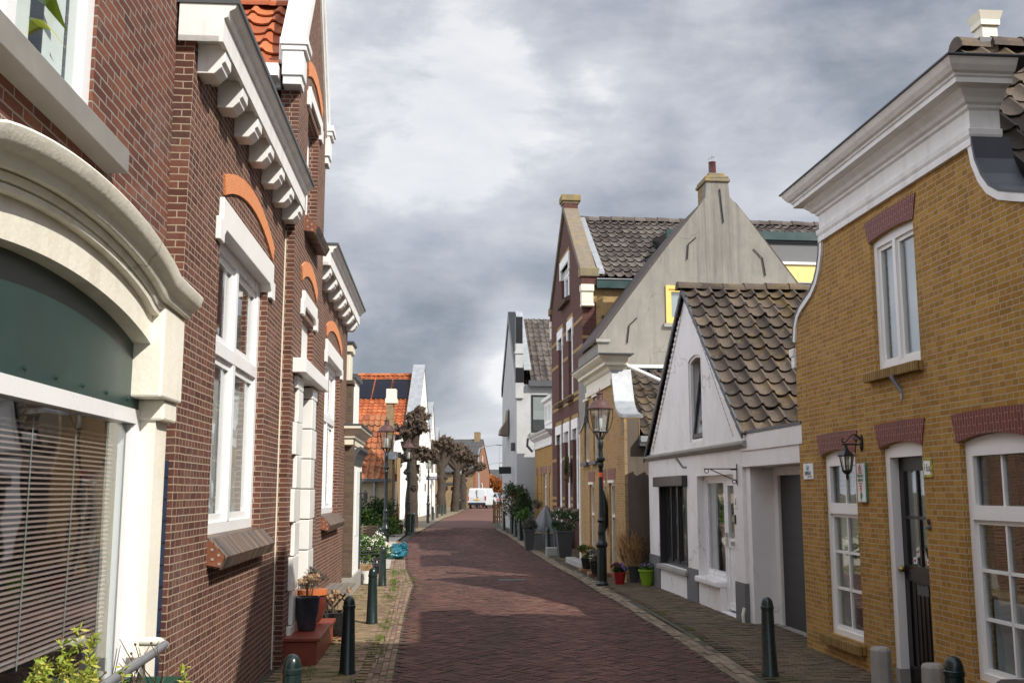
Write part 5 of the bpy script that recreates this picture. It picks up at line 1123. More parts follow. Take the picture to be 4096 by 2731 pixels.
def far_house(h, wd, ze, za, mat, tm, op, dark=True):
    h.wall('wall', mat, [(0, -.4), (wd, -.4), (wd, ze), (wd / 2, za), (0, ze)], [rect(q) for q in op], 0, .3); h.part('wall', mat, [(0, .25, -8, -.3, -.4, ze), (wd - .25, wd, -8, -.3, -.4, ze), (.25, wd - .25, -8, -7.7, -.4, ze)])
    for q in op: h.window(*q, -.06, 'white_paint', .08, .08, sash=False)
    for sg in (0, 1):
        mb = MB(); x0 = -.12 if not sg else wd + .12; mb.prism([h.P(x0, .04, ze - .02), h.P(wd / 2, .04, za + .05), h.P(wd / 2, .04, za + .25), h.P(x0, .04, ze + .18)], h.P(0, -.6, 0)); mb.build('coping', 'zinc', h.e)
        u0, vv = (h.P(-.2, -.5, ze - .1), Vector((wd / 2 + .2, 0, za - ze - .3))) if not sg else (h.P(wd + .2, -8, ze - .1), Vector((-wd / 2 - .2, 0, za - ze - .3)))
        pantiles(u0, h.P(0, -7.5 if not sg else 7.5, 0), vv, 24, 12, tm, h.e, seed=61 + sg)
far_house(h2, 5.6, 4.6, 7.7, 'white_render_far', 'tiles_dark', [(1.0, 1.9, .9, 2.5), (3.4, 4.3, .9, 2.5), (2.4, 3.2, 4.4, 5.6)])
h3 = House('brown_house', 'far brown gable house behind the pollarded trees with zinc coping', (-5.9, 78.5), (0, 1), -1)
far_house(h3, 6.5, 3.6, 6.4, 'brick_brown', 'tiles_brown', [(1.0, 1.9, .9, 2.5), (4.0, 5.0, .9, 2.5)])
h4 = House('brick_cottage', 'distant orange brick cottage with slate roof at the bend of the street', (-3.75, 106.0), (.18, 1), -1)
h4.wall('wall', 'brick_rust', [(0, -.4), (7, -.4), (7, 3.6), (3.5, 7.0), (0, 3.6)], [[(2.6, .9), (3.8, .9), (3.8, 2.5), (2.6, 2.5)], [(3.0, 4.0), (3.9, 4.0), (3.9, 5.4), (3.0, 5.4)]], 0, .3)
for q in ((2.6, 3.8, .9, 2.5), (3.0, 3.9, 4.0, 5.4)): h4.window(*q, -.05, 'white_paint', .1, .08, sash=False)
h4.part('wall', 'brick_brown', [(0, .25, -9, -.3, -.4, 3.6), (6.75, 7, -9, -.3, -.4, 3.6), (.25, 6.75, -9, -8.75, -.4, 3.6)])
for sg in (0, 1):
    mb = MB(); x0 = -.3 if not sg else 7.3; mb.prism([h4.P(x0, .05, 3.5), h4.P(3.5, .05, 6.95), h4.P(3.5, .05, 7.15), h4.P(x0, .05, 3.65)], h4.P(0, -9.1, 0)); mb.build('roof', 'slate_tiles', h4.e)
h4.part('chimney', 'brick_brown', [(3.2, 3.8, -.9, -.3, 6.6, 7.9)]); h4.part('porch_roof', 'slate_tiles', [(-1.6, 0, -5, -2, 2.3, 2.5)]); h4.part('porch_wall', 'brick_brown', [(-1.5, -.02, -4.9, -2.1, -.3, 2.3)])
# off-frame neighbour across the street whose tall gable shades the road in front of the camera
nb = House('tall_gable_house', 'tall brick house with a steep gable next to the yellow house', (3.95, 6.9), YD, 1)
nb.wall('wall', 'brick_villa', [(-7.4, -.3), (-.05, -.3), (-.05, 6.9), (-2.4, 8.9), (-3.5, 8.9), (-7.4, 5.6)], [], -.1, .3); nb.part('wall', 'brick_villa', [(-.35, -.05, -9, -.4, -.3, 6.9), (-7.4, -7.1, -9, -.4, -.3, 5.6), (-7.1, -.35, -9, -8.7, -.3, 5.6)])
mb = MB(); mb.prism([nb.P(0, -.4, 6.85), nb.P(-2.9, -.4, 8.8), nb.P(-7.5, -.4, 5.55)], nb.P(0, -8.6, 0)); mb.build('roof', 'tiles_dark', nb.e)

# ------------------------------------------------------------------ bollards
def pave_z(x, y): return gz(y) + .025
def make_bollard(mat='bollard_paint', name='bollard'):
    t = thing(name, '', 'bollard'); mb = MB()
    mb.lathe([(.084, -.05), (.084, .03), (.078, .04), (.058, .63)], n=18); mb.build('post', mat, t, smooth=True)
    mb = MB(); mb.lathe([(.058, .63), (.064, .635), (.064, .662), (.059, .667), (.057, .69), (.049, .722), (.034, .742), (.014, .752), (.0005, .753)], n=18); mb.build('cap', mat, t, smooth=True); return t
bp = make_bollard()
BL = [(-1.40, 6.72, 'nearest left bollard, only its shiny domed green cap showing at the frame edge'), (-1.63, 10.40, 'tall black bollard on the left pavement in front of the black glazed pot'), (-1.91, 14.23, 'dark green bollard on the left pavement, second from the villa doorstep pots'),
      (-2.48, 19.84, 'green bollard standing in front of the teal rubbish bag'), (-3.75, 29.3, 'bollard hidden close before the black lamp post by the forecourt'),
      (-4.15, 42.9, 'nearer of the paired bollards in front of the first pollard tree'), (-4.22, 44.2, 'farther of the paired bollards in front of the first pollard tree'),
      (-4.3, 52.5, None), (-4.35, 56.5, None), (-4.4, 60.5, None), (-4.5, 66.0, None), (-4.55, 70.0, None),
      (2.52, 10.28, 'black bollard on the right pavement before the garage door'), (2.79, 6.64, 'nearest right bollard, only its black cap showing below the yellow house door'),
      (-.35, 44.6, 'farthest of the right hand bollards, beside the picket fence'), (-.02, 41.2, 'right hand bollard second from the picket fence'), (.28, 36.6, 'right hand bollard half hidden behind the lavender planter'), (.12, 39.0, 'short looking bollard between the picket fence and lavender planter'), (1.02, 29.4, 'bollard in front of the grey covered furniture on the right')]
for i, (x, y, lb) in enumerate(BL):
    o = bp if i == 0 else copy_tree(bp); o.location = (x, y, pave_z(x, y)); o.rotation_euler.z = random.uniform(0, 3)
    o['label'] = lb or 'small dark bollard in the far row before the white gables'; o['group'] = 'far bollards before the white gables' if lb is None else 'green cast iron bollards along the street'
    o.rotation_euler.x = random.uniform(-.012, .012)
# stone guard posts by the yellow house door
for i, (x, y, hh, lb) in enumerate([(3.38, 9.62, .37, 'taller grey stone guard post left of the dark front door'), (3.58, 8.95, .33, 'lower grey stone guard post right of the dark front door')]):
    mb = MB(); mb.lathe([(.098, -.1), (.094, hh - .03), (.075, hh)], n=8, phase=.3)
    o = mb.build('guard_stone', 'stone_grey', None, (x, y, .03), bevel=.012); tag(o, lb, 'guard post', 'stone guard posts')

# ------------------------------------------------------------------ street lamps
def make_lamp(body='iron_green'):
    t = thing('street_lamp', '', 'street lamp'); mb = MB()
    mb.lathe([(.125, -.05), (.125, .05), (.105, .08), (.10, .1), (.098, .72), (.105, .74)], n=8, phase=.2); mb.build('base', body, t, bevel=.004)
    mb = MB(); mb.lathe([(.105, .74), (.115, .76), (.118, .79), (.10, .83), (.078, .86), (.074, 1.0), (.08, 1.02), (.072, 1.05), (.068, 1.12), (.06, 1.2), (.078, 1.22), (.08, 1.25), (.06, 1.27), (.05, 1.32), (.044, 2.1), (.042, 2.26), (.056, 2.28), (.06, 2.32), (.045, 2.36), (.085, 2.40), (.088, 2.44), (.05, 2.48), (.046, 2.55), (.038, 2.62), (.052, 2.66), (.054, 2.76), (.04, 2.8), (.03, 2.84), (.024, 2.96)], n=16); mb.build('post', body, t, smooth=True)
    mb = MB()
    for k in range(4):
        a = k * PI / 2 + .5; c, s = math.cos(a), math.sin(a); mb.tube([(.03 * c, .03 * s, 2.8), (.09 * c, .09 * s, 2.87), (.13 * c, .13 * s, 2.96)], .011, 6)
    mb.lathe([(.148, 2.95), (.152, 2.965), (.148, 2.98)], n=6, phase=.3)
    for k in range(6):
        a = .3 + k * PI / 3; c, s = math.cos(a), math.sin(a); mb.tube([(.143 * c, .143 * s, 2.97), (.215 * c, .215 * s, 3.42)], .008, 5)
    for sg in (-1, 1): mb.tube([(.12 * sg, 0, 2.92), (.2 * sg, 0, 3.05), (.255 * sg, 0, 3.25), (.25 * sg, 0, 3.42)], .008, 5)
    mb.build('lantern_frame', body, t)
    mb = MB(); mb.lathe([(.138, 2.98), (.21, 3.42)], n=6, phase=.3, cap=False); mb.build('lantern_glass', 'lantern_glass', t)
    mb = MB(); mb.lathe([(.02, 2.96), (.03, 3.02), (.05, 3.05), (.055, 3.2), (.03, 3.28), (.01, 3.3)], n=10); mb.build('bulb', 'curtain_white', t, smooth=True)
    mb = MB(); mb.lathe([(.20, 3.40), (.252, 3.405), (.255, 3.42), (.235, 3.44), (.20, 3.47), (.175, 3.52), (.14, 3.565), (.085, 3.59), (.07, 3.6), (.066, 3.63)], n=24); mb.build('hood', 'copper', t, smooth=True)
    mb = MB(); mb.lathe([(.066, 3.63), (.062, 3.70), (.078, 3.71), (.078, 3.725), (.05, 3.735), (.02, 3.75), (.024, 3.77), (.012, 3.785), (.006, 3.83)], n=14); mb.build('vent_cap', 'copper', t, smooth=True); return t
lp = make_lamp()
LM = [(1.74, 20.05, 'street lamp with copper hood and orange tape on the right pavement'), (-3.43, 28.0, 'black street lamp in front of the orange lean-to roof'), (-4.13, 40.9, 'green street lamp with red and white tape tied to its base'), (-5.1, 62.5, 'street lamp standing against the white gables'), (-4.35, 86., 'farthest street lamp among the pollarded trees')]
for i, (x, y, lb) in enumerate(LM):
    o = lp if i == 0 else copy_tree(lp); o.location = (x, y, pave_z(x, y) - .01); o.rotation_euler.z = .3 * i; tag(o, lb, None, 'copper hooded street lamps')
    if i == 1: o.rotation_euler.y = -.006
    if i == 2:
        for c in o.children:
            if c.name.startswith(('base', 'post')): c.data = c.data.copy(); c.data.materials[0] = MATS['iron_green_light']
mb = MB(); mb.lathe([(.047, 2.08), (.0465, 2.17)], n=16); mb.build('tape_band', 'tape_orange', lp, smooth=True)
mb = MB(); mb.obox((.03, -.035, 1.98), (.004, .004, 0), (.012, -.012, 0), (.0, 0, .09)); mb.build('tape_end', 'tape_red', lp)
tp = thing('barrier_tape', 'red and white barrier tape hanging from the green lamp post to the ground', 'tape', (-4.13, 40.8, .17)); wt, rt = MB(), MB()
pts = [(.0, 0, .92), (-.08, -.03, .62), (-.16, -.05, .4), (-.28, -.08, .2), (-.42, -.1, .06), (-.52, -.1, .03), (-.66, -.05, .08), (-.8, .0, .16)]
for i, (p, q) in enumerate(zip(pts, pts[1:])): (wt if i % 2 else rt).bar(p, q, .045, .008)
wt.build('white_strip', 'tape_white', tp); rt.build('red_strip', 'tape_red', tp)

# ------------------------------------------------------------------ things fixed to the fronts
wl = thing('wall_lantern', 'black scrolled wall lantern on the yellow house beside the gas sign', 'wall lamp', r_.W(-1.78, .0, 2.3)); wl.rotation_euler.z = math.atan2(YD[1], YD[0]); wl.scale = (.9, .9, .9)
mb = MB(); mb.lathe([(.0, 0), (.05, 0), (.05, .014), (.03, .03)], n=8); 
me_ = mb.bm
for vv in me_.verts: x, y, z = vv.co; vv.co = (x * .75, z, y * 1.9 + .0)
mb.build('wall_plate', 'black_paint', wl)
mb = MB(); mb.bar((0, .02, -.02), (0, .24, -.02), .018); sc = [(0, .02, .02), (0, .04, .07), (0, .09, .10), (0, .14, .07), (0, .18, .02), (0, .21, .0), (0, .24, .02), (0, .235, .045), (0, .215, .04)]
mb.tube(sc, .008, 6); mb.tube([(0, .07 + .025 * math.cos(a * .8), .05 + .03 * math.sin(a * .8)) for a in range(9)], .007, 5); mb.build('arm', 'black_paint', wl)
LO = .19
mb = MB(); mb.lathe([(.012, -.03), (.02, -.06), (.035, -.09), (.075, -.12), (.105, -.145), (.10, -.155), (.07, -.155)], (0, LO, 0), 6, .4); mb.build('lantern_roof', 'black_paint', wl)
mb = MB()
for k in range(6):
    a = .4 + k * PI / 3; mb.tube([(.078 * math.cos(a), LO + .078 * math.sin(a), -.15), (.05 * math.cos(a), LO + .05 * math.sin(a), -.31)], .007, 4)
mb.lathe([(.054, -.305), (.058, -.32), (.035, -.345), (.015, -.36), (.02, -.375), (.01, -.40), (.002, -.425)], (0, LO, 0), 6, .4); mb.build('lantern_cage', 'black_paint', wl)
mb = MB(); mb.lathe([(.072, -.155), (.047, -.305)], (0, LO, 0), 6, .4, False); mb.build('lantern_glass', 'lantern_glass', wl)
mb = MB(); mb.lathe([(.01, -.16), (.014, -.19), (.028, -.22), (.024, -.25), (.002, -.262)], (0, LO, 0), 10); mb.build('bulb', 'curtain_white', wl, smooth=True)
el2 = thing('wall_lantern', 'small black lantern on the white cottage wall behind the villa', 'wall lamp', e_.W(1.6, .14, 1.72))
mb = MB(); mb.bar((0, 0, .05), (.12, 0, .08), .02); mb.build('arm', 'black_paint', el2); mb = MB(); mb.lathe([(.005, .12), (.06, .05), (.045, .04), (.03, -.1), (.01, -.14)], (.12, 0, 0), 6); mb.build('lantern_cage', 'black_paint', el2)
def plate(name, label, cat, h, s0, s1, z0, z1, o, mat, th=.012, bev=.003):
    o_ = thing(name, label, cat, h.W((s0 + s1) / 2, o, (z0 + z1) / 2), math.atan2(h.d[1], h.d[0])); mb = MB(); a, b = (s1 - s0) / 2, (z1 - z0) / 2
    mb.box(-a, a, min(0, h.side * th), max(0, h.side * th), -b, b); mb.build('board', mat, o_, bevel=bev)
    y = Vector((0, 0, 1)); nrm = Vector((0, h.side, 0)); x = y.cross(nrm); m = Matrix((x, y, nrm)).transposed().to_4x4(); m.translation = nrm * (th + .001); return o_, m
T = lambda x, y, z=0.: Matrix.Translation((x, y, z))
def flatpoly(name, pts, mat, parent, m, th=.0015, z=0.):
    mb = MB(); mb.prism([m @ Vector((x, y, z)) for x, y in pts], (m.to_3x3() @ Vector((0, 0, th)))); return mb.build(name, mat, parent)
vb, m = plate('company_sign', 'small white company sign left of the narrow window on yellow brick', 'sign', r_, -.44, -.14, 1.95, 2.13, .002, 'sign_white')
text('lettering', 'VBMAS', .066, 'sign_navy', vb, m @ T(-.01, -.025), sx=.95); text('small_lettering', 'INSTALLATIETECHNIEK', .014, 'ink', vb, m @ T(.05, -.062))
flatpoly('emblem', [(-.02 + .052 * math.cos(a * PI / 8), .035 + .042 * math.sin(a * PI / 8)) for a in range(16)], 'sign_teal', vb, m, .001)
flatpoly('emblem_lines', [(-.03, .03), (.03, .06), (.035, .052), (-.02, .02)], 'ink', vb, m, .001, .0012)
gs, m = plate('gas_fitter_sign', 'tall white sign with red flame and torch and green lettering', 'sign', r_, -1.87, -1.69, 1.70, 2.09, .02, 'sign_white', .016, .01)
mb = MB(); a_w, b_h = .094, .199; mb.box(-a_w, a_w, -.022, .0, -b_h, b_h); mb.build('edge', 'sign_green', gs, bevel=.01)
flatpoly('flame', [(-.022, .105), (-.036, .13), (-.024, .165), (.0, .195), (.01, .16), (.028, .135), (.024, .105), (.012, .105), (.014, .13), (.002, .158), (-.012, .132), (-.010, .105)], 'sign_red', gs, m)
flatpoly('flame_base', [(-.05, .102), (.05, .102), (.05, .094), (-.05, .094)], 'sign_red', gs, m)
text('lettering', 'ERKEND', .040, 'sign_green', gs, m @ T(0, .068), .001, sx=.92); text('lettering', 'GASFITTER', .040, 'sign_green', gs, m @ T(0, .026), .001, sx=.66)
for q in ([(-.046, .0), (.046, .0), (.042, -.008), (-.042, -.008)], [(-.024, -.014), (.024, -.014), (.024, -.018), (-.024, -.018)], [(-.03, -.024), (.03, -.024), (.03, -.036), (-.03, -.036)], [(-.018, -.042), (.018, -.042), (.010, -.095), (-.010, -.095)]): flatpoly('torch', q, 'sign_red', gs, m)
flatpoly('laurel', [(-.02, -.1), (.02, -.098), (.034, -.125), (.02, -.15), (.006, -.165), (.004, -.185), (-.004, -.185), (-.006, -.165), (-.024, -.14), (-.012, -.125)], 'sign_green', gs, m)
hn_, m = plate('number_tile', 'white house number tile with a yellow and green leaf border', 'house number', r_, -3.225, -3.06, 1.93, 2.10, .002, 'tile_border', .012)
flatpoly('tile_field', [(-.058, -.06), (.058, -.06), (.058, .06), (-.058, .06)], 'white_glaze', hn_, m, .001); text('lettering', '16a', .10, 'sign_navy', hn_, m @ T(0, -.002, .001), .001, sx=.85)
for k in range(26):
    u = k / 26 * 4; sd = int(u); f = (u - sd) * 2 - 1; x, y = [(f * .072, .073), (.072, -f * .073), (-f * .072, -.073), (-.072, f * .073)][sd]
    if k % 2: flatpoly('border_leaf', [(x - .009, y), (x, y + .009), (x + .009, y), (x, y - .009)], 'sign_green', hn_, m, .001)
pc = thing('door_ornament', 'small bronze pine cone ornament on the brick beside the front door', 'ornament', r_.W(-3.10, .0, 1.48))
mb = MB(); mb.lathe([(.02, 0), (.034, .006), (.034, .02), (.02, .035)], n=10); mb.build('bell', 'gutter_dark', pc, smooth=True); mb = MB(); mb.blob((0, 0, .062), .022, 2, .35, 9, (1, 1, 1.3)); mb.build('cone', 'bark', pc)
fh = thing('flag_holder', 'grey tube flag holder under the upper window of the yellow house', 'flag holder', r_.W(-2.72, .0, 2.78)); mb = MB(); mb.tube([(0, 0, -.06), (-.02, .01, -.02), (-.09, .03, .11)], [.018, .02, .022], 10); mb.box(-.015, .015, -.02, .02, -.12, -.02); mb.build('tube', 'pipe_grey', fh)
cov = thing('drain_cover', 'small iron drain cover set in the brick road', 'drain cover', (.0, 20.9, roadz(0, 20.9))); mb = MB(); mb.box(-.26, .26, -.16, .16, -.02, .008); mb.build('plate', 'pot_grey', cov)
mb = MB()
for k in range(8): mb.box(-.22 + k * .06, -.19 + k * .06, -.12, .12, .008, .013)
mb.build('rib', 'gutter_dark', cov)

# ------------------------------------------------------------------ pots and plants
def pot(name, label, cat, loc, prof, mat, rim=None, n=18, soil=.8, group=None, rz=0, square=False):
    t = thing(name, label, cat, loc, rz, group); mb = MB(); top = prof[-1]
    inner = [(top[0] * .88, top[1]), (top[0] * .84, top[1] - .03)]
    mb.lathe(prof + inner, n=4 if square else n, phase=PI / 4 if square else 0, cap=True); mb.build('pot', mat, t, smooth=not square, bevel=.008 if square else 0)
    mb = MB(); mb.lathe([(top[0] * .86, top[1] - .035), (top[0] * .4, top[1] - .02), (.001, top[1] - .015)], n=4 if square else n, phase=PI / 4 if square else 0); mb.build('soil', 'soil', t); return t
def dried_hydrangea(t, z, n, h, rad, seed):
    rnd = random.Random(seed); st, fl = MB(), MB()
    for i in range(n):
        a = rnd.uniform(0, 6.28); r = rad * rnd.random(); p = Vector((math.cos(a) * r * .4, math.sin(a) * r * .4, z - .03)); q = Vector((math.cos(a) * r, math.sin(a) * r, z + h * rnd.uniform(.55, 1.)))
        st.tube([p, (p + q) / 2 + Vector((rnd.uniform(-.02, .02), rnd.uniform(-.02, .02), 0)), q], .004, 4)
        for k in range(16):
            d = Vector((rnd.gauss(0, 1), rnd.gauss(0, 1), rnd.gauss(0, 1))).normalized() * .035; x = d.orthogonal().normalized() * .014; y = d.cross(x).normalized() * .014; fl.face([q + d - x - y, q + d + x - y, q + d * 1.15 + x + y, q + d - x + y])
    st.build('stem', 'twig', t); fl.build('flower_heads', 'dry_flower', t)
def foliage_of(t, c, rad, n, size, mat, seed, clumps=10, aspect=.5, name='foliage', up=.3): return leaves(name, mat, t, crown_pts(c, rad, n, seed, clumps), size, aspect, seed, up)
Z = .33
p1 = pot('plant_pot', 'blue grey glazed pot with dried hydrangea on the red doorstep', 'pot', (*v.W(.35, .26)[:2], .31), [(.085, 0), (.10, .02), (.125, .2), (.135, .33), (.14, .345), (.14, .36)], 'pot_blue'); dried_hydrangea(p1, .35, 9, .26, .13, 1)
p2 = pot('plant_pot', 'round oxblood pot with terracotta rim and grey lavender on the doorstep', 'pot', (*v.W(1.05, .22)[:2], .31), [(.09, 0), (.12, .03), (.165, .14), (.172, .24), (.155, .31)], 'pot_red')
mb = MB(); mb.lathe([(.155, .305), (.185, .315), (.185, .375), (.15, .38)], n=18); mb.build('rim', 'pot_orange', p2, smooth=True)
foliage_of(p2, (0, 0, .47), (.16, .16, .14), 700, .045, 'leaf_lavender', 3, aspect=.22, up=1.2)
p3 = pot('plant_pot', 'wide black glazed pot of dried hydrangea heads on the pavement', 'pot', (-2.2, 13.0, .03), [(.11, 0), (.13, .02), (.175, .15), (.19, .26), (.20, .28), (.20, .30)], 'pot_black'); dried_hydrangea(p3, .28, 14, .27, .2, 2)
bn_ = thing('garden_bench', 'weathered slatted folding bench against the villa beyond the doorstep', 'bench', (*v.W(3.9, .24)[:2], .03), math.atan2(LD[1], LD[0]))
mb = MB()
for k in range(4): mb.box(-.75, .75, -.2 + k * .095, -.125 + k * .095, .40, .42)
mb.build('seat', 'wood_grey', bn_); mb = MB()
for x in (-.66, .66): mb.bar((x, -.18, .0), (x, .16, .40), .02); mb.bar((x, .16, .0), (x, -.18, .40), .02)
mb.build('leg_frame', 'black_paint', bn_)
lv = MB(); rnd = random.Random(5)
for k in range(26):
    p = Vector((-2.35 + rnd.uniform(-.25, .3), 12.55 + rnd.uniform(-.3, .3), .05)); a = rnd.uniform(0, 6.28); x = Vector((math.cos(a), math.sin(a), rnd.uniform(-.2, .3))) * .05; y = Vector((-math.sin(a), math.cos(a), rnd.uniform(0, .5))) * .025; lv.face([p - x, p + y, p + x, p - y])
tag(lv.build('fallen_leaves', 'terracotta_shard'), 'brown fallen leaves beside the black glazed pot', 'leaves', kind='stuff')
p4 = pot('plant_pot', 'white plaster pot with clipped dry brown plant by the white cottage', 'pot', (-2.9, 20.45, .03), [(.115, 0), (.125, .03), (.145, .24), (.15, .25)], 'pot_white'); mb = MB(); blades(mb, (0, 0, .22), 420, .17, .07, .004, random.Random(3), r0=.14); mb.build('foliage', 'dry_grass', p4)
vs_ = thing('floor_vase', 'shiny black vase figure beside the flowering viburnum', 'vase', (-3.0, 22.9, .03)); mb = MB(); mb.lathe([(.07, 0), (.09, .05), (.095, .16), (.065, .24), (.05, .28), (.06, .31), (.045, .33)], n=14); mb.build('body', 'pot_black', vs_, smooth=True)
ib = thing('iron_chair', 'rusty black iron garden chair before the flowering shrub', 'chair', (-2.92, 21.3, .03), .25); mb = MB()
for z in (.30, .36, .42, .5, .56, .62): mb.tube([(-.22, .17, z), (.22, .17, z + .01)], .009, 5)
for x in (-.22, -.08, .08, .22): mb.tube([(x, .17, .28), (x, .18, .64)], .007, 5)
mb.build('backrest', 'black_paint', ib); mb = MB()
for k in range(5): mb.box(-.23, .23, -.2 + k * .075, -.15 + k * .075, .27, .285)
mb.build('seat', 'black_paint', ib)
for (x, y) in ((-.22, -.18), (.22, -.18), (-.22, .17), (.22, .17)):
    mb = MB(); mb.tube([(x, y, .28), (x * 1.12, y * 1.15, 0)], .010, 5); mb.build('leg', 'black_paint', ib)
mb = MB()
for x in (-.24, .24): mb.tube([(x, .17, .5), (x, .05, .56), (x, -.1, .55), (x, -.22, .52)], .012, 6)
mb.build('armrest', 'pot_red', ib)
vi = thing('flowering_shrub', 'viburnum shrub with clusters of white flowers beside the white cottage', 'shrub', (-3.15, 23.3, .03))
mb = MB()
for k in range(7): mb.tube([(random.uniform(-.06, .06), random.uniform(-.06, .06), 0), (random.uniform(-.2, .2), random.uniform(-.2, .2), .6)], .01, 5)
mb.build('stem', 'twig', vi); foliage_of(vi, (0, 0, .52), (.40, .42, .42), 2600, .07, 'leaf_ivy', 12, 22)
mb = MB(); rnd = random.Random(8)
for (p, d) in crown_pts((0, 0, .55), (.42, .44, .42), 60, 13, 30, .8, .2):
    for k in range(16):
        q = p + Vector((rnd.gauss(0, .022), rnd.gauss(0, .022), rnd.gauss(0, .018))); x = Vector((rnd.gauss(0, 1), rnd.gauss(0, 1), rnd.gauss(0, 1))).normalized() * .012; y = x.orthogonal().normalized() * .012; mb.face([q - x, q + y, q + x, q - y])
mb.build('flowers', 'flower_white', vi)
bg = thing('rubbish_bag', 'crumpled teal plastic rubbish bags slumped on the road edge', 'bag', (-3.12, 27.7, .03)); mb = MB()
mb.blob((0, 0, .14), .26, 4, .42, 2.6, (1.1, .9, .62), 3); mb.blob((-.22, .1, .12), .2, 4, .45, 3., (1., .9, .65), 9); mb.build('bag', 'bag_teal', bg, smooth=True)
mb = MB(); mb.blob((.06, .22, .24), .21, 4, .45, 3.2, (1.1, .8, .75), 5); mb.blob((.2, .2, .33), .09, 3, .5, 4, (1, 1, 1.2), 6); mb.build('bag_neck', 'bag_teal', bg, smooth=True)
# bottom left: shrub, trough with dead stems
ps = thing('pieris_shrub', 'lime green shrub with reddish young tips under the shop window', 'shrub', (-1.80, 4.15, .53))
mb = MB()
for k in range(6): mb.tube([(random.uniform(-.05, .05), random.uniform(-.05, .05), 0), (random.uniform(-.1, .1), random.uniform(-.1, .1), .36)], .005, 5)
mb.build('stem', 'twig', ps)
rnd = random.Random(21); pts = []
for k in range(90):
    c = Vector((rnd.gauss(0, .13), rnd.gauss(0, .16), .40 + rnd.gauss(0, .10))); c.z += .14 * math.exp(-((c.x - .03) / .07) ** 2)
    for j in range(26):
        a = rnd.uniform(0, 6.28); pts.append((c + Vector((0, 0, rnd.uniform(-.05, .04))), Vector((math.cos(a), math.sin(a), .5))))
leaves('foliage', 'leaf_lime', ps, pts, .034, .34, 5, .2)
leaves('young_tips', 'leaf_redtip', ps, [(p + d * .02 + Vector((0, 0, .02)), d) for p, d in pts[::18]], .022, .3, 6, 1.)
tr = thing('plant_trough', 'dark green plant trough with dead brown stems under the handrail', 'planter', (-2.0, 5.55, .15), .07); mb = MB()
mb.ring_skin([[(sx * .12, sy * .36, .40) for sx, sy in ((-1, -1), (1, -1), (1, 1), (-1, 1))], [(sx * .145, sy * .40, .60) for sx, sy in ((-1, -1), (1, -1), (1, 1), (-1, 1))], [(sx * .16, sy * .415, .60) for sx, sy in ((-1, -1), (1, -1), (1, 1), (-1, 1))], [(sx * .16, sy * .415, .62) for sx, sy in ((-1, -1), (1, -1), (1, 1), (-1, 1))], [(sx * .13, sy * .385, .62) for sx, sy in ((-1, -1), (1, -1), (1, 1), (-1, 1))], [(sx * .12, sy * .37, .58) for sx, sy in ((-1, -1), (1, -1), (1, 1), (-1, 1))]])
mb.build('trough', 'pot_green', tr); mb = MB(); mb.box(-.12, .12, -.37, .37, .55, .585); mb.build('soil', 'soil', tr); mb = MB(); mb.box(-.1, .1, -.3, .3, -.15, .4); mb.build('stand', 'gutter_dark', tr)
mb = MB(); rnd = random.Random(31); kn = MB()
for k in range(26):
    p = Vector((rnd.uniform(-.1, .1), rnd.uniform(-.34, .34), .58)); q = p + Vector((rnd.uniform(-.12, .12), rnd.uniform(-.22, .22), rnd.uniform(.06, .3))); m_ = (p + q) / 2 + Vector((rnd.uniform(-.05, .05), rnd.uniform(-.05, .05), .03)); mb.tube([p, m_, q], [.0035, .003, .002], 4)
    if k % 3 == 0: kn.blob(q, .009, 1, .4, 5); kn.blob(m_, .006, 1, .4, 5)
mb.build('stem', 'twig', tr); kn.build('seed_head', 'twig', tr)

# right hand pots
p = pot('plant_pot', 'small red plastic pot of purple pansies by the shop wall', 'pot', (2.1, 20.25, .03), [(.085, 0), (.09, .02), (.12, .2), (.13, .205), (.13, .235)], 'pot_red_plastic'); foliage_of(p, (0, 0, .28), (.15, .15, .09), 420, .045, 'leaf_evergreen', 2, 8, .7)
for mt, sd in (('flower_purple', 4), ('flower_dark_red', 5)): leaves('flowers', mt, p, crown_pts((.04 if sd == 4 else -.07, 0, .33), (.09, .12, .05), 60, sd, 8), .05, .9, sd, .5)
p = pot('plant_pot', 'lime green pot with pansies beside the white house corner', 'pot', (2.6, 20.0, .03), [(.10, 0), (.105, .02), (.15, .26), (.168, .265), (.168, .305)], 'pot_lime'); foliage_of(p, (0, 0, .34), (.17, .17, .07), 420, .05, 'leaf_ivy', 6, 8, .7); leaves('flowers', 'flower_purple', p, crown_pts((0, 0, .38), (.15, .15, .04), 50, 7, 8), .045, .9, 7, .5)
p = pot('grass_pot', 'dark tub of long dry ornamental grass between red and lime pots', 'pot', (2.42, 20.75, .03), [(.16, 0), (.2, .3), (.21, .32)], 'pot_grey'); mb = MB(); blades(mb, (0, 0, .3), 900, .72, .40, .012, random.Random(5), r0=.17); blades(mb, (0, 0, .3), 600, .45, .5, .012, random.Random(6), r0=.17); mb.build('foliage', 'dry_grass', p)
p = pot('plant_pot', 'dark pot of white flowered heather on the shop step, nearer the lamp', 'pot', (1.78, 22.0, .1), [(.09, 0), (.13, .22), (.14, .24)], 'pot_black'); foliage_of(p, (0, 0, .36), (.2, .2, .16), 700, .06, 'leaf_grey', 4, 10); leaves('flowers', 'flower_white', p, crown_pts((0, 0, .38), (.2, .2, .15), 90, 14, 12), .03, .9, 4)
p = pot('plant_pot', 'dark pot with reddish leaves behind the white flowered pot', 'pot', (1.68, 23.3, .1), [(.09, 0), (.13, .22), (.14, .24)], 'pot_black'); foliage_of(p, (0, 0, .38), (.2, .2, .18), 700, .06, 'leaf_ivy', 9, 10); leaves('flowers', 'leaf_copper', p, crown_pts((0, 0, .42), (.2, .2, .15), 120, 15, 12), .04, .8, 5)
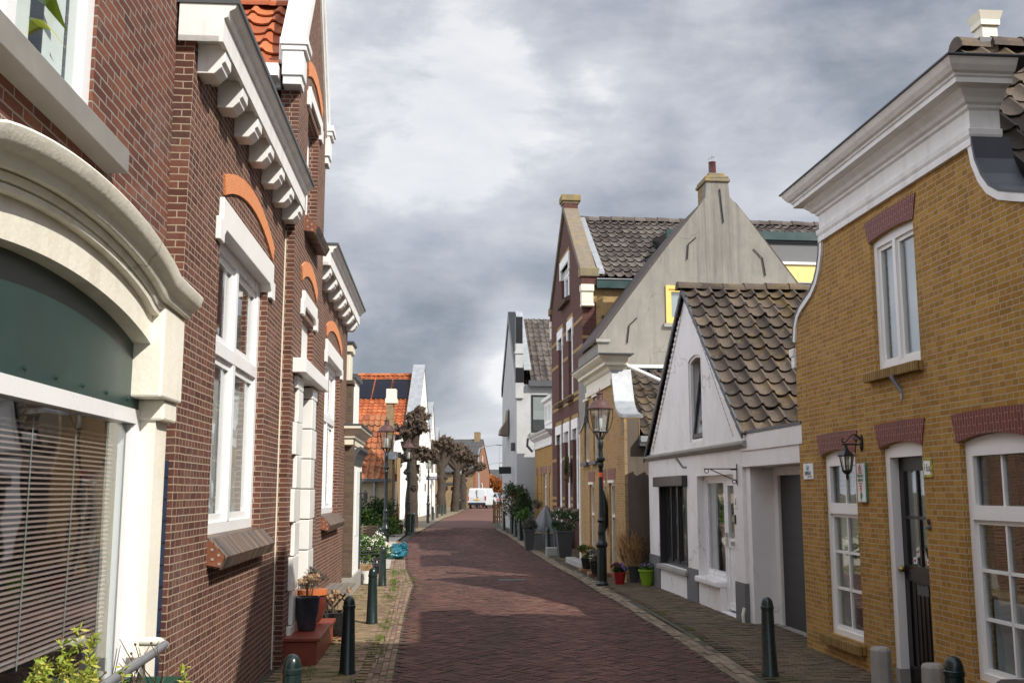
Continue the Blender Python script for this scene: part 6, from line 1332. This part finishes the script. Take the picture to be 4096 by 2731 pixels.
for k, (x, y) in enumerate(((1.85, 22.3), (1.75, 23.5))):
    mb = MB(); mb.box(-.22, .22, -.3, .3, 0, .07); o = mb.build('wooden_step', 'wood_brown', None, (x, y, .03), bevel=.01); tag(o, ['nearer wooden step below the white flowered pot', 'farther wooden step below the reddish leaved pot'][k], 'step', 'wooden steps by the shop')
def planter(label, loc, w0, w1_, h, seed, mat='pot_grey', rz=.1, plant='leaf_evergreen', ph=.35, pw=.3, n=1300, fl=None):
    t = pot('square_planter', label, 'planter', loc, [(w0, 0), (w1_ * .97, h - .05), (w1_ * 1.04, h - .05), (w1_ * 1.04, h)], mat, square=True, rz=rz); foliage_of(t, (0, 0, h + ph * .45), (pw, pw, ph * .6), n, .06, plant, seed, 14)
    mb = MB(); rnd = random.Random(seed)
    for k in range(6): mb.tube([(rnd.uniform(-.05, .05), rnd.uniform(-.05, .05), h - .03), (rnd.uniform(-pw, pw) * .6, rnd.uniform(-pw, pw) * .6, h + ph * .7)], .006, 4)
    mb.build('stem', 'twig', t)
    if fl: leaves('flowers', fl, t, crown_pts((0, 0, h + ph * .5), (pw, pw, ph * .6), 60, seed + 1, 12), .05, .9, seed)
    return t
planter('largest dark square planter with broad leaved shrub beside the stone block', (1.42, 28.0, .05), .22, .33, .72, 51, ph=.6, pw=.42, fl='flower_white')
planter('pale grey tall planter between the covered furniture and largest planter', (1.35, 30.2, .06), .13, .2, .62, 52, 'lead', ph=.3, pw=.2)
planter('tapered grey planter of lavender at the road edge', (.52, 31.3, .06), .16, .235, .62, 53, plant='leaf_lavender', ph=.32, pw=.25)
planter('dark square planter with green bush before the berry shrub', (.42, 36.9, .12), .18, .25, .55, 54, ph=.55, pw=.32, plant='leaf_ivy')
mb = MB(); mb.box(-.17, .17, -.17, .17, 0, .24); o = mb.build('stone_block', 'stone_grey', None, (1.12, 28.9, .04), bevel=.02); tag(o, 'squat stone block beside the largest square planter', 'stone block')
mb = MB(); mb.box(-.12, .12, -1.1, 1.1, 0, .16); o = mb.build('area_kerb', 'stone_grey', None, (1.62, 25.4, .01), rotz=.12, bevel=.02); tag(o, 'long low stone kerb before the shop basement', 'kerb stone')
cv = thing('covered_furniture', 'garden furniture under a grey pointed weather cover with yellow strap', 'cover', (1.05, 31.9, .06)); mb = MB(); rings = []
for (r, z) in ((.44, .0), (.46, .12), (.47, .45), (.44, .62), (.33, .85), (.2, 1.08), (.07, 1.28), (.02, 1.34)):
    rings.append([(r * (1 + .10 * math.sin(k * 5 * 2 * PI / 40 + z * 2) * min(1, z + .3)) * math.cos(k * 2 * PI / 40) * 1.05, r * (1 + .1 * math.sin(k * 7 * 2 * PI / 40 + 1 + z)) * math.sin(k * 2 * PI / 40), z) for k in range(40)])
mb.ring_skin(rings); mb.build('cover', 'cover_grey', cv, smooth=True); mb = MB(); mb.lathe([(.488, .5), (.49, .525)], n=40); mb.build('strap', 'yellow_paint', cv, smooth=True)
cv2 = thing('covered_table', 'lower grey draped cover behind the pointed one', 'cover', (1.5, 32.3, .06)); mb = MB(); mb.blob((0, 0, .35), .5, 4, .3, 2.5, (.7, .9, 1.1), 4); mb.build('cover', 'cover_grey', cv2, smooth=True)
sh = thing('berry_shrub', 'tall loose evergreen shrub with orange red berries on the right', 'shrub', (.12, 42.2, .14)); mb = MB()
for k in range(9): mb.tube([(random.uniform(-.1, .1), random.uniform(-.1, .1), 0), (random.uniform(-.4, .4), random.uniform(-.4, .4), 1.0), (random.uniform(-.7, .7), random.uniform(-.6, .6), 1.9)], [.025, .016, .006], 5)
mb.build('stem', 'twig', sh); foliage_of(sh, (0, 0, 1.25), (.62, .6, .85), 2200, .10, 'leaf_evergreen', 71, 26); leaves('berries', 'leaf_copper', sh, crown_pts((-.15, 0, 1.1), (.7, .6, .7), 420, 72, 16), .06, .9, 72)
sh = thing('laurel_shrub', 'glossy laurel bush against the tall white house', 'shrub', (.42, 40.8, .14)); mb = MB()
for k in range(6): mb.tube([(random.uniform(-.1, .1), random.uniform(-.1, .1), 0), (random.uniform(-.3, .3), random.uniform(-.3, .3), 1.5)], .016, 5)
mb.build('stem', 'twig', sh); foliage_of(sh, (0, 0, 1.2), (.36, .4, .8), 1300, .13, 'leaf_evergreen', 73, 16, .4)
hb_ = thing('hanging_basket', 'hanging basket with trailing plant on the low yellow house', 'basket', t_.W(2.75, .22, 1.2)); mb = MB(); mb.lathe([(.03, -.12), (.12, -.05), (.16, .05)], n=12); mb.build('basket', 'twig', hb_); foliage_of(hb_, (0, 0, .06), (.22, .22, .16), 400, .06, 'leaf_grey', 75, 8)
mb = MB(); mb.tube([(0, 0, .05), (.0, .02, .45), (.18, 0, .45)], .008, 4); mb.build('hook', 'black_paint', hb_)
def wreath(label, loc, hh, seed):
    t = thing('wall_wreath', label, 'wreath', loc); foliage_of(t, (0, 0, 0), (.1, .22, hh), 700, .06, 'leaf_evergreen', seed, 12); leaves('berries', 'leaf_copper', t, crown_pts((-.04, 0, 0), (.1, .2, hh * .9), 130, seed + 1, 12), .05, .9, seed); mb = MB(); mb.box(-.0, .03, -.18, .18, -hh * .8, hh * .8); mb.build('backing', 'twig', t)
wreath('evergreen wall wreath with red berries on the maroon house', k_.W(2.3, .12, 2.5), .5, 81)
ir = thing('iron_ornament', 'black iron scroll ornament hung on the shop wall behind the lamp', 'ornament', s_.W(1.85, .1, 1.35)); mb = MB(); mb.lathe([(.02, -.45), (.09, -.3), (.11, 0), (.08, .3), (.02, .5)], n=10); mb.build('frame', 'black_paint', ir)

# forecourt garden
iv = thing('ivy_hedge', 'bushy green ivy hedge with yellow flowers before the orange lean-to roof', 'hedge', (-5.7, 39.2, .12)); mb = MB()
for k in range(8): mb.tube([(random.uniform(-1.2, 1.2), random.uniform(-.2, .2), 0), (random.uniform(-1.2, 1.2), random.uniform(-.3, .3), .8)], .015, 5)
mb.build('stem', 'twig', iv); foliage_of(iv, (.15, 0, .45), (1.5, .55, .55), 4200, .11, 'leaf_ivy', 91, 40, .6); foliage_of(iv, (.0, .3, 1.0), (1.3, .4, .6), 2600, .11, 'leaf_evergreen', 92, 30, .6, 'dark_foliage'); leaves('flowers', 'flower_orange', iv, crown_pts((-.9, -.2, .9), (.3, .3, .2), 20, 93, 6), .07, .9, 93)
wf = thing('woven_fence', 'low woven willow hurdle fence at the forecourt', 'fence', (-5.55, 37.4, .11)); mb = MB()
for k in range(9):
    z = .03 + k * .055; mb.tube([(-.7 + j * .1, .025 * math.sin(j * 1.9 + k * 3.1), z + .008 * math.sin(j + k)) for j in range(15)], .026, 5)
for j in range(6): mb.tube([(-.68 + j * .27, 0, 0), (-.68 + j * .27, 0, .56)], .02, 5)
mb.build('wattle', 'willow', wf)
p = pot('plant_pot', 'grey tub with bare stems beside the brick chimney house', 'pot', (-4.6, 41.3, .15), [(.2, 0), (.25, .36), (.27, .38)], 'pot_grey'); mb = MB()
for k in range(7): mb.tube([(0, 0, .3), (random.uniform(-.15, .15), random.uniform(-.1, .1), random.uniform(.8, 1.5))], .007, 4)
mb.build('stem', 'twig', p); foliage_of(p, (0, 0, .5), (.2, .2, .14), 200, .07, 'leaf_ivy', 95, 6)

# ------------------------------------------------------------------ pollarded trees
def pollard(label, x, y, h, r, seed, heads, lean=(0, 0)):
    rnd = random.Random(seed); t = thing('pollard_tree', label, 'tree', (x, y, gz(y)), 0, 'knobbly pollarded trees along the left side'); mb = MB()
    def limb(p0, p1, r0, r1, seg=8, nn=12):
        pts, rs = [], []
        for i in range(seg + 1):
            k = i / seg; q = Vector(p0).lerp(Vector(p1), k); q += Vector((mnoise.noise(q * 1.3 + Vector((seed, 0, 0))), mnoise.noise(q * 1.3 + Vector((0, seed, 0))), 0)) * .10 * math.sin(k * PI); pts.append(q); rs.append((r0 + (r1 - r0) * k) * (1 + .18 * mnoise.noise(Vector((k * 6, seed, r0)))))
        mb.tube(pts, rs, nn)
    fork = Vector((lean[0], lean[1], h * .62)); limb((0, 0, -.1), fork, r, r * .72, 12, 14)
    for k in range(9):
        a = rnd.uniform(0, 6.28); z = rnd.uniform(.6, h * .6); mb.blob((math.cos(a) * r * .8 + lean[0] * z / h, math.sin(a) * r * .8 + lean[1] * z / h, z), r * rnd.uniform(.22, .42), 3, .9, 2.6, (1, 1, 1.1), seed + k)
    for (hx, hy, hz_, hr) in heads: limb(fork - Vector((0, 0, .1)), (hx, hy, hz_), r * .62, r * .5, 7, 10)
    mb.build('trunk', 'bark', t, smooth=True); cb, tw = MB(), MB()
    for i, (hx, hy, hz_, hr) in enumerate(heads):
        for k in range(34):
            d = Vector((rnd.gauss(0, 1), rnd.gauss(0, 1), rnd.gauss(0, .9))).normalized(); c = Vector((hx, hy, hz_)) + d * hr * rnd.uniform(.4, .9); cb.blob(c, hr * rnd.uniform(.13, .25), 2, 1.1, 2.4, (1, 1, 1), seed * 3 + i * 29 + k); tw.tube([(hx, hy, hz_), (c + Vector((hx, hy, hz_))) / 2 + Vector((rnd.gauss(0, .04), rnd.gauss(0, .04), 0)), c], [.07, .055, .04], 5)
            for j in range(5): e = c + (d + Vector((rnd.gauss(0, .6), rnd.gauss(0, .6), rnd.gauss(.25, .5)))).normalized() * hr * rnd.uniform(.2, .5); tw.tube([c, (c + e) / 2 + Vector((rnd.gauss(0, .03), rnd.gauss(0, .03), 0)), e], [.022, .016, .007], 4)
        cb.blob((hx, hy, hz_), hr * .5, 3, .8, 2.2, (1, 1, .9), seed + i)
    cb.build('crown', 'bark_knob', t, smooth=True); tw.build('twigs', 'bark_knob', t)
pollard('nearest dark pollarded tree rising behind the green lamp', -4.55, 46.5, 5.3, .31, 3, [(-.35, 0, 4.4, .55), (.3, .1, 4.75, .62), (-.15, 0, 3.6, .5), (.55, 0, 3.3, .42), (-.6, 0, 3.1, .35), (.15, .2, 5.15, .5)])
pollard('pollarded tree with twin heads left of the two joined crowns', -4.95, 72.0, 5.3, .37, 5, [(-.7, 0, 4.6, .7), (.3, 0, 4.9, .75), (-.5, 0, 3.9, .5), (.9, .2, 4.5, .6)])
pollard('leaning pollarded tree in the middle of the far row', -4.45, 80.0, 5.4, .35, 8, [(-.6, 0, 4.9, .7), (.5, 0, 4.6, .75), (1.3, 0, 4.2, .55), (-.9, 0, 4.2, .55)], (.15, 0))
pollard('smallest pollarded tree at the right end of the far row', -4.3, 90.0, 5.0, .34, 11, [(-.5, 0, 4.5, .7), (.6, 0, 4.4, .7), (1.5, 0, 3.7, .6), (0, 0, 3.6, .6)])

# ------------------------------------------------------------------ vehicles
def wheel(mb_t, mb_r, c, r, w):
    c = Vector(c); mb_t.ring_skin([[c + Vector((o, math.cos(a * PI / 10) * q, math.sin(a * PI / 10) * q)) for a in range(20)] for q, o in ((r * .7, -w / 2), (r, -w / 2 + .02), (r, w / 2 - .02), (r * .7, w / 2))]); mb_r.ring_skin([[c + Vector((o, math.cos(a * PI / 8) * r * .66, math.sin(a * PI / 8) * r * .66)) for a in range(16)] for o in (-w / 2 - .005, w / 2 + .005)])
def body_shell(prof, w, tuck):
    """side profile [(y,z)...] across the width, narrowing towards the roof"""
    mb = MB(); zs = [z for _, z in prof]; z1 = max(zs); zb = .85
    def ww(z): return w / 2 - max(0, (z - zb) / (z1 - zb)) * tuck
    L = [mb.V((-ww(z), y, z)) for y, z in prof]; Rr = [mb.V((ww(z), y, z)) for y, z in prof]; n = len(prof)
    mb.facev(L); mb.facev(Rr[::-1])
    for i in range(n): mb.facev([L[i], Rr[i], Rr[(i + 1) % n], L[(i + 1) % n]])
    return mb
van = thing('white_van', 'white delivery van seen from behind, parked at the bend', 'van', (-2.75, 95.5, gz(96) + .02), -.20)
body_shell([(-2.2, .32), (-2.26, .5), (-2.24, 1.0), (-2.12, 1.72), (-2.0, 1.84), (.6, 1.86), (.95, 1.78), (1.55, 1.12), (2.15, .92), (2.25, .6), (2.2, .32)], 1.74, .13).build('body', 'van_white', van, bevel=.05)
mb = MB(); mb.box(-.82, .82, -2.33, -2.2, .34, .56); mb.build('bumper', 'car_dark', van, bevel=.02); mb = MB(); mb.box(-.006, .006, -2.262, -2.1, .58, 1.7); mb.build('door_seam', 'rubber', van)
for sg in (-1, 1):
    mb = MB(); mb.box(sg * .80 - .05, sg * .80 + .05, -2.27, -2.16, .75, 1.15); mb.build('tail_light', 'light_red', van)
mb = MB(); mb.box(-.26, .26, -2.285, -2.24, .78, .88); mb.build('number_plate', 'plate_yellow', van)
mb = MB(); mb.box(.05, .13, -2.28, -2.23, 1.0, 1.06); mb.build('door_handle', 'rubber', van)
for sx in (-1, 1):
    for y in (-1.4, 1.4): tb_, rb_ = MB(), MB(); wheel(tb_, rb_, (sx * .76, y, .3), .31, .2); wo = tb_.build('wheel', 'rubber', van); rb_.build('rim', 'chrome', wo)
    mb = MB(); mb.box(sx * .9 - .03, sx * .9 + .1 * sx + .03, .85, 1.0, 1.05, 1.25); mb.build('mirror', 'rubber', van)
mb = MB(); mb.prism([(-.73, 1.0, 1.68), (.73, 1.0, 1.68), (.80, 1.5, 1.16), (-.80, 1.5, 1.16)], (0, .03, .03)); mb.build('windscreen', 'car_dark', van)
def make_car(mat, label, loc, rz):
    t = thing('parked_car', label, 'car', loc, rz, None)
    body_shell([(-2.05, .3), (-2.1, .55), (-2.02, .86), (-1.85, .95), (-1.45, 1.36), (-1.0, 1.46), (.2, 1.45), (.95, .98), (1.75, .86), (2.05, .66), (2.1, .3)], 1.7, .22).build('body', mat, t, bevel=.04)
    mb = MB(); mb.prism([(-.62, -1.83, 1.0), (.62, -1.83, 1.0), (.54, -1.5, 1.33), (-.54, -1.5, 1.33)], (0, -.03, .02)); mb.build('rear_window', 'car_dark', t); mb = MB(); mb.prism([(-.58, .28, 1.41), (.58, .28, 1.41), (.68, .9, 1.03), (-.68, .9, 1.03)], (0, .03, .03)); mb.build('windscreen', 'car_dark', t)
    for sg in (-1, 1):
        mb = MB(); mb.prism([(sg * .80, -1.5, 1.0), (sg * .80, .75, 1.0), (sg * .69, .2, 1.38), (sg * .69, -1.2, 1.38)], (sg * .025, 0, .0)); mb.build('side_window', 'car_dark', t)
        mb = MB(); mb.box(sg * .72 - .1, sg * .72 + .1, -2.09, -1.98, .68, .84); mb.build('tail_light', 'light_red', t); mb = MB(); mb.box(sg * .65 - .12, sg * .65 + .12, 1.95, 2.06, .6, .72); mb.build('headlight', 'chrome', t)
    mb = MB(); mb.box(-.26, .26, -2.13, -2.08, .5, .61); mb.build('number_plate', 'plate_yellow', t)
    for sx in (-1, 1):
        for y in (-1.3, 1.3): a, b = MB(), MB(); wheel(a, b, (sx * .76, y, .3), .3, .19); o = a.build('wheel', 'rubber', t); b.build('rim', 'chrome', o)
    return t
make_car('car_silver', 'silver car parked just beyond the white van', (-2.2, 104.5, .32), .04); make_car('car_dark', 'dark car parked beyond the silver car', (-2.05, 111.0, .32), .06)
make_car('car_dark', 'dark car whose bonnet edge shows at the lower right corner', (3.35, 3.55, .02), .06)

# ------------------------------------------------------------------ far end of the street
pf = thing('picket_fence', 'brown wooden picket fence across the right pavement', 'fence', (-.35, 52.0, gz(52))); mb = MB()
for k in range(11): mb.box(-.55 + k * .12, -.47 + k * .12, -.01, .012, .05, 1.12)
mb.build('pickets', 'wood_brown', pf); mb = MB()
for z in (.3, .9): mb.box(-.58, .78, .013, .05, z, z + .08)
mb.build('rail', 'wood_brown', pf)
for x in (-.58, .76): mb = MB(); mb.box(x - .04, x + .04, .0, .08, 0, 1.2); mb.build('post', 'wood_brown', pf)
def light_pole(label, x, y, h, arm, lean=0.):
    t = thing('road_light', label, 'street light', (x, y, gz(y)), 0, 'tall grey road lights at the street end'); mb = MB(); mb.tube([(0, 0, 0), (0, 0, 1.2), (lean * .6, 0, h * .9), (lean + arm * .1, 0, h)], [.11, .08, .06, .05], 8); mb.build('pole', 'lamp_metal', t, smooth=True)
    mb = MB(); mb.tube([(lean + arm * .08, 0, h - .02), (lean + arm * .4, 0, h + .22), (lean + arm, 0, h + .35)], .04, 6); mb.build('arm', 'lamp_metal', t); mb = MB(); mb.blob((lean + arm * 1.15, 0, h + .36), .3, 2, 0, 1, (1.5, .7, .3)); mb.build('lamp_head', 'dry_flower' if arm > 2 else 'lamp_metal', t, smooth=True)
light_pole('nearest road light with yellow head over the brick cottage', -3.1, 96.5, 5.6, 1.9, -.15); light_pole('road light right of the road beside the tall white house', -.75, 120., 6.0, 1.3); light_pole('farthest thin road light before the copper trees', -4.1, 170., 6.0, 2.2)
def blob_tree(label, x, y, h, rad, n, mat, seed, size=.35, cat='tree', group=None):
    t = thing('bare_tree' if mat == 'leaf_far' else 'copper_tree', label, cat, (x, y, gz(y)), 0, group); mb = MB(); mb.tube([(0, 0, 0), (0, 0, h * .5), (.2, 0, h * .9)], [.16, .11, .03], 6)
    for k in range(6): a = k * 1.1; mb.tube([(0, 0, h * .4), (math.cos(a) * rad * .6, math.sin(a) * rad * .6, h * .8)], [.07, .02], 5)
    mb.build('trunk', 'bark', t); leaves('crown', mat, t, crown_pts((0, 0, h * .62), (rad, rad, h * .36), n, seed, 22), size, .6, seed)
blob_tree('left of the copper coloured trees beyond the van', -3.0, 150, 3.9, 1.8, 1500, 'leaf_copper', 5, group='copper trees'); blob_tree('right copper coloured tree beyond the van', -1.6, 158, 3.5, 1.6, 1300, 'leaf_copper', 6, group='copper trees')
blob_tree('dark bare tree behind the copper trees', -6.6, 175, 6.0, 1.6, 900, 'leaf_far', 9); blob_tree('dark bushy tree at the bend beside the white fence', -.6, 190, 5.5, 2.5, 1200, 'leaf_far', 10)
wfn = thing('white_fence', 'white picket fence at the bend beyond the van', 'fence', (-1.2, 125, .3)); mb = MB()
for k in range(16): mb.box(-1.2 + k * .16, -1.1 + k * .16, 0, .03, 0, 1.1)
mb.build('pickets', 'white_paint', wfn); mb = MB(); mb.box(-1.25, 1.4, .03, .07, .7, .8); mb.build('rail', 'white_paint', wfn)
bx = thing('low_hedge', 'low green hedge at the bend under the copper trees', 'hedge', (-3.4, 135, .3)); foliage_of(bx, (0, 0, .7), (2.2, .8, .8), 1400, .22, 'leaf_evergreen', 15, 20)
tl = MB(); rnd = random.Random(77); pts = []
for k in range(1600):
    x = rnd.uniform(-160, 120); pts.append((Vector((x, 420 + rnd.uniform(-15, 15), .3 + abs(rnd.gauss(0, 1)) * 2.6 * (1 + .5 * math.sin(x * .08)))), Vector((0, 0, .4))))
tag(leaves('far_trees', 'leaf_far', None, pts, 4.5, .7, 77), 'low line of distant trees on the horizon', 'trees', kind='stuff')
bh = House('dark_shed', 'dark low house far off behind the copper trees', (-1.2, 165.0), (0, 1), -1); bh.part('wall', 'gutter_dark', [(0, 6, -4, 0, -.3, 3.2)]); mb = MB(); mb.prism([bh.P(-.3, .2, 3.1), bh.P(3, .2, 5.2), bh.P(6.3, .2, 3.1)], bh.P(0, -4.6, 0)); mb.build('roof', 'slate_tiles', bh.e)
mst = MB(); mst.tube([(0, 0, 0), (0, 0, 11)], [.12, .05], 6); tag(mst.build('flag_mast', 'lamp_metal', None, (-2.6, 210, .3)), 'thin grey mast on the horizon between the road lights', 'mast')

# wild grass in the pavement joints
mb = MB(); rnd = random.Random(12)
for k in range(520):
    r = rnd.random()
    if r < .45: y = rnd.uniform(7, 24); x = curve(SIDE_L, y) + rnd.gauss(.06, .07)
    elif r < .62: y = rnd.uniform(7.5, 12.0); x = LW(y) + .15 + abs(rnd.gauss(.0, .16))
    elif r < .72: y = rnd.uniform(19.5, 24); x = curve(SIDE_L, y) + rnd.uniform(0, .5)
    elif r < .86: y = rnd.uniform(7, 20); x = rnd.uniform(LW(y) + .2, curve(SIDE_L, y))
    else: y = rnd.uniform(10, 40); x = curve(ROAD_R, y) + .28 + abs(rnd.gauss(0, .05))
    if mnoise.noise(Vector((x * 1.3, y * .8, 4))) < -.08: continue
    blades(mb, (x, y, pave_z(x, y) - .005), rnd.randint(5, 16), .055, .03, .003, rnd, r0=.045)
tag(mb.build('grass_tufts', 'grass_blade', recalc=False), 'small tufts of grass growing between the paving bricks', 'grass', kind='stuff')
